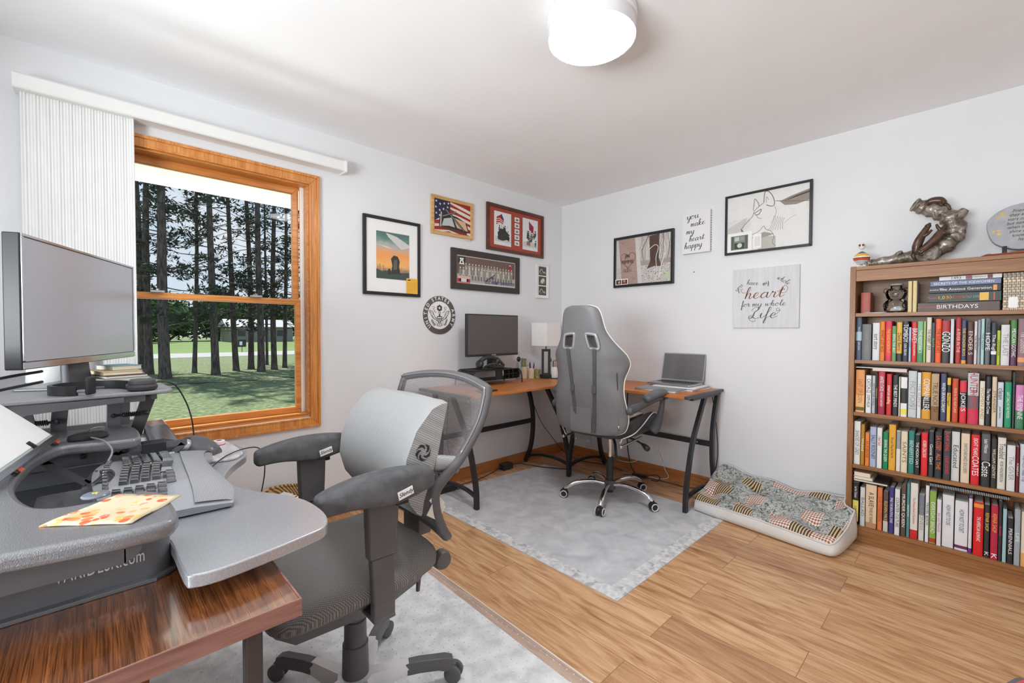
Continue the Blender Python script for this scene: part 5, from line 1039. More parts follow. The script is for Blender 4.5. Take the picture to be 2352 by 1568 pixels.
cable('thin black cable looping below the left crossbar', [(.10, -1.24, .70), (.09, -1.22, .42), (.085, -1.25, .24), (.08, -1.33, .18), (.08, -1.42, .26), (.09, -1.45, .45), (.1, -1.44, .70)], r=.002)
cable('black cable hanging beside the right end legs of the desk', [(1.50, -.05, .755), (1.535, -.04, .5), (1.545, -.04, .25), (1.50, -.05, .1), (1.40, -.10, .012), (1.2, -.12, .010), (1.0, -.15, .010), (.85, -.2, .01)])
cable('white cable trailing from behind the gaming chair to the baseboard', [(.62, -.10, .17), (.72, -.12, .10), (.85, -.10, .09), (.95, -.06, .14)], WHITE, .0025)
cable('thin white cable with a loop hanging above the right baseboard', [(1.08, -.03, .62), (1.11, -.03, .40), (1.06, -.03, .25), (1.13, -.04, .09), (1.17, -.05, .03), (1.12, -.09, .012), (1.02, -.12, .016), (.98, -.15, .012)], WHITE, .0022)
cable('black cable bundle hanging from the gaming chair side to the floor', [(.80, -.06, .755), (.78, -.05, .45), (.80, -.06, .2), (.86, -.1, .06), (.93, -.14, .02)], r=.005)
t = thing('extension_plug', 'black inline plug block with a curled lead on the floor near the right baseboard', 'plug', (.98, -.17, .012))
b = B(); b.obox((0, 0, .012), (.12, .035, .024), rot2(.2)); obj('body', b, BLACK, t, bev=.005)
b = B(); b.tube(cat([(.05, .01, .012), (.11, .05, .03), (.16, .03, .03), (.17, -.02, .012), (.12, -.03, .01)], 5), .004, 6); obj('cord', b, BLACK, t, smooth=180)

# ---- monitor stand
t = thing('monitor_stand', 'black mesh metal monitor stand with a drawer tray on the corner desk', 'monitor stand', (.16, -1.09, DZ + .0005))
x0, x1, y0, y1, hz = -.115, .115, -.215, .215, .118
MESHM = mat('black_wire_mesh', (58, 54, 52), .5, .3, var=.3, scale=300)
b = B(); b.prism([(x0 + .02, y0), (x1 - .0, y0), (x1, y1), (x0 + .02, y1)], hz - .004, hz); obj('mesh_top', b, MESHM, t, smooth=0)
for ys in (y0, y1):
    b = B(); b.tube(cat([(x1 - .005, ys * .98, hz - .001), (x1 - .005, ys * 1.05, hz - .004), (x1 - .004, ys * 1.15, hz - .025), (x1, ys * 1.19, hz - .06), (x1 + .003, ys * 1.21, .0)], 4), .0055, 8); obj('leg', b, BLKMET, t)
    b = B(); b.tube(cat([(x0 + .02, ys * .98, hz - .001), (x0 + .02, ys * 1.05, hz - .004), (x0 + .02, ys * 1.15, hz - .025), (x0 + .018, ys * 1.19, hz - .06), (x0 + .012, ys * 1.21, .0)], 4), .0055, 8); obj('leg', b, BLKMET, t)
    b = B(); rows = []
    for xx in (x0 + .03, x1 - .01): rows.append([Vector((xx, ys * f, z)) for f, z in ((.98, hz - .004), (1.08, hz - .012), (1.14, hz - .04), (1.12, .045), (.95, .040))])
    b.loft(rows, cap=False, closed=False); obj('mesh_side', b, MESHM, t, smooth=60)
b = B(); b.tube([(x1, y0, hz), (x1, y1, hz)], .005, 8); b.tube([(x0 + .02, y0, hz), (x0 + .02, y1, hz)], .005, 8); o = obj('top_rail', b, BLKMET, t)
b = B(); b.box(x0 + .03, x1 - .006, y0 * 1.0, y1 * 1.0, .038, .041); obj('tray', b, MESHM, t, smooth=0)
b = B()
for y in (-.02, .045, .12, .165): b.box(x1 - .012, x1 - .006, y - .003, y + .003, .041, hz - .004)
b.box(x1 - .012, x1 - .006, .045, y1, .078, .082); b.box(x1 - .012, x1 - .006, -.02, .045, .041, hz - .004); obj('dividers', b, BLKMET, t, smooth=0)
# ---- monitor on it
def f_scr(c1, c2):
    def f(t_, N, Lk, b_): v = vec_(N, Lk, (1, 1, 1)); Lk.new(ramp_(N, Lk, noise_(N, Lk, v, 900, 2), [(.3, c1), (.7, c2)]), b_.inputs['Base Color'])
    return f
t = thing('desktop_monitor', 'black flat computer monitor standing on the mesh stand at the corner desk', 'monitor', (.155, -1.075, DZ + .1195))
SCR = tex_mat('dark_matte_screen', f_scr((82, 76, 74), (96, 90, 88)), .38)
mz0, mz1 = .105, .435
b = B(); b.box(.02, .045, -.272, .272, mz0, mz1); obj('housing', b, BLACK, t, bev=.004)
b = B(); b.box(.045, .0475, -.262, .262, mz0 + .018, mz1 - .010); obj('screen', b, SCR, t, smooth=0)
b = B(); b.box(.045, .0478, -.022, .022, mz0 + .005, mz0 + .013); obj('logo_plate', b, STEEL, t, smooth=0)
b = B(); b.box(.0, .022, -.16, .16, mz0 + .06, mz1 - .08); obj('rear_housing', b, BLACK, t, bev=.01)
b = B(); b.prism([(-.012, .004), (.015, .004), (.022, .16), (.0, .16)], -.028, .028, 'y'); obj('neck', b, BLACK, t, bev=.003)
b = B(); b.prism(rrect(-.075, .075, -.11, .11, .03), .0, .010); obj('foot_plate', b, BLACK, t, bev=.003)
t = thing('crumpled_headset', 'black tangled headset and cable heaped at the foot of the far monitor', 'headset', (.21, -1.13, DZ + .130))
b = B(); b.tube(cat([(.0, -.12, .02), (.02, -.09, .07), (.03, -.04, .09), (.03, .03, .08), (.03, .09, .05), (.03, .13, .015)], 5), .016, 8, flat=.5); obj('headband', b, BLACK, t, smooth=180)
for y, z in ((-.115, .03), (.055, .045)): b = B(); b.lathe([(.02, -.02), (.032, -.015), (.034, .008), (.026, .018), (.0, .02)], 16, (.02, y, z + .008), RX(1.2)); obj('ear_cup', b, BLACK, t)
b = B(); b.tube(cat([(.0, -.05, .01), (.04, -.02, .035), (.04, .05, .03), (.05, .10, .01), (.03, .05, .012), (.0, .0, .015)], 5), .008, 7); obj('cord', b, mat('black_cord_brown', (72, 62, 58), .6), t, smooth=180)

# ---- laptop and papers
t = thing('laptop', 'open silver laptop with a dark reflective screen near the desk end', 'laptop', (1.27, -.17, DZ + .022))
b = B(); b.prism(rrect(-.17, .17, -.115, .115, .012), 0, .013); obj('base', b, STEEL, t, bev=.002)
b = B(); b.box(-.145, .145, -.0, .085, .013, .0145); obj('keyboard', b, BLACK, t, smooth=0)
M_ = Matrix.Translation((0, .112, .014)) @ Matrix.Rotation(-.24, 4, 'X'); b = B(); b.M = M_; b.prism([(x, z) for x, z in rrect(-.17, .17, 0, .222, .010)], -.001, .006, 'y'); obj('lid', b, STEEL, t, bev=.001)
b = B(); b.M = M_; b.box(-.163, .163, -.0022, -.001, .012, .214); obj('screen', b, tex_mat('laptop_screen', f_scr((104, 104, 106), (116, 116, 118)), .06), t, smooth=0)
for k, (x0_, x1_, y0_, y1_, a_, lb) in enumerate(((1.12, 1.44, -.50, -.24, -.02, 'white open notebook on the desk in front of the laptop'), (1.17, 1.49, -.33, -.06, -.06, 'white stack of papers under the laptop'), )):
    t = thing('paper_stack' if k else 'notebook', lb, 'papers', ((x0_ + x1_) / 2, (y0_ + y1_) / 2, DZ + .0005), a_)
    wx, wy = (x1_ - x0_) / 2, (y1_ - y0_) / 2
    for j in range(3 if k else 2): b = B(); b.M = Matrix.Rotation(.06 * j, 4, 'Z'); b.box(-wx, wx, -wy, wy, .0065 * j, .0065 * j + .006); obj('sheaf' if k else 'page', b, PAPER if j != 1 else C(150, 156, 160), t, smooth=0)
t = thing('desk_pen', 'white pen lying across the papers before the laptop', 'pen', (1.16, -.22, DZ + .022)); b = B(); b.tube([(-.05, .03, .003), (.05, -.02, .003)], .004, 8); obj('barrel', b, WHITE, t)
b = B(); b.tube([(.05, -.02, .003), (.062, -.026, .003)], [.004, .001], 8); obj('tip', b, BLACK, t)
# ---- lamp
t = thing('table_lamp', 'table lamp with square white shade on a black open rectangular base', 'table lamp', (.185, -.435, DZ + .0005), 0)
b = B(); b.box(-.045, .045, -.045, .045, 0, .035); obj('base', b, BLACK, t, bev=.002)
b = B(); Q_ = Matrix.Rotation(PI / 4, 4, 'Z'); b.M = Q_
for x0_, x1_, z0_, z1_ in ((-.040, -.018, .035, .262), (.018, .040, .035, .262), (-.018, .018, .035, .045), (-.018, .018, .240, .262)): b.box(x0_, x1_, -.012, .012, z0_, z1_)
obj('body_frame', b, BLACK, t, smooth=0)
b = B(); b.tube([(0, 0, .262), (0, 0, .36)], .005, 8); obj('stem', b, BLKMET, t)
b = B(); s_, q = .092, .0887
vs = [(sx_ * s_, sy_ * s_, z) for z in (.292, .497) for sx_, sy_ in ((-1, -1), (1, -1), (1, 1), (-1, 1))] + [(sx_ * q, sy_ * q, z) for z in (.292, .497) for sx_, sy_ in ((-1, -1), (1, -1), (1, 1), (-1, 1))]
b._new(vs, [(0, 1, 5, 4), (1, 2, 6, 5), (2, 3, 7, 6), (3, 0, 4, 7), (8, 12, 13, 9), (9, 13, 14, 10), (10, 14, 15, 11), (11, 15, 12, 8), (0, 8, 9, 1), (1, 9, 10, 2), (2, 10, 11, 3), (3, 11, 8, 0), (4, 5, 13, 12), (5, 6, 14, 13), (6, 7, 15, 14), (7, 4, 12, 15)])
obj('lamp_shade', b, mat('white_linen_shade', (236, 235, 232), .8, bump=.2, bscale=700, var=.01), t, smooth=0)
# ---- cups and organisers
CREAM = mat('cream_ceramic', (232, 214, 184), .5, var=.05); CAMO = mat('camo_pattern', (170, 172, 120), .6, rgb2=(96, 100, 66), scale=60)
PENC = [(40, 44, 70), (34, 34, 36), (60, 66, 96), (230, 230, 232), (40, 40, 44)]
t = thing('pen_cup', 'tall cream cup holding a camouflage box, by the monitor stand', 'cup', (.066, -.60, DZ + .0005)); b = B(); b.lathe([(.030, 0), (.031, .004), (.031, .104), (.028, .104), (.027, .006), (0, .005)], 24); obj('body', b, CREAM, t)
t = thing('camo_box', 'small camouflage-patterned box standing in the tall cream cup', 'box', (.066, -.60, DZ + .008)); b = B(); b.box(-.016, .016, -.018, .018, 0, .170); obj('body', b, CAMO, t, smooth=0, bev=.002)
t = thing('pen_cup', 'shorter cream cup full of dark pens between two other cups', 'cup', (.104, -.543, DZ + .0005)); b = B(); b.lathe([(.028, 0), (.029, .004), (.029, .092), (.026, .092), (.025, .006), (0, .005)], 24); obj('body', b, CREAM, t)
def pens(x, y, z, L_, cols, g, lab, r=.0036, sp=.012, til=.22):
    for k, c in enumerate(cols):
        random.seed(k * 3 + int(x * 1000)); a_ = 2 * PI * k / len(cols); ll = L_ * random.uniform(.85, 1.1)
        t = thing('pen', lab % ['navy', 'black', 'dark blue', 'white', 'charcoal', 'red', 'orange', 'pink', 'green', 'grey'][g[k]], 'pen', (x + sp * math.cos(a_), y + sp * math.sin(a_), z), 0, 'pens in the desk cups', rot=(til * random.uniform(.5, 1) * math.sin(a_) * -1, til * random.uniform(.5, 1) * math.cos(a_), 0))
        b = B(); b.tube([(0, 0, 0), (0, 0, ll)], r, 7); obj('barrel', b, C(*c), t); b = B(); b.tube([(0, 0, ll), (0, 0, ll + .014)], [r * .9, r * .3], 7); obj('tip', b, BLACK, t)
pens(.104, -.543, DZ + .008, .118, PENC, [0, 1, 2, 3, 4], '%s pen standing in the cream cup on the corner desk', sp=.011)
t = thing('camo_cup', 'low camouflage-patterned cup with a slanted rim beside the lamp', 'cup', (.137, -.497, DZ + .0005)); b = B(); b.lathe([(.025, 0), (.027, .004), (.029, .062), (.031, .078), (.028, .078), (.025, .008), (0, .006)], 22); obj('body', b, CAMO, t)
t = thing('white_mug', 'white mug full of bright pens and scissors beside the lamp', 'mug', (.235, -.372, DZ + .005)); b = B(); b.lathe([(.036, 0), (.038, .003), (.038, .098), (.034, .098), (.033, .006), (0, .005)], 28); obj('body', b, mat('white_glaze', (240, 240, 240), .12, var=0), t)
b = B(); b.tube(cat([(.025, .028, .082), (.040, .052, .078), (.044, .062, .05), (.036, .05, .02), (.024, .028, .016)], 5), .005, 8); obj('handle', b, mat('white_glaze', (240, 240, 240), .12), t, smooth=180)
pens(.235, -.372, DZ + .013, .145, [(214, 60, 66), (236, 110, 40), (226, 90, 110), (60, 66, 66), (232, 232, 232), (40, 130, 90)], [5, 6, 7, 4, 3, 8], '%s pen standing in the white mug', sp=.016, r=.0045)
tag(obj('coaster', B().box(.16, .31, -.44, -.30, DZ + .0004, DZ + .0045), C(60, 60, 62), smooth=0), 'dark square coaster under the white mug', 'coaster')
t = thing('white_canister', 'plain white tall canister behind the white mug', 'canister', (.17, -.27, DZ + .0005)); b = B(); b.lathe([(.038, 0), (.040, .003), (.040, .140), (.036, .145), (.036, .138), (0, .137)], 28); obj('body', b, WHITE, t)
b = B(); b.tube([(-.04, 0, .146), (.03, .03, .147)], .003, 6); obj('lid_edge', b, BLACK, t)
t = thing('wire_letter_holder', 'thin wire rack seen just beside the gaming chair back', 'wire rack', (.275, -.235, DZ + .0005)); b = B()
b.tube(cat([(0, 0, 0), (-.01, .01, .05), (.0, .0, .085), (.02, -.01, .05), (.03, -.01, 0)], 4), .002, 6); obj('wire', b, STEEL, t)
t = thing('desk_ornament', 'ornament with a ring, dark round head and pale blue curved blade by the monitor stand', 'ornament', (.075, -.672, DZ + .0005))
b = B(); b.prism(rrect(-.02, .02, -.02, .02, .006), 0, .008); obj('foot', b, STEEL, t); b = B(); b.tube([(0, 0, .008), (0, 0, .07)], .003, 7); obj('stem', b, STEEL, t)
b = B(); b.tube(cat([(.0, .0, .065), (.006, .004, .09), (.004, .002, .12), (0, -.006, .15)], 4), [.010, .014, .015, .015, .015, .015, .014, .013, .012, .011, .010, .009, .008], 8, flat=.5); obj('blue_blade', b, C(150, 190, 212, .3), t, smooth=180)
b = B(); b.ball((0, 0, .175), (.016, .02, .024), 14); obj('round_head', b, mat('dark_bronze_ball', (70, 54, 48), .25, .5), t); b = B(); b.tube([(.0, -.065, .148), (.0, .055, .188)], .003, 6); obj('cross_rod', b, STEEL, t)
b = B(); b.tube([(0, .008 * math.cos(q), .225 + .015 * math.sin(q)) for q in [2 * PI * k / 14 for k in range(14)]], .0018, 6, closed=True); b.tube([(0, 0, .19), (0, 0, .21)], .0015, 5); obj('top_ring', b, STEEL, t)
t = thing('phone', 'small black phone lying at the front edge of the corner desk', 'phone', (.50, -1.40, DZ + .0005), .1); b = B(); b.prism(rrect(-.04, .04, -.075, .075, .01), 0, .008); obj('body', b, BLACK, t, bev=.001)
b = B(); b.prism(rrect(-.036, .036, -.070, .070, .008), .008, .0084); obj('screen', b, mat('black_glass', (30, 30, 32), .08), t)

# ================================================================ gaming chair
GREY = mat('grey_faux_leather', (122, 122, 124), .42, var=.05, scale=8, bump=.25, bscale=30)
BLKL = mat('black_faux_leather', (58, 58, 60), .45, var=.05, bump=.2, bscale=40); PIPE = mat('white_piping', (232, 228, 220), .5, var=0)
g = thing('gaming_chair', 'grey high-back gaming chair with white piping, seen from behind at the corner desk', 'gaming chair', (1.066, -.726, .0045), math.radians(9))
b = B(); b.lathe([(.03, .07), (.042, .075), (.046, .10), (.04, .125), (.03, .135)], 24); obj('base_hub', b, DARK, g)
for k in range(5):
    a_ = math.radians(5 - 9 + 72 * k); ca, sa = math.cos(a_), math.sin(a_)
    b = B(); P = cat([(.03, 0, .105), (.10, 0, .122), (.19, 0, .118), (.26, 0, .100), (.305, 0, .072), (.322, 0, .060)], 5); b.tube([Vector((p.x * ca, p.x * sa, p.z)) for p in P], [.0155] * 20 + [.014, .013, .012, .011, .010, .009], 10, flat=1.15); obj('base_leg', b, CHROME, g, smooth=180)
    ph = random.Random(k).uniform(-.6, 1.2) + a_; cx, cy = .325 * ca, .325 * sa; R = rot2(ph)
    b = B()
    for q in (-1, 1): b.lathe([(.0, -.0075), (.024, -.0075), (.0275, -.004), (.0275, .004), (.024, .0075), (0, .0075)], 24, Vector((cx, cy, .0285)) + R @ Vector((0, q * .016, 0)), R @ RX(PI / 2))
    cst = obj('caster', b, BLACK, g)
    b = B()
    for q in (-1, 1): b.tube([Vector((cx, cy, .0285)) + R @ Vector((.0225 * math.cos(w_), q * .0245, .0225 * math.sin(w_))) for w_ in [2 * PI * j / 20 for j in range(20)]], .0032, 6, closed=True)
    obj('white_rim', b, WHITE, cst)
    b = B(); b.M = Matrix.Translation((cx, cy, .0285)) @ R.to_4x4(); b.prism([(.031 * math.cos(w_), .031 * math.sin(w_)) for w_ in [math.radians(x) for x in range(20, 201, 15)]], -.008, .008, 'y'); b.M = None
    b.tube([(cx, cy, .05), (cx, cy, .068)], .008, 8); obj('caster_hood', b, BLACK, cst)
b = B(); b.tube([(0, 0, .05), (0, 0, .30)], .025, 20); obj('gas_lift_cover', b, BLACK, g); b = B(); b.tube([(0, 0, .30), (0, 0, .46)], .0135, 16); obj('gas_lift', b, CHROME, g)
b = B(); b.box(-.075, .075, -.10, .12, .450, .492); obj('tilt_mechanism', b, DARK, g, bev=.006)
b = B(); b.box(-.16, -.04, -.235, -.215, .44, .52); b.box(-.13, -.07, -.235, -.10, .50, .51); obj('recline_bracket', b, mat('grey_metal_plate', (130, 138, 148), .35, .6), g, bev=.003)
for x, z in ((-.145, .505), (-.055, .505), (-.145, .455), (-.055, .455)): b = B(); b.ball((x, -.237, z), .006, 8); obj('bolt', b, STEEL, g)
b = B(); b.tube(cat([(.06, -.09, .47), (.10, -.14, .44), (.13, -.19, .38), (.14, -.20, .34)], 5), [.009] * 12 + [.013, .016, .017, .012], 8); obj('lever', b, BLACK, g, smooth=180)
b = B(); b.tube(cat([(.12, .0, .46), (.18, -.0, .45), (.24, -.01, .43), (.29, -.02, .40)], 5), [.007] * 10 + [.010, .015, .019, .021, .019, .012], 8); obj('lever', b, BLACK, g, smooth=180)
b = B(); b.tube([(-.235, -.25, .462), (-.23, .05, .462)], .008, 8); b.ball((-.235, -.252, .462), .012, 10); obj('footrest_rod', b, STEEL, g)
b = B(); b.tube([(.20, -.27, .458), (.21, .05, .462)], .008, 8); b.ball((.20, -.272, .458), .012, 10); obj('footrest_rod', b, STEEL, g)
# seat
def seat_ring(y, w_, z0, z1, wing):
    return [Vector((x, y, z)) for x, z in ((-w_ * .8, z0), (-w_, z0 + .03), (-w_ * 1.02, z1 * .6 + z0 * .4), (-w_ * .99, z1 + wing), (-w_ * .90, z1 + wing + .006), (-w_ * .74, z1), (-w_ * .4, z1 + .006), (0, z1 + .008), (w_ * .4, z1 + .006), (w_ * .74, z1), (w_ * .90, z1 + wing + .006), (w_ * .99, z1 + wing), (w_ * 1.02, z1 * .6 + z0 * .4), (w_, z0 + .03), (w_ * .8, z0), (0, z0 - .004))]
b = B(); b.loft([seat_ring(y, w_, z0, z1, wg) for y, w_, z0, z1, wg in ((-.275, .225, .505, .56, .0), (-.25, .245, .49, .575, .015), (-.1, .262, .485, .58, .045), (.08, .268, .485, .585, .055), (.2, .262, .49, .590, .035), (.27, .25, .50, .580, .01), (.295, .235, .515, .56, .0))]); st = obj('seat', b, BLKL, g, smooth=180, sub=1)
b = B(); b.prism(rrect(-.155, .155, -.22, .26, .04), .592, .604); obj('seat_panel', b, mat('pale_grey_leather', (214, 212, 208), .45, var=.03), g, bev=.004, smooth=180)
for q in (-1, 1):
    b = B(); b.tube(cat([(q * .215, -.283, .515), (q * .262, -.22, .54), (q * .272, -.1, .575), (q * .278, .06, .632), (q * .268, .18, .62), (q * .25, .27, .585)], 5), .0038, 6); obj('seat_piping', b, PIPE, g, smooth=180)
    b = B(); b.tube(cat([(q * .21, -.285, .515), (q * .205, -.283, .495), (q * .195, -.28, .485)], 3), .0038, 6); obj('seat_piping', b, PIPE, g, smooth=180)
# back
BK = [(.535, .165), (.56, .232), (.62, .256), (.69, .255), (.76, .246), (.83, .236), (.90, .236), (.95, .252), (1.00, .262), (1.05, .250), (1.10, .212), (1.16, .170), (1.22, .146), (1.28, .134), (1.32, .122), (1.345, .102), (1.358, .06)]
BKP = [Vector((a_[0], a_[1], 0)) for a_ in BK]; BKS = cat(BKP, 3)
def byf(z): return -.325 - .12 * (z - .55) / .8 + .018 * math.sin((z - .55) / .8 * PI)
rings = []; EDG = [[], []]
for p in BKS:
    z, hw = p.x, p.y; th = .040 + .018 * math.sin(PI * min(1, (z - .5) / .86)); yb = byf(z); wing = .085 * max(0, 1 - abs(z - .99) / .22) ** 1.2 + .030 * max(0, 1 - abs(z - .64) / .2)
    ring = []
    for k in range(24):
        q = 2 * PI * k / 24; c_, s_ = math.cos(q), math.sin(q); ex = abs(c_) ** .75 * (1 if c_ > 0 else -1); ey = abs(s_) ** .7 * (1 if s_ > 0 else -1)
        x = hw * ex; y = yb + th * ey + wing * (abs(ex) ** 3.0)
        ring.append(Vector((x, y, z)))
    rings.append(ring); EDG[0].append(Vector((hw * 1.0, yb + wing + .012, z))); EDG[1].append(Vector((-hw * 1.0, yb + wing + .012, z)))
b = B(); b.loft(rings); back = obj('backrest', b, GREY, g, smooth=60)
HOLE = [[(-.148, 1.195), (-.132, 1.187)], ]
def holes(sc_):
    o = []
    for q in (-1, 1):
        pts = [(.046, 1.182), (.100, 1.176), (.113, 1.160), (.124, 1.100), (.114, 1.086), (.066, 1.088), (.054, 1.100), (.040, 1.168)]
        cx_, cz_ = .082, 1.133; o.append([(q * (cx_ + (x - cx_) * sc_), cz_ + (z - cz_) * sc_) for x, z in pts])
    return o
cb = B()
for pts in holes(.80): cb.prism(pts, -.6, -.1, 'y')
cut(back, cb)
for pts in holes(1.0):
    b = B(); P = cat([(x, byf(z) - .050, z) for x, z in pts], 3, closed=True); b.tube(P, .0095, 6, closed=True, flat=.8); obj('belt_hole_frame', b, mat('silver_grey_plastic', (176, 178, 182), .3, .3), g, smooth=180)
b = B(); b.tube(EDG[0] + EDG[1][::-1], .0042, 6); obj('back_piping', b, PIPE, g, smooth=180)
for q, zb in ((-1, .56), (1, .55)):
    b = B(); P = [Vector((q * (.094 - .004 * k), byf(1.09 - (1.09 - zb) * k / 8) - .056 - .002 * math.sin(k), 1.09 - (1.09 - zb) * k / 8)) for k in range(9)]; b.tube(P, .012, rect=True, upv=(1, 0, 0), flat=.12); s_ = obj('strap', b, DARK, g)
    z = .835; b = B(); b.box(q * .077 - .014, q * .077 + .014, byf(z) - .066, byf(z) - .054, z - .028, z + .02); obj('buckle', b, DARK, s_, bev=.002)
b = B(); b.loft([[Vector((x, byf(z) - .060 + .006 * math.sin(9 * x + 30 * z), z)) for x in (-.105, -.06, 0, .048)] + [Vector((x, byf(z) - .05, z)) for x in (.048, 0, -.06, -.105)] for z in (.545, .60, .66, .705)]); obj('rear_pocket', b, GREY, g, smooth=60, bev=.002)
b = B(); b.tube([Vector((.215, byf(z) - .022 + .008, z)) for z in [.58 + .045 * k for k in range(9)]], .0028, 6); obj('zipper', b, BLKL, g)
b = B(); b.ball((.218, byf(.6) - .02, .60), (.007, .006, .012), 8); obj('zipper_pull', b, STEEL, g)
# arms
for q in (-1, 1):
    b = B(); P = cat([(.262, -.30, .70), (.285, -.24, .715), (.33, -.15, .74), (.345, -.02, .752), (.345, .06, .75)], 5); b.tube([(q * p.x, p.y, p.z) for p in P], [.030] * 5 + [.028, .026, .024, .022, .021, .02, .019, .018, .018, .018, .018, .018, .018, .018, .018, .018][:len(P) - 5], 10, flat=.8); arm = obj('armrest', b, DARK, g, smooth=180)
    b = B(); P = cat([(.335, -.20, .770), (.345, -.12, .786), (.347, .0, .790), (.345, .09, .775), (.343, .12, .74)], 5); n = len(P); b.tube([(q * p.x, p.y, p.z) for p in P], [.020 + .008 * math.sin(PI * k / (n - 1)) ** .5 for k in range(n)], 10, flat=1.25); obj('arm_pad', b, mat('grey_arm_pad', (98, 98, 101), .38), g, smooth=180)
    b = B(); P = cat([(.343, .075, .735), (.34, .085, .70), (.332, .06, .62), (.318, .03, .56), (.298, .01, .52)], 5); n = len(P); b.tube([(q * p.x, p.y, p.z) for p in P], [.019, .019, .019, .018, .018, .019, .02, .022, .024, .027, .03, .032, .034, .036, .036, .034, .028][:n], 10, flat=.75); obj('arm_support', b, DARK, g, smooth=180)
    b = B(); b.lathe([(.0, .022), (.022, .02), (.026, .012), (.026, -.01)], 16, (q * .268, -.30, .70), RY(q * PI / 2)); obj('pivot_cap', b, DARK, g)
# ================================================================ desk by the window
def f_dsk(t_, N, Lk, b_):
    v = vec_(N, Lk, (2, 40, 40)); a_ = noise_(N, Lk, v, 1.2, 6, 1.2); v2 = vec_(N, Lk, (9, 420, 420)); g_ = noise_(N, Lk, v2, 1.2, 3, .6)
    c = ramp_(N, Lk, a_, [(.3, (92, 52, 28)), (.5, (136, 80, 42)), (.7, (168, 104, 58))]); c2 = ramp_(N, Lk, g_, [(.4, (120, 105, 100)), (.55, (255, 255, 255))])
    Lk.new(mix_(N, Lk, .7, c, c2, 'MULTIPLY'), b_.inputs['Base Color']); bump_(N, Lk, b_, g_, .5, .0012)
DSK = tex_mat('dark_cherry_desk', f_dsk, .20, spec=.9, coat=1.0, coat_ior=2.4)
SIDEW = wood('cherry_edge_band', (132, 90, 80), (166, 124, 112), 1, .45)
t = thing('office_desk', 'dark cherry wood desk with a glossy grained top beneath the window', 'desk', (1.05, -3.5, 0))
b = B(); b.box(.03, 2.072, -3.96, -3.1465, .722, .75); obj('desktop', b, DSK, t, W=True, smooth=0, bev=.001)
b = B(); b.box(2.0722, 2.0752, -3.96, -3.1435, .7215, .7502); obj('edge_band', b, SIDEW, t, W=True, smooth=0); b = B(); b.box(.03, 2.072, -3.1463, -3.1433, .7215, .7502); obj('edge_band', b, SIDEW, t, W=True, smooth=0)
for x, y in ((2.022, -3.205), (.10, -3.205), (.10, -3.88)):
    b = B(); b.box(x - .012, x + .012, y - .013, y + .013, .0105, .7215); obj('leg', b, mat('dark_grey_leg', (76, 72, 74), .35, .3), t, W=True, bev=.003)
b = B(); b.box(2.02, 2.045, -3.94, -3.34, .0105, .7215); obj('side_panel', b, MAHOG, t, W=True, smooth=0); b = B(); b.box(.12, 2.02, -3.93, -3.91, .25, .7215); obj('modesty_panel', b, MAHOG, t, W=True, smooth=0)
# ---- U-shaped sit-stand converter
TEXG = mat('textured_dark_grey_laminate', (122, 123, 127), .36, var=.14, scale=420, bump=.5, bscale=600, spec=1.0, coat=.5, coat_ior=1.8); TRAYM = mat('glare_lightened_tray_laminate', (168, 170, 176), .40, var=.12, scale=420, bump=.4, bscale=600, spec=1.0, coat=1.0, coat_ior=2.7); SMG = mat('satin_dark_grey_plastic', (100, 101, 104), .30, var=.03, bump=.15, bscale=700, spec=.8)  # tray laminate: glare put into its lighter base colour
CVM = mat('grey_painted_steel', (112, 113, 117), .34, .2, var=.03)
cv = thing('standing_desk_converter', 'large grey U-shaped sit-stand desk converter with a lower keyboard tray', 'desk converter', (1.5, -3.4, .7502))
b = B(); b.prism([(1.02, -3.93), (1.845, -3.93), (1.845, -3.315), (1.82, -3.285), (1.02, -3.285)], .7504, .757); obj('base_plate', b, CVM, cv, W=True, bev=.001, smooth=0)
outl = [(1.83, -3.93)] + [(1.83, -3.34)] + [(1.80 + .03 * math.cos(q), -3.325 + .034 * math.sin(q)) for q in [PI / 2 * k / 8 for k in range(9)]] + [(1.79, -3.291), (1.79, -3.93)]
b = B(); b.prism(outl, .757, .862); sp = obj('side_panel', b, CVM, cv, W=True, smooth=50)
b = B(); b.box(1.04, 1.055, -3.93, -3.30, .757, .80); obj('side_rail', b, CVM, cv, W=True, smooth=0, bev=.002)
o = text('VARIDESK.com', .0485, PAPER, cv, (0, 0, 0), ext=.0002, sp=1.05); o.matrix_basis = cv.matrix_basis.inverted() @ Matrix.Translation((1.8306, -3.386, .7975)) @ Matrix.Rotation(PI / 2, 4, 'Z') @ Matrix.Rotation(PI / 2, 4, 'X') @ Matrix.Diagonal((.345, .66, 1, 1))
inner = [(1.252, -3.318), (1.248, -3.36), (1.236, -3.41), (1.228, -3.45), (1.27, -3.475), (1.345, -3.494), (1.43, -3.503), (1.53, -3.508), (1.61, -3.502), (1.69, -3.487), (1.758, -3.462), (1.785, -3.425), (1.784, -3.385), (1.778, -3.345)]
tipn = [(1.783, -3.322), (1.80, -3.306), (1.845, -3.297), (1.90, -3.294), (1.95, -3.294), (1.975, -3.302), (1.984, -3.325)]
outer = [(1.983, -3.37), (1.972, -3.43), (1.958, -3.50), (1.945, -3.62), (1.93, -3.93), (1.03, -3.93), (1.0, -3.62), (.99, -3.49), (1.0, -3.38), (1.012, -3.335)]
tipf = [(1.03, -3.312), (1.06, -3.302), (1.11, -3.297), (1.18, -3.296), (1.225, -3.298), (1.245, -3.306)]
U = [(p.x, p.y) for p in cat([(x, y, 0) for x, y in inner], 3)] + tipn + [(p.x, p.y) for p in cat([(x, y, 0) for x, y in outer[:4]], 3)] + outer[4:6] + [(p.x, p.y) for p in cat([(x, y, 0) for x, y in outer[6:]], 3)] + tipf
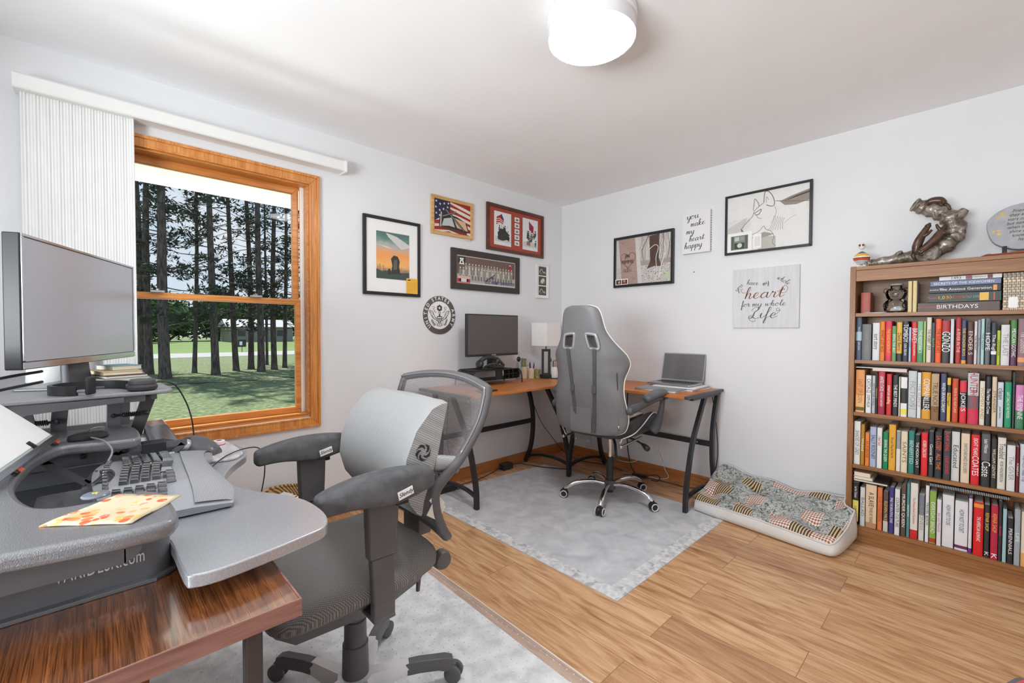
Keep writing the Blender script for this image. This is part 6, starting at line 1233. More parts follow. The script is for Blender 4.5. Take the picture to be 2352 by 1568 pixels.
b = B(); b.prism(U, .872, .900); obj('work_surface', b, TEXG, cv, W=True, bev=.009, seg=4, smooth=60)
b = B(); b.loft([[(1.905, y, z) for z in (.822, .872)] + [(1.895, y, z) for z in (.872, .822)] for y in (-3.93, -3.358)]); b.prism([(-3.36, .872), (-3.338, .872), (-3.338, .840), (-3.346, .828), (-3.36, .822)], 1.895, 1.905, 'x'); b.box(1.80, 1.90, -3.93, -3.35, .860, .872)
obj('side_apron', b, SMG, cv, W=True, smooth=0)
# lattice arm under the far wing
b = B(); X0 = 1.205
def tb(p, q, w): b.bar((X0, p[0], p[1]), (X0, q[0], q[1]), .004, w, (0, 0, 1)) if abs(p[0] - q[0]) > .01 else b.box(X0 - .002, X0 + .002, p[0] - w / 2, p[0] + w / 2, p[1], q[1])
tb((-3.49, .862), (-3.19, .862), .018); tb((-3.41, .784), (-3.19, .784), .016); tb((-3.49, .860), (-3.41, .787), .016); tb((-3.41, .79), (-3.345, .858), .014); tb((-3.345, .858), (-3.27, .79), .014); tb((-3.27, .79), (-3.20, .858), .014)
obj('lattice_arm', b, CVM, cv, W=True, smooth=0)
for y in (-3.415, -3.33): b = B(); b.lathe([(.008, 0), (.008, .003), (.004, .006), (0, .0065)], 12, (X0 + .002, y, .862), RY(PI / 2)); obj('bolt', b, BLACK, cv, W=True)
b = B(); b.box(X0 - .004, X0 + .012, -3.42, -3.19, .764, .778); obj('slide_rail', b, STEEL, cv, W=True, smooth=0)
b = B(); b.box(1.16, 1.21, -3.295, -3.24, .80, .872); obj('tray_bracket', b, BLACK, cv, W=True, bev=.002); b = B(); b.prism([(-3.24, .80), (-3.19, .80), (-3.19, .835), (-3.205, .86), (-3.24, .872)], 1.15, 1.158, 'x'); obj('tray_bracket', b, CVM, cv, W=True, bev=.001)
b = B(); b.prism([(1.215, -3.50), (1.775, -3.50), (1.775, -3.28), (1.215, -3.28)], .770, .776); obj('inner_deck', b, TEXG, cv, W=True, smooth=0)
TR = [(1.78, -3.31), (1.80, -3.292), (1.95, -3.288), (1.973, -3.278), (1.980, -3.24), (1.970, -3.17), (1.952, -3.095), (1.938, -3.055), (1.90, -3.034), (1.84, -3.027), (1.76, -3.034), (1.69, -3.06), (1.63, -3.095), (1.57, -3.122), (1.50, -3.138), (1.43, -3.134), (1.36, -3.108), (1.30, -3.075), (1.25, -3.045), (1.18, -3.027), (1.10, -3.03), (1.03, -3.055), (1.0, -3.10), (1.0, -3.22), (1.02, -3.275), (1.07, -3.29), (1.19, -3.292), (1.22, -3.31)]
b = B(); b.prism([(p.x, p.y) for p in cat([(x, y, 0) for x, y in TR], 3, closed=True)], .777, .800); kt = obj('keyboard_tray', b, TRAYM, cv, W=True, bev=.008, seg=4, smooth=60)
# ---- cloth, badge, cable pod on the work surface
def f_clo(t_, N, Lk, b_):
    v = vec_(N, Lk, (1, 1, 1)); vo = N.new('ShaderNodeTexVoronoi'); vo.inputs['Scale'].default_value = 62; Lk.new(v, vo.inputs['Vector']); s_ = N.new('ShaderNodeSeparateColor'); Lk.new(vo.outputs['Color'], s_.inputs[0])
    tint = ramp_(N, Lk, s_.outputs[0], [(.2, (206, 96, 60)), (.45, (226, 150, 84)), (.6, (214, 110, 112)), (.85, (236, 190, 110))]); d_ = ramp_(N, Lk, vo.outputs['Distance'], [(.42, (255, 255, 255)), (.5, (0, 0, 0))])
    n_ = ramp_(N, Lk, noise_(N, Lk, v, 55, 3), [(.42, (0, 0, 0)), (.5, (255, 255, 255))]); m = mix_(N, Lk, d_, (0, 0, 0, 1), n_); Lk.new(mix_(N, Lk, m, L3((212, 198, 166)), tint), b_.inputs['Base Color'])
CL = [(1.872, -3.455), (1.957, -3.352), (1.955, -3.335), (1.885, -3.285), (1.86, -3.287), (1.783, -3.352), (1.80, -3.40)]
b = B(); n = 12; vs = []; F = []
A_, B_, C_, D_ = Vector((1.874, -3.455, 0)), Vector((1.955, -3.352, 0)), Vector((1.868, -3.280, 0)), Vector((1.784, -3.362, 0))
for j in range(n + 1):
    for i in range(n + 1):
        u, v = i / n, j / n; p = (A_ * (1 - u) + B_ * u) * (1 - v) + (D_ * (1 - u) + C_ * u) * v; vs.append((p.x, p.y, .9012 + .0012 * abs(math.sin(7 * u + 4 * v)) + .0008 * math.sin(9 * v)))
for j in range(n):
    for i in range(n): k = j * (n + 1) + i; F.append((k, k + 1, k + n + 2, k + n + 1))
b._new(vs, F); o = obj('printed_cloth', b, tex_mat('orange_print_cotton', f_clo, .85), smooth=180); md = o.modifiers.new('thick', 'SOLIDIFY'); md.thickness = .0018; md.offset = 0
tag(o, 'folded cream cloth with orange leaf print on the near wing of the converter', 'cloth')
t = thing('round_badge', 'round grey badge with a small yellow mark lying on the printed cloth', 'badge', (1.775, -3.392, .9045), .3)
b = B(); b.lathe([(.019, 0), (.020, .002), (.018, .0045), (.0, .0055)], 28); obj('body', b, mat('blue_grey_enamel', (120, 126, 138), .3), t); b = B(); b.M = Matrix.Translation((0, 0, .0052)); b.prism([(.006 * (1 if i % 2 == 0 else .45) * math.cos(.63 * i), .006 * (1 if i % 2 == 0 else .45) * math.sin(.63 * i)) for i in range(10)], 0, .0008); obj('yellow_mark', b, C(236, 206, 70), t, smooth=0)
t = thing('cable_pod', 'small black oval cable pod with a ring on the far wing of the converter', 'cable holder', (1.175, -3.405, .9005), .2)
b = B(); b.M = Matrix.Diagonal((1, 1.55, 1, 1)); b.lathe([(.026, 0), (.028, .005), (.026, .014), (.018, .018), (0, .019)], 28); obj('body', b, BLACK, t); b = B(); b.tube([(.0 + .003 * math.sin(q), .018 + .017 * math.cos(q), .022 + .008 * math.sin(q)) for q in [2 * PI * k / 18 for k in range(18)]], .0016, 6, closed=True); obj('ring', b, STEEL, t)
b = B(); b.tube(cat([(1.20, -3.40, .908), (1.26, -3.375, .905), (1.30, -3.36, .885), (1.33, -3.37, .862), (1.345, -3.375, .852)], 6), .0024, 7); tag(obj('keyboard_cable', b, mat('grey_cable', (150, 150, 150), .5), smooth=180), 'grey cable running from the oval cable pod to the keyboard', 'cable')
# ---- document holder
t = thing('document_holder', 'tilted white document holder with red-tipped clips at the edge of the converter', 'document holder', (1.30, -3.51, .9005))
ux = Vector((.989, -.150, 0)); uy = Vector((-.106, -.699, .707)); un = uy.cross(ux); P0 = Vector((1.165, -3.475, .916))
Rm = Matrix((ux, uy, un)).transposed()
def hb(u0, u1, v0, v1, n0, n1): b.obox(P0 + ux * (u0 + u1) / 2 + uy * (v0 + v1) / 2 + un * (n0 + n1) / 2, (u1 - u0, v1 - v0, n1 - n0), Rm)
b = B(); hb(0, .44, 0, .30, 0, .003); obj('back_board', b, mat('clear_grey_acrylic', (196, 208, 204), .15, var=0), t, W=True, smooth=0)
b = B(); hb(.004, .43, .006, .29, .0032, .0042); obj('paper', b, PAPER, t, W=True, smooth=0)
b = B(); hb(.0, .44, -.010, .0, -.006, .012); hb(0, .44, -.014, -.008, .004, .016); obj('ledge', b, STEEL, t, W=True, smooth=0, bev=.001)
for u in (.02, .30): b = B(); hb(u, u + .035, -.022, -.008, -.004, .006); cp = obj('clip', b, BLACK, t, W=True, bev=.002); b = B(); hb(u + .004, u + .028, -.0225, -.010, .006, .008); obj('red_tip', b, C(214, 90, 70), cp, W=False) if False else obj('clip_tip', b, C(214, 90, 70), t, W=True, smooth=0)
b = B(); hb(.15, .158, -.010, .02, .004, .010); obj('paper_tab', b, BLACK, t, W=True, smooth=0)
b = B(); b.prism([(-.02, 0), (.16, 0), (.10, .09)], -.003, .0, 'x') if False else b.obox(P0 + ux * .22 + uy * .12 - un * .05, (.12, .006, .11), Rm); obj('rear_prop', b, CVM, t, W=True, smooth=0)
# ---- keyboard
t = thing('ergonomic_keyboard', 'curved black and silver ergonomic keyboard with a dimpled palm rest on the tray', 'keyboard', (1.452, -3.280, .8005), math.radians(-3))
def kz(x, y):
    e = 1 - (abs(x) / .243) ** 6; d = .034 + .034 * max(0, 1 - (x / .25) ** 2); return .024 + (d - .024) * max(0, min(1, e)) - (.10 * (y - .05) if y > .05 else 0)
def kf(x): return .098 + .040 * min(1, (abs(x) / .2)) ** 2.0
def kb_(x): return -.118 + .035 * (x / .24) ** 2
nx, ny = 44, 22; vs = []; F = []
for j in range(ny + 1):
    for i in range(nx + 1):
        x = -.243 + .486 * i / nx; cr_ = 1 - .10 * (abs(2 * i / nx - 1)) ** 8; y = kb_(x) + (kf(x) - kb_(x)) * j / ny; y = y * cr_; vs.append((x, y, kz(x, y) - (.005 if j in (0, ny) or i in (0, nx) else 0)))
n0 = len(vs)
for v in list(vs): vs.append((v[0] * .985, v[1] * .985, .003))
W1 = nx + 1
for j in range(ny):
    for i in range(nx): k = j * W1 + i; F.append((k, k + 1, k + W1 + 1, k + W1)); F.append((n0 + k, n0 + k + W1, n0 + k + W1 + 1, n0 + k + 1))
for i in range(nx): F.append((i, n0 + i, n0 + i + 1, i + 1)); k = ny * W1 + i; F.append((k, k + 1, n0 + k + 1, n0 + k))
for j in range(ny): k = j * W1; F.append((k, k + W1, n0 + k + W1, n0 + k)); k += nx; F.append((k, n0 + k, n0 + k + W1, k + W1))
b = B(); b._new(vs, F); obj('body', b, mat('silver_grey_keyboard_plastic', (168, 170, 176), .25, .25, var=.02), t, smooth=60)
def f_palm(t_, N, Lk, b_):
    v = vec_(N, Lk, (1, 1, 1)); w_ = N.new('ShaderNodeTexWave'); w_.inputs['Scale'].default_value = 120; Lk.new(v, w_.inputs['Vector']); w2 = N.new('ShaderNodeTexWave'); w2.bands_direction = 'Y'; w2.inputs['Scale'].default_value = 120; Lk.new(v, w2.inputs['Vector'])
    m = mix_(N, Lk, .5, w_.outputs['Color'], w2.outputs['Color']); Lk.new(ramp_(N, Lk, m, [(.3, (124, 125, 128)), (.6, (176, 177, 181))]), b_.inputs['Base Color']); bump_(N, Lk, b_, m, .35, .001)
rows = []
for j in range(9):
    f = j / 8; row = []
    for i in range(41): x = -.238 + .476 * i / 40; y0_ = .048 + .012 * (x / .24) ** 2; y = y0_ + (kf(x) * .985 - y0_) * f; row.append(Vector((x, y * (1 - .09 * (abs(2 * i / 40 - 1)) ** 8), kz(x, y) + .0035 - .004 * f ** 6)))
    rows.append(row)
b = B(); b.loft(rows, cap=False, closed=False); obj('palm_rest', b, tex_mat('dimpled_palm_rest', f_palm, .32), t, smooth=180)
KEY = mat('glossy_black_keys', (70, 71, 75), .12, var=0, spec=1.0, coat=1.0, coat_ior=2.2); b = B(); b2 = B()
def keycap(bb, x, y, w_, d_, yaw, h=.008):
    z = kz(x, y); R = rot2(yaw); tl = Matrix.Rotation(-.0, 3, 'X'); vs = []
    for zz, q in ((z - .001, 1), (z + h, .80)):
        for sx_, sy_ in ((-1, -1), (1, -1), (1, 1), (-1, 1)): p = R @ Vector((sx_ * w_ / 2 * q, sy_ * d_ / 2 * q - (.001 if q < 1 else 0), 0)); vs.append((x + p.x, y + p.y, zz + (.0015 if sy_ < 0 and q < 1 else 0)))
    bb._new(vs, [(0, 3, 2, 1), (4, 5, 6, 7), (0, 1, 5, 4), (1, 2, 6, 5), (2, 3, 7, 6), (3, 0, 4, 7)])
for side in (-1, 1):
    for r in range(5):
        for c in range(7 if side < 0 else 6):
            x = side * (.016 + .0192 * c); y = -.066 + .0188 * r + .22 * x * x + .010 * (1 - abs(x) / .14); yaw = side * -.18 * (1 - abs(x) / .2)
            if r == 4 and c < 5: continue
            keycap(b, x, y, .0178, .0172, yaw)
    for c in range(6): x = side * (.016 + .021 * c); keycap(b, x, -.094 + .25 * x * x, .017, .011, 0, .005)
for c in range(4):
    for r in range(5): keycap(b, .155 + .0192 * c, -.072 + .0188 * r, .0178, .0172, 0)
for sx_ in (-1, 1): keycap(b, sx_ * .045, .018, .076, .024, sx_ * -.10, .007)
for c in range(3): keycap(b, -.10 - .026 * c, .02, .022, .018, 0); keycap(b, .098 + .02 * c, .02, .018, .018, 0)
obj('keys', b, KEY, t, smooth=0, bev=.0012)
b = B(); rows = []
for j in range(7): f = j / 6; rows.append([Vector((-.03 + .12 * i / 10, -.116 + .03 * f + .01 * math.sin(PI * i / 10), kz(-.09, -.1) + .006 * math.sin(PI * i / 10) * math.sin(PI * f) + .003)) for i in range(11)])
b.loft(rows, cap=False, closed=False); obj('media_panel', b, mat('glossy_smoked_panel', (70, 72, 76), .04, .3, var=0), t, smooth=180)
b = B(); b.obox((-.205, .035, kz(-.205, .035) + .004), (.035, .020, .004), rot2(0)); obj('logo_key', b, mat('light_grey_key', (196, 198, 202), .3), t, bev=.002)
for x in (-.2, .2): b = B(); b.box(x - .015, x + .015, .10, .115, .0, .004); obj('foot', b, BLACK, t, smooth=0)
# ---- mouse mat, trackball, tape, trackball cable
def f_mm(t_, N, Lk, b_):
    v = vec_(N, Lk, (6, 30, 6)); Lk.new(ramp_(N, Lk, noise_(N, Lk, v, 1.5, 5, .8), [(.3, (176, 166, 168)), (.5, (206, 200, 202)), (.7, (222, 220, 222))]), b_.inputs['Base Color'])
t = thing('mouse_mat', 'pale pink-grey board with rounded corners on the far end of the keyboard tray', 'mouse mat', (1.12, -3.12, .8005))
b = B(); b.prism([(p.x, p.y) for p in cat([(.975, -3.175, 0), (.985, -3.08, 0), (1.04, -3.055, 0), (1.20, -3.046, 0), (1.255, -3.06, 0), (1.285, -3.10, 0), (1.235, -3.185, 0), (1.10, -3.215, 0), (1.0, -3.21, 0)], 4, closed=True)], .8006, .808); obj('board', b, tex_mat('pale_wood_print', f_mm, .4), t, W=True, bev=.002)
t = thing('trackball_mouse', 'dark grey trackball mouse with a large silver ball beside the keyboard', 'trackball', (1.150, -3.160, .8085), math.radians(-44))
b = B(); rings = []
for k in range(15):
    f = k / 14; y = -.085 + .155 * f; w_ = .050 * math.sin(PI * (.06 + .88 * f)) ** .6; h_ = .054 * math.sin(PI * (.04 + .9 * f)) ** .9
    rings.append([Vector((w_ * math.cos(q) * (1 if math.sin(q) > 0 else 1), y, max(0, .004 + h_ * max(0, math.sin(q))) if math.sin(q) > 0 else 0)) for q in [2 * PI * i / 22 for i in range(22)]])
b.loft(rings); obj('body', b, mat('charcoal_mouse_plastic', (92, 92, 95), .3, var=.02), t, smooth=60)
b = B(); b.ball((.030, -.012, .030), .024, 28); obj('ball', b, mat('silver_ball', (200, 202, 206), .12, .7, var=0), t, smooth=180); b = B(); b.lathe([(.024, -.004), (.0285, .0), (.024, .004)], 28, (.030, -.012, .030), RY(1.1)); obj('ball_ring', b, BLACK, t)
for x in (-.018, .0): b = B(); b.ball((x, -.055, .034), (.008, .02, .006), 10); obj('button', b, DARK, t)
t = thing('tape_roll', 'small roll of tape with a red core standing on the pink-grey board', 'tape roll', (1.07, -3.085, .8085)); b = B(); b.lathe([(.011, 0), (.016, .001), (.017, .006), (.017, .013), (.015, .015), (.010, .015), (.009, .010), (.010, .002)], 24, cap=False); obj('roll', b, WHITE, t); b = B(); b.lathe([(.0095, .001), (.0095, .0145), (.007, .0145), (.007, .001)], 20, cap=False); obj('core', b, C(214, 60, 90), t); b = B(); b.lathe([(.0168, -.0001), (.0178, .0), (.0178, .002), (.0168, .0021)], 24, cap=False); obj('red_rim', b, C(214, 60, 80), t)
cable('thin black cable looping off the keyboard tray toward the floor', [(1.36, -3.16, .806), (1.26, -3.10, .812), (1.20, -3.03, .812), (1.16, -2.98, .79), (1.15, -2.965, .72), (1.18, -2.99, .62), (1.2, -3.05, .4)], r=.0019)
# ---- second converter with the monitor
c2 = thing('monitor_riser', 'grey sit-stand monitor platform on slanted steel legs with springs at the desk back', 'monitor riser', (.7, -3.5, .7502))
PT = [(p.x, p.y) for p in cat([(.26, -3.90, 0), (.255, -3.55, 0), (.27, -3.26, 0), (.31, -3.235, 0), (.5, -3.232, 0), (.8, -3.226, 0), (1.05, -3.212, 0), (1.105, -3.218, 0), (1.13, -3.25, 0), (1.150, -3.45, 0), (1.155, -3.60, 0), (1.155, -3.90, 0)], 4)]
b = B(); b.prism(PT, 1.004, 1.016); obj('platform', b, mat('grey_textured_board', (158, 159, 163), .45, var=.05, scale=300, bump=.2, bscale=500), c2, W=True, bev=.004, seg=3, smooth=60)
b = B(); b.prism([(-3.33, .990), (-3.33, 1.003), (-3.62, 1.003), (-3.9, 1.003), (-3.9, .972), (-3.53, .972), (-3.52, .976)], 1.120, 1.150, 'x'); b.prism([(-3.27, 1.0), (-3.27, 1.003), (-3.34, 1.003), (-3.34, .985)], 1.12, 1.15, 'x') if False else None; b.box(1.09, 1.12, -3.9, -3.28, .985, 1.003)
obj('side_skirt', b, CVM, c2, W=True, smooth=0)
b = B(); b.box(.30, 1.09, -3.262, -3.25, .985, 1.003); obj('front_skirt', b, CVM, c2, W=True, smooth=0)
for nm, p, q in (('leg', (.93, -3.466, .985), (.90, -3.482, .79)), ('leg', (.42, -3.30, .99), (.30, -3.30, .79)), ('leg', (.93, -3.346, .985), (.905, -3.348, .79)), ('leg', (.985, -3.262, .985), (.80, -3.302, .79)), ('leg', (.97, -3.545, .985), (.95, -3.515, .80))):
    b = B(); b.bar(p, q, .036, .012, (1, 0, 0)); obj('leg', b, CVM, c2, W=True, bev=.002)
for y0_, y1_, x_, z_ in ((-3.328, -3.286, .952, .925), (-3.532, -3.492, .962, .925)):
    b = B(); b.tube([(x_, y0_ - .02, z_), (x_, y1_ + .02, z_)], .004, 8); b.ball((x_, y1_ + .02, z_), .008, 8); b.ball((x_, y0_ - .02, z_), .008, 8); sg_ = obj('spring_rod', b, BLACK, c2, W=True)
    b = B(); n = 90; b.tube([(x_ + .007 * math.cos(k * .62), y0_ + (y1_ - y0_) * k / n, z_ + .007 * math.sin(k * .62)) for k in range(n)], .0018, 5); obj('spring', b, BLACK, c2, W=True)
b = B(); b.box(.12, .875, -3.235, -3.222, .7504, .775); b.box(.12, .875, -3.30, -3.235, .7504, .754); obj('base_rail', b, CVM, c2, W=True, smooth=0, bev=.001)
b = B(); b.box(.845, .862, -3.85, -3.2, .7504, .785); obj('base_rail', b, CVM, c2, W=True, smooth=0, bev=.001)
b = B(); b.box(.12, .14, -3.85, -3.235, .7504, .78); obj('base_rail', b, CVM, c2, W=True, smooth=0, bev=.001)
b = B(); b.box(.30, .40, -3.275, -3.24, .755, .79); obj('hinge_block', b, WHITE, c2, W=True, bev=.003)
t = thing('sheet_pile', 'white papers lying inside the riser base on the desk', 'papers', (.62, -3.262, .7545)); b = B()
for k in range(5): b.M = Matrix.Translation((.01 * k, 0, .0008 * k)) @ Matrix.Rotation(.012 * k, 4, 'Z'); b.box(-.14, .14, -.022, .022, .0, .0007)
obj('sheets', b, PAPER, t, smooth=0)
# big monitor
mon = thing('desktop_monitor', 'large monitor with a grey reflective screen and silver bezel by the pleated shade', 'monitor', (.80, -3.432, 1.0165), math.atan2(-3.306 + 3.56, .495 - 1.105) + PI)
# local: X from far end to near end ; -Y towards viewer side is screen? (see sign)
b = B(); b.prism(rrect(-.332, .332, .076, .438, .004), -.002, .034, 'y'); obj('housing', b, BLACK, mon, bev=.003)
def f_bs(t_, N, Lk, b_): v = vec_(N, Lk, (1, 1, 1)); Lk.new(ramp_(N, Lk, noise_(N, Lk, v, 1200, 2), [(.3, (176, 179, 187)), (.7, (188, 191, 199))]), b_.inputs['Base Color'])
scr_m = tex_mat('grey_reflective_screen', f_bs, .16, spec=.8)
for sd_ in (1,):
    b = B(); b.box(-.320, .320, .034, .0352, .098, .428); obj('screen', b, scr_m, mon, smooth=0)
    b = B()
    for x0_, x1_, z0_, z1_ in ((-.330, .330, .430, .437), (-.330, -.322, .10, .430), (.322, .330, .10, .430), (-.330, .330, .078, .096)): b.box(x0_, x1_, .034, .0375, z0_, z1_)
    obj('bezel', b, mat('polished_bezel', (196, 198, 202), .1, .8, var=0), mon, smooth=0, bev=.001)
b = B(); b.box(-.26, .26, -.035, -.002, .12, .39); obj('rear_housing', b, BLACK, mon, bev=.01)
b = B(); b.loft([[Vector((x, y, z)) for x, y in rrect(-.062 * s_, .062 * s_, -.012 + o_, .012 + o_, .008, 3)] for z, s_, o_ in ((.010, 1.15, .0), (.05, 1.05, -.004), (.11, .95, -.008), (.20, .95, -.01))]); nk = obj('neck', b, DARK, mon, smooth=60)
b = B(); b.prism(rrect(-.145, .145, -.09, .13, .01), 0.0, .008); obj('foot_plate', b, SMG, mon, bev=.002)
# items on the riser
t = thing('headphones', 'black headphones lying on the monitor riser with one cup turned up', 'headphones', (1.05, -3.40, 1.0165), math.radians(40))
b = B(); b.tube([(.075 * math.cos(q) * 1.15 - .0, .082 * math.sin(q), .012) for q in [math.radians(a_) for a_ in range(60, 301, 12)]], .0135, rect=True, upv=(0, 0, 1), flat=.35); obj('headband', b, BLACK, t, smooth=60)
b = B(); b.tube([(.045, .070, .012), (.085, .062, .013)], .005, 8); b.tube([(.045, -.070, .012), (.075, -.062, .013)], .005, 8); obj('slider', b, STEEL, t)
b = B(); b.lathe([(.030, 0), (.036, .004), (.038, .012), (.034, .018), (.030, .020)], 28, (.112, .055, .0)); obj('ear_pad', b, mat('soft_black_pad', (72, 70, 72), .7), t); b = B(); b.lathe([(.031, .019), (.033, .021), (.033, .030), (.028, .034), (0, .035)], 28, (.112, .055, .0)); obj('ear_cup', b, DARK, t)
b = B(); b.obox((.075, -.062, .028), (.012, .028, .050), rot2(.3)); obj('ear_cup', b, BLACK, t, bev=.004)
b = B(); b.tube(cat([(1.10, -3.285, 1.03), (1.06, -3.24, 1.035), (1.04, -3.20, 1.02), (1.03, -3.17, .96), (1.03, -3.155, .90), (1.03, -3.15, .85), (1.045, -3.15, .815)], 6), .0022, 7); tag(obj('headphone_cable', b, BLACK, smooth=180), 'black headphone cable arching off the monitor riser down to the trackball', 'cable')
g_ = 'books and notes stacked on the monitor riser'
BK3 = [((.60, .83, -3.41, -3.275), 1.0168, .016, (210, 206, 200), 'white patterned book with a dark cover edge at the bottom of the riser stack'), ((.61, .82, -3.40, -3.28), 1.0330, .010, (60, 44, 46), 'thin black and red book in the middle of the riser stack'), ((.62, .79, -3.395, -3.285), 1.0434, .012, (232, 196, 128), 'cream book on the riser stack under the blue notepad'), ((.63, .74, -3.37, -3.28), 1.0558, .016, (124, 170, 180), 'pale blue notepad, topmost on the riser stack')]
for k, ((x0_, x1_, y0_, y1_), z, h_, c_, lb) in enumerate(BK3):
    t = thing('book' if k < 3 else 'notepad', lb, 'book' if k < 3 else 'notepad', ((x0_ + x1_) / 2, (y0_ + y1_) / 2, z), [.25, .32, .28, .4][k], g_); wx, wy = (x1_ - x0_) / 2, (y1_ - y0_) / 2
    b = B(); b.box(-wx, wx, -wy, wy, 0, .0015); b.box(-wx, wx, -wy, wy, h_ - .0015, h_); b.box(-wx, -wx + .002, -wy, wy, 0, h_); obj('cover', b, C(*c_), t, smooth=0); b = B(); b.box(-wx + .002, wx - .002, -wy + .002, wy - .002, .0015, h_ - .0015); obj('page_block', b, PAGE, t, smooth=0)
t = thing('white_speaker', 'white cylindrical device with a round knob behind the monitor neck', 'speaker', (.60, -3.50, 1.0165)); b = B(); b.lathe([(.062, 0), (.064, .004), (.060, .085), (.056, .092), (0, .094)], 36); obj('body', b, WHITE, t); b = B(); b.lathe([(.011, 0), (.011, .006), (.008, .009), (0, .0095)], 18, (.038, .047, .05), Vector((.63, .78, 0)).to_track_quat('Z', 'Y').to_matrix()); obj('knob', b, WHITE, t)
t = thing('white_cup', 'plain white cup at the back of the riser near the shade', 'cup', (.40, -3.40, 1.0165)); b = B(); b.lathe([(.030, 0), (.034, .004), (.038, .075), (.035, .075), (.031, .006), (0, .005)], 28); obj('body', b, WHITE, t)
t = thing('stylus_pen', 'grey pen lying on the riser beside the headphones', 'pen', (.93, -3.31, 1.0168), .6); b = B(); b.tube([(-.07, 0, .005), (.06, 0, .005)], .0045, 8); obj('barrel', b, DARK, t); b = B(); b.tube([(.06, 0, .005), (.075, 0, .004)], [.004, .001], 8); obj('tip', b, STEEL, t)
for dz in (0, .03): cable('black monitor cable sweeping past the monitor neck' + (', upper of two' if dz else ', lower of two'), [(1.0, -3.50, 1.05 + dz), (1.12, -3.58, 1.04 + dz), (1.20, -3.66, 1.02 + dz * .6)], r=.004)
# ================================================================ basket
t = thing('wicker_basket', 'round woven rope basket with white paper in it on the floor by the wall', 'basket', (.165, -2.62, .0005))
def f_wk(t_, N, Lk, b_):
    v = vec_(N, Lk, (1, 1, 1)); w_ = N.new('ShaderNodeTexWave'); w_.bands_direction = 'DIAGONAL'; w_.inputs['Scale'].default_value = 26; w_.inputs['Distortion'].default_value = 3; Lk.new(v, w_.inputs['Vector'])
    Lk.new(ramp_(N, Lk, w_.outputs['Fac'], [(.2, (120, 84, 48)), (.7, (206, 166, 112))]), b_.inputs['Base Color']); bump_(N, Lk, b_, w_.outputs['Fac'], .8, .004)
WK = tex_mat('woven_seagrass', f_wk, .8); b = B()
pr = []
for k in range(14): z = .005 + k * .0195; r_ = .115 + .03 * math.sin(PI * k / 17); pr += [(r_ - .002, z), (r_ + .006, z + .0097)]
b.lathe([(0, 0)] + pr + [(.132, .272), (.124, .268), (.118, .02), (0, .015)], 40); obj('woven_body', b, WK, t, smooth=180)
b = B(); b.tube([(.134 * math.cos(q), .134 * math.sin(q), .276) for q in [2 * PI * k / 40 for k in range(40)]], .010, 8, closed=True); obj('rim', b, WK, t, smooth=180)
b = B(); random.seed(9)
for k in range(5): b.M = Matrix.Translation((random.uniform(-.04, .04), random.uniform(-.04, .04), .24 + .004 * k)) @ Matrix.Rotation(random.uniform(-.4, .4), 4, 'X') @ Matrix.Rotation(random.uniform(0, 3), 4, 'Z'); b.box(-.05, .05, -.04, .04, 0, .001)
obj('waste_paper', b, PAPER, t, smooth=0)

# ================================================================ mesh office chair
def f_ms(t_, N, Lk, b_):
    v = vec_(N, Lk, (1, 1, 1)); w_ = N.new('ShaderNodeTexWave'); w_.inputs['Scale'].default_value = 75; w_.bands_direction = 'X'; Lk.new(v, w_.inputs['Vector']); w2 = N.new('ShaderNodeTexWave'); w2.bands_direction = 'Z'; w2.inputs['Scale'].default_value = 75; Lk.new(v, w2.inputs['Vector'])
    m = N.new('ShaderNodeMath'); m.operation = 'MAXIMUM'; Lk.new(w_.outputs['Fac'], m.inputs[0]); Lk.new(w2.outputs['Fac'], m.inputs[1]); r = ramp_(N, Lk, m.outputs[0], [(.60, (50, 50, 50)), (.80, (255, 255, 255))]); Lk.new(r, b_.inputs['Alpha'])
    Lk.new(ramp_(N, Lk, w_.outputs['Fac'], [(.3, (104, 98, 98)), (.7, (140, 134, 134))]), b_.inputs['Base Color'])
MESHB = tex_mat('brown_grey_back_mesh', f_ms, .6)
def f_se(t_, N, Lk, b_):
    v = vec_(N, Lk, (1, 1, 1), (0, 0, .6)); w_ = N.new('ShaderNodeTexWave'); w_.inputs['Scale'].default_value = 84; Lk.new(v, w_.inputs['Vector']); w2 = N.new('ShaderNodeTexWave'); w2.bands_direction = 'Y'; w2.inputs['Scale'].default_value = 84; Lk.new(v, w2.inputs['Vector'])
    m = mix_(N, Lk, .5, w_.outputs['Color'], w2.outputs['Color']); Lk.new(ramp_(N, Lk, m, [(.3, (84, 80, 79)), (.55, (140, 136, 134))]), b_.inputs['Base Color']); bump_(N, Lk, b_, m, .5, .002)
SEATM = tex_mat('dark_spacer_mesh', f_se, .65)
def f_lu(t_, N, Lk, b_):
    v = vec_(N, Lk, (1, 1, 1), (.5, .5, 0)); w_ = N.new('ShaderNodeTexWave'); w_.inputs['Scale'].default_value = 110; Lk.new(v, w_.inputs['Vector']); w2 = N.new('ShaderNodeTexWave'); w2.bands_direction = 'Z'; w2.inputs['Scale'].default_value = 110; Lk.new(v, w2.inputs['Vector'])
    m = mix_(N, Lk, .5, w_.outputs['Color'], w2.outputs['Color']); Lk.new(ramp_(N, Lk, m, [(.3, (126, 126, 126)), (.6, (184, 184, 184))]), b_.inputs['Base Color']); bump_(N, Lk, b_, m, .4, .0015)
LUMB = tex_mat('light_grey_spacer_mesh', f_lu, .75)
CH = mat('charcoal_chair_plastic', (98, 97, 99), .42, var=.04, bump=.15, bscale=400); XC, YC = 1.505, -2.80
ch = thing('mesh_office_chair', 'dark mesh-backed office chair pulled up to the cherry desk', 'office chair', (XC, YC, .011), PI)
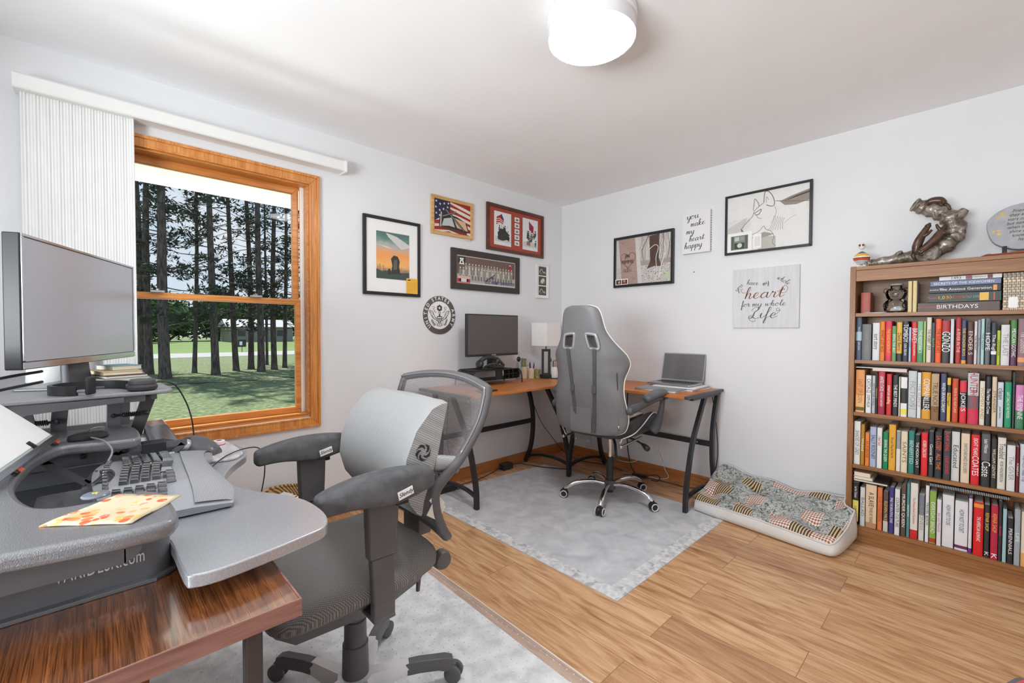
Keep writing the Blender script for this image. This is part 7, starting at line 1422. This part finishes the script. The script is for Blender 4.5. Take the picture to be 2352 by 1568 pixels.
PF = [(-2.478, 1.012), (-2.503, .936), (-2.538, .872), (-2.589, .800), (-2.640, .752), (-2.667, .715), (-2.664, .660), (-2.640, .600), (-2.615, .565)]     # side profile y, z
PC = cat([(y, z, 0) for y, z in PF], 4); n = len(PC)
def hwf(f): return .262 - .035 * (f ** 1.5) + .006 * math.sin(f * 9)
rows = []
for k, p in enumerate(PC):
    f = k / (n - 1); hw = hwf(f); rows.append([Vector((XC + hw * s_, p.x + .035 * (1 - s_ * s_) * (1 - .3 * f) , p.y + (.028 * (1 - s_ * s_) if k == 0 else .028 * (1 - s_ * s_) * max(0, 1 - f * 3)))) for s_ in [-1 + 2 * i / 16 for i in range(17)]])
b = B(); b.loft(rows, cap=False, closed=False); obj('back_mesh', b, MESHB, ch, W=True, smooth=180)
loop = [r[-1] for r in rows] + rows[-1][::-1][1:-1] + [r[0] for r in rows[::-1]] + rows[0][1:-1]
b = B(); b.tube([p + Vector((0, .006, 0)) for p in loop], .0135, 8, closed=True, flat=1.2); obj('back_frame', b, CH, ch, W=True, smooth=180)
b = B(); b.tube([p + Vector((0, -.008, .004)) for p in rows[0]] + [r[-1] + Vector((.004, -.009, 0)) for r in rows[1:12]], .004, 6); obj('frame_highlight_trim', b, mat('satin_frame_trim', (150, 148, 150), .25, .5), ch, W=True, smooth=180)
b = B(); b.tube(cat([(XC - .235, -2.625, .745), (XC - .10, -2.575, .750), (XC, -2.565, .752), (XC + .10, -2.575, .750), (XC + .245, -2.635, .748)], 5), .022, 6, flat=.35, upv=(0, 0, 1)); obj('lumbar_bar', b, CH, ch, W=True, smooth=180)
b = B(); b.prism([(-2.60, .50), (-2.55, .50), (-2.53, .60), (-2.56, .76), (-2.59, .76), (-2.60, .60)], XC - .05, XC + .05, 'x'); obj('back_upright', b, CH, ch, W=True, bev=.004)
# seat
def sring(y, w_, zt, zb):
    o = []
    for x, z in ((-w_, zb + .018), (-w_ * 1.02, (zt + zb) / 2 + .006), (-w_ * .93, zt - .004), (-w_ * .6, zt + .002), (0, zt - .004), (w_ * .6, zt + .002), (w_ * .93, zt - .004), (w_ * 1.02, (zt + zb) / 2 + .006), (w_, zb + .018), (w_ * .6, zb), (0, zb - .003), (-w_ * .6, zb)): o.append(Vector((XC + x, y, z)))
    return o
b = B(); b.loft([sring(y, w_, zt, zb) for y, w_, zt, zb in ((-3.095, .16, .470, .440), (-3.085, .20, .485, .430), (-3.04, .232, .513, .432), (-2.95, .245, .530, .440), (-2.80, .248, .528, .446), (-2.70, .244, .530, .450), (-2.64, .225, .540, .462), (-2.615, .19, .535, .480))]); obj('seat', b, SEATM, ch, W=True, smooth=180, sub=1)
b = B(); b.loft([[Vector((XC + x * w_, y, z)) for x, z in ((-1, zt), (-.85, zb), (.85, zb), (1, zt))] for y, w_, zt, zb in ((-3.075, .17, .448, .425), (-3.03, .20, .448, .400), (-2.80, .215, .452, .395), (-2.66, .19, .462, .42))]); obj('seat_pan', b, CH, ch, W=True, bev=.006)
b = B(); b.box(XC - .07, XC + .07, -2.90, -2.70, .345, .400); obj('tilt_mechanism', b, CH, ch, W=True, bev=.01)
b = B(); b.lathe([(.030, 0), (.030, .02), (.026, .028), (0, .03)], 14, (XC + .175, -2.60, .475), RY(PI / 2) @ RX(0)); b.tube([(XC, -2.60, .475), (XC + .18, -2.60, .475)], .008, 8); obj('tension_knob', b, CH, ch, W=True)
b = B(); b.tube(cat([(XC + .12, -2.64, .44), (XC + .15, -2.66, .425), (XC + .16, -2.67, .39)], 4), [.008, .010, .012, .010], 8, flat=.6); obj('lever', b, CH, ch, W=True, smooth=180)
# column and base
b = B(); b.lathe([(.027, .38), (.029, .276), (.0335, .274), (.0345, .200), (.039, .198), (.041, .10), (.042, .06), (.03, .05)], 28, (XC, YC, .011)); b.tube([(XC, YC, .34), (XC, YC, .40)], .024, 20); obj('gas_lift', b, CH, ch, W=True)
SILV = mat('silver_chair_base', (228, 229, 231), .35, .3, var=.02)
b = B(); b.lathe([(.040, .100), (.054, .096), (.060, .085), (.055, .055), (.03, .05)], 28, (XC, YC, .011)); obj('base_hub', b, SILV, ch, W=True)
for k in range(5):
    a_ = math.radians(64 + 72 * k); ca, sa = math.cos(a_), math.sin(a_)
    def pt(r_, z, o_=0): return Vector((XC + r_ * ca - o_ * sa, YC + r_ * sa + o_ * ca, .011 + z))
    b = B(); b.loft([[pt(r_, zt, -w_ * .6), pt(r_, zt, w_ * .6), pt(r_, (zt + zb) / 2, w_), pt(r_, zb, w_), pt(r_, zb, -w_), pt(r_, (zt + zb) / 2, -w_)] for r_, zt, zb, w_ in ((.04, .096, .048, .036), (.10, .099, .056, .029), (.15, .102, .064, .023), (.165, .101, .068, .020))]); lg = obj('base_leg', b, SILV, ch, W=True, smooth=40)
    b = B(); b.loft([[pt(r_, zt, -w_ * .7), pt(r_, zt, w_ * .7), pt(r_, (zt + zb) / 2, w_), pt(r_, zb, w_), pt(r_, zb, -w_), pt(r_, (zt + zb) / 2, -w_)] for r_, zt, zb, w_ in ((.13, .099, .064, .021), (.20, .100, .064, .021), (.26, .094, .058, .021), (.285, .092, .050, .022), (.312, .082, .050, .020))]); obj('leg_end', b, CH, ch, W=True, smooth=40, bev=.002)
    b = B(); cdir = a_ + random.Random(k + 3).uniform(-.9, .9); R = rot2(cdir)
    cc = pt(.315, .0295)
    for q in (-1, 1): b.lathe([(.0, -.009), (.022, -.009), (.0285, -.005), (.0285, .005), (.022, .009), (0, .009)], 22, cc + R @ Vector((0, q * .015, 0)), R @ RX(PI / 2))
    b.tube([cc, cc + Vector((0, 0, .03))], .010, 8); obj('caster', b, CH, ch, W=True)
# arms
for q, lab in ((1, 'near'), (-1, 'far')):
    xa = XC + q * .272
    b = B(); b.loft([[Vector((xa - q * .012 + s1 * .016, y + s2 * d_, z)) for s1, s2 in ((-1, -1), (1, -1), (1, 1), (-1, 1))] for z, y, d_ in ((.770, -2.842, .046), (.70, -2.842, .044), (.60, -2.842, .040))]); obj('arm_post', b, CH, ch, W=True, bev=.006)
    b = B(); b.loft([[Vector((xa - q * .014 + s1 * .012, y + s2 * d_, z)) for s1, s2 in ((-1, -1), (1, -1), (1, 1), (-1, 1))] for z, y, d_ in ((.60, -2.842, .033), (.50, -2.838, .031), (.475, -2.836, .031))]); obj('arm_post_lower', b, CH, ch, W=True, bev=.005)
    b = B(); b.box(min(xa - q * .026, XC + q * .10), max(xa - q * .026, XC + q * .10), -2.868, -2.806, .468, .484) if False else b.box(min(xa + q * .0, XC + q * .12), max(xa + q * .0, XC + q * .12), -2.868, -2.806, .425, .437); b.box(xa - .012 - q * .014, xa + .012 - q * .014, -2.868, -2.806, .43, .48); obj('arm_bracket', b, CH, ch, W=True, bev=.004)
    b = B(); b.box(xa - .02, xa + .024, -2.815, -2.780, .735, .765); obj('arm_button', b, BLACK, ch, W=True, bev=.003)
    FEL = mat('black_felt_cover', (98, 98, 100), .9, var=.15, scale=30, bump=.7, bscale=38)
    t = thing('armrest_cushion', 'black plush cushion cover on the %s armrest' % ('chair\'s nearer' if q > 0 else 'chair\'s farther') + (', in front of the grey tray' if q > 0 else ', below the window corner'), 'armrest cushion', (xa + .0, -2.85, .772))
    b = B(); rings = []; m_ = 17
    for k in range(m_):
        f = k / (m_ - 1); y = -.168 + .325 * f; w_ = .050 * (math.sin(PI * (.10 + .80 * f)) ** .5) * (1.06 - .12 * abs(f - .4)); zt = .050 * math.sin(PI * (.12 + .76 * f)) ** .55 + .012 * f; zl = -.018 + .008 * math.sin(8 * f)
        rings.append([Vector((w_ * cx_ * (1 + .03 * math.sin(11 * f + 3 * i)), y, (zt if s_ > 0 else -zl) * s_ * (1 if s_ > 0 else 1))) for i, (cx_, s_) in enumerate([(math.copysign(abs(math.cos(q_)) ** .5, math.cos(q_)), math.copysign(abs(math.sin(q_)) ** .42, math.sin(q_))) for q_ in [2 * PI * j / 20 for j in range(20)]])])
    b.loft(rings); obj('cover', b, FEL, t, smooth=180, sub=1)
    b = B(); b.obox((.0515, .045, .004), (.0015, .044, .022), RX(.22)); lbm = obj('fabric_label', b, PAPER, t, smooth=0)
    o = text('Slendy', .016, INK, t, (.0526, .045, .004), name='label_lettering', shear=.3, ext=.0002); o.matrix_basis = Matrix.Translation((.0526, .045, .004)) @ Matrix.Rotation(.22, 4, 'X') @ Matrix.Rotation(PI / 2, 4, 'Z') @ Matrix.Rotation(PI / 2, 4, 'X')
# lumbar cushion
t = thing('lumbar_cushion', 'light grey mesh lumbar cushion with a black swirl emblem strapped to the office chair', 'lumbar cushion', (XC, -2.68, .66))
prf = [(-2.625, .985, -2.605), (-2.66, .972, -2.608), (-2.715, .91, -2.622), (-2.748, .83, -2.64), (-2.755, .76, -2.665), (-2.735, .69, -2.69), (-2.71, .655, -2.695), (-2.70, .648, -2.698)]
rows = []
for s_ in [-1 + 2 * i / 14 for i in range(15)]:
    x = XC + .228 * math.copysign(abs(s_) ** .8, s_); c_ = .035 * (1 - abs(s_) ** 1.5); e_ = 1 if abs(s_) < .99 else .96
    top = [Vector((x, yf + c_, .815 + (z - .815) * e_)) for yf, z, yb in prf]; bot = [Vector((x, yb + .0, .815 + (z - .815) * e_)) for yf, z, yb in prf[::-1]]
    rows.append(top + bot)
b = B(); b.loft(rows); obj('cover', b, LUMB, t, W=True, smooth=50, bev=.006, seg=3)
b = B()
for k in range(5):
    a0 = 2 * PI * k / 5; ar = []
    for j in range(9): f = j / 8; r_ = .010 + .016 * f; a_ = a0 + 1.5 * f; ar.append((r_ * math.cos(a_), r_ * math.sin(a_)))
    for j in range(8, -1, -1): f = j / 8; r_ = .010 + .016 * f; a_ = a0 + 1.5 * f - (.25 + .55 * math.sin(PI * f * .55)); ar.append((r_ * math.cos(a_), r_ * math.sin(a_)))
    b.prism([(-2.693 + y, .842 + z) for y, z in ar], XC + .2285, XC + .2300, 'x')
obj('swirl_emblem', b, BLACK, t, W=True, smooth=0)
b = B(); b.obox((XC + .245, -2.655, .69), (.002, .05, .03), RX(-.9)); b.obox((XC + .247, -2.66, .665), (.002, .05, .045), RX(-.6)); obj('care_tag', b, C(226, 224, 214), t, W=True, smooth=0)
b = B(); b.tube(cat([(XC + .222, -2.65, .80), (XC + .235, -2.62, .795), (XC + .248, -2.59, .79), (XC + .252, -2.575, .785)], 3), .026, 6, flat=.15, upv=(0, 0, 1)); obj('strap', b, LUMB, t, W=True, smooth=180)
# small object at the lower edge of the picture (only its corner shows)
t = thing('step_stool', 'dark grey step stool with a red-rimmed top standing alone on the bare floor', 'stool', (3.005, -1.778, .0005), math.radians(67))
b = B(); b.prism(rrect(-.11, .11, -.11, .11, .03), .27, .30); obj('top', b, CVM, t, bev=.004)
b = B(); b.prism(rrect(-.098, .098, -.098, .098, .022), .3001, .303); obj('red_rim', b, C(206, 84, 90), t, bev=.001); b = B(); b.prism(rrect(-.088, .088, -.088, .088, .018), .3031, .3045); obj('tread', b, C(128, 132, 128), t, smooth=0)
for x, y in ((-1, -1), (1, -1), (1, 1), (-1, 1)): b = B(); b.bar((x * .08, y * .08, .27), (x * .095, y * .095, 0), .022, .022); obj('leg', b, CVM, t, smooth=0)
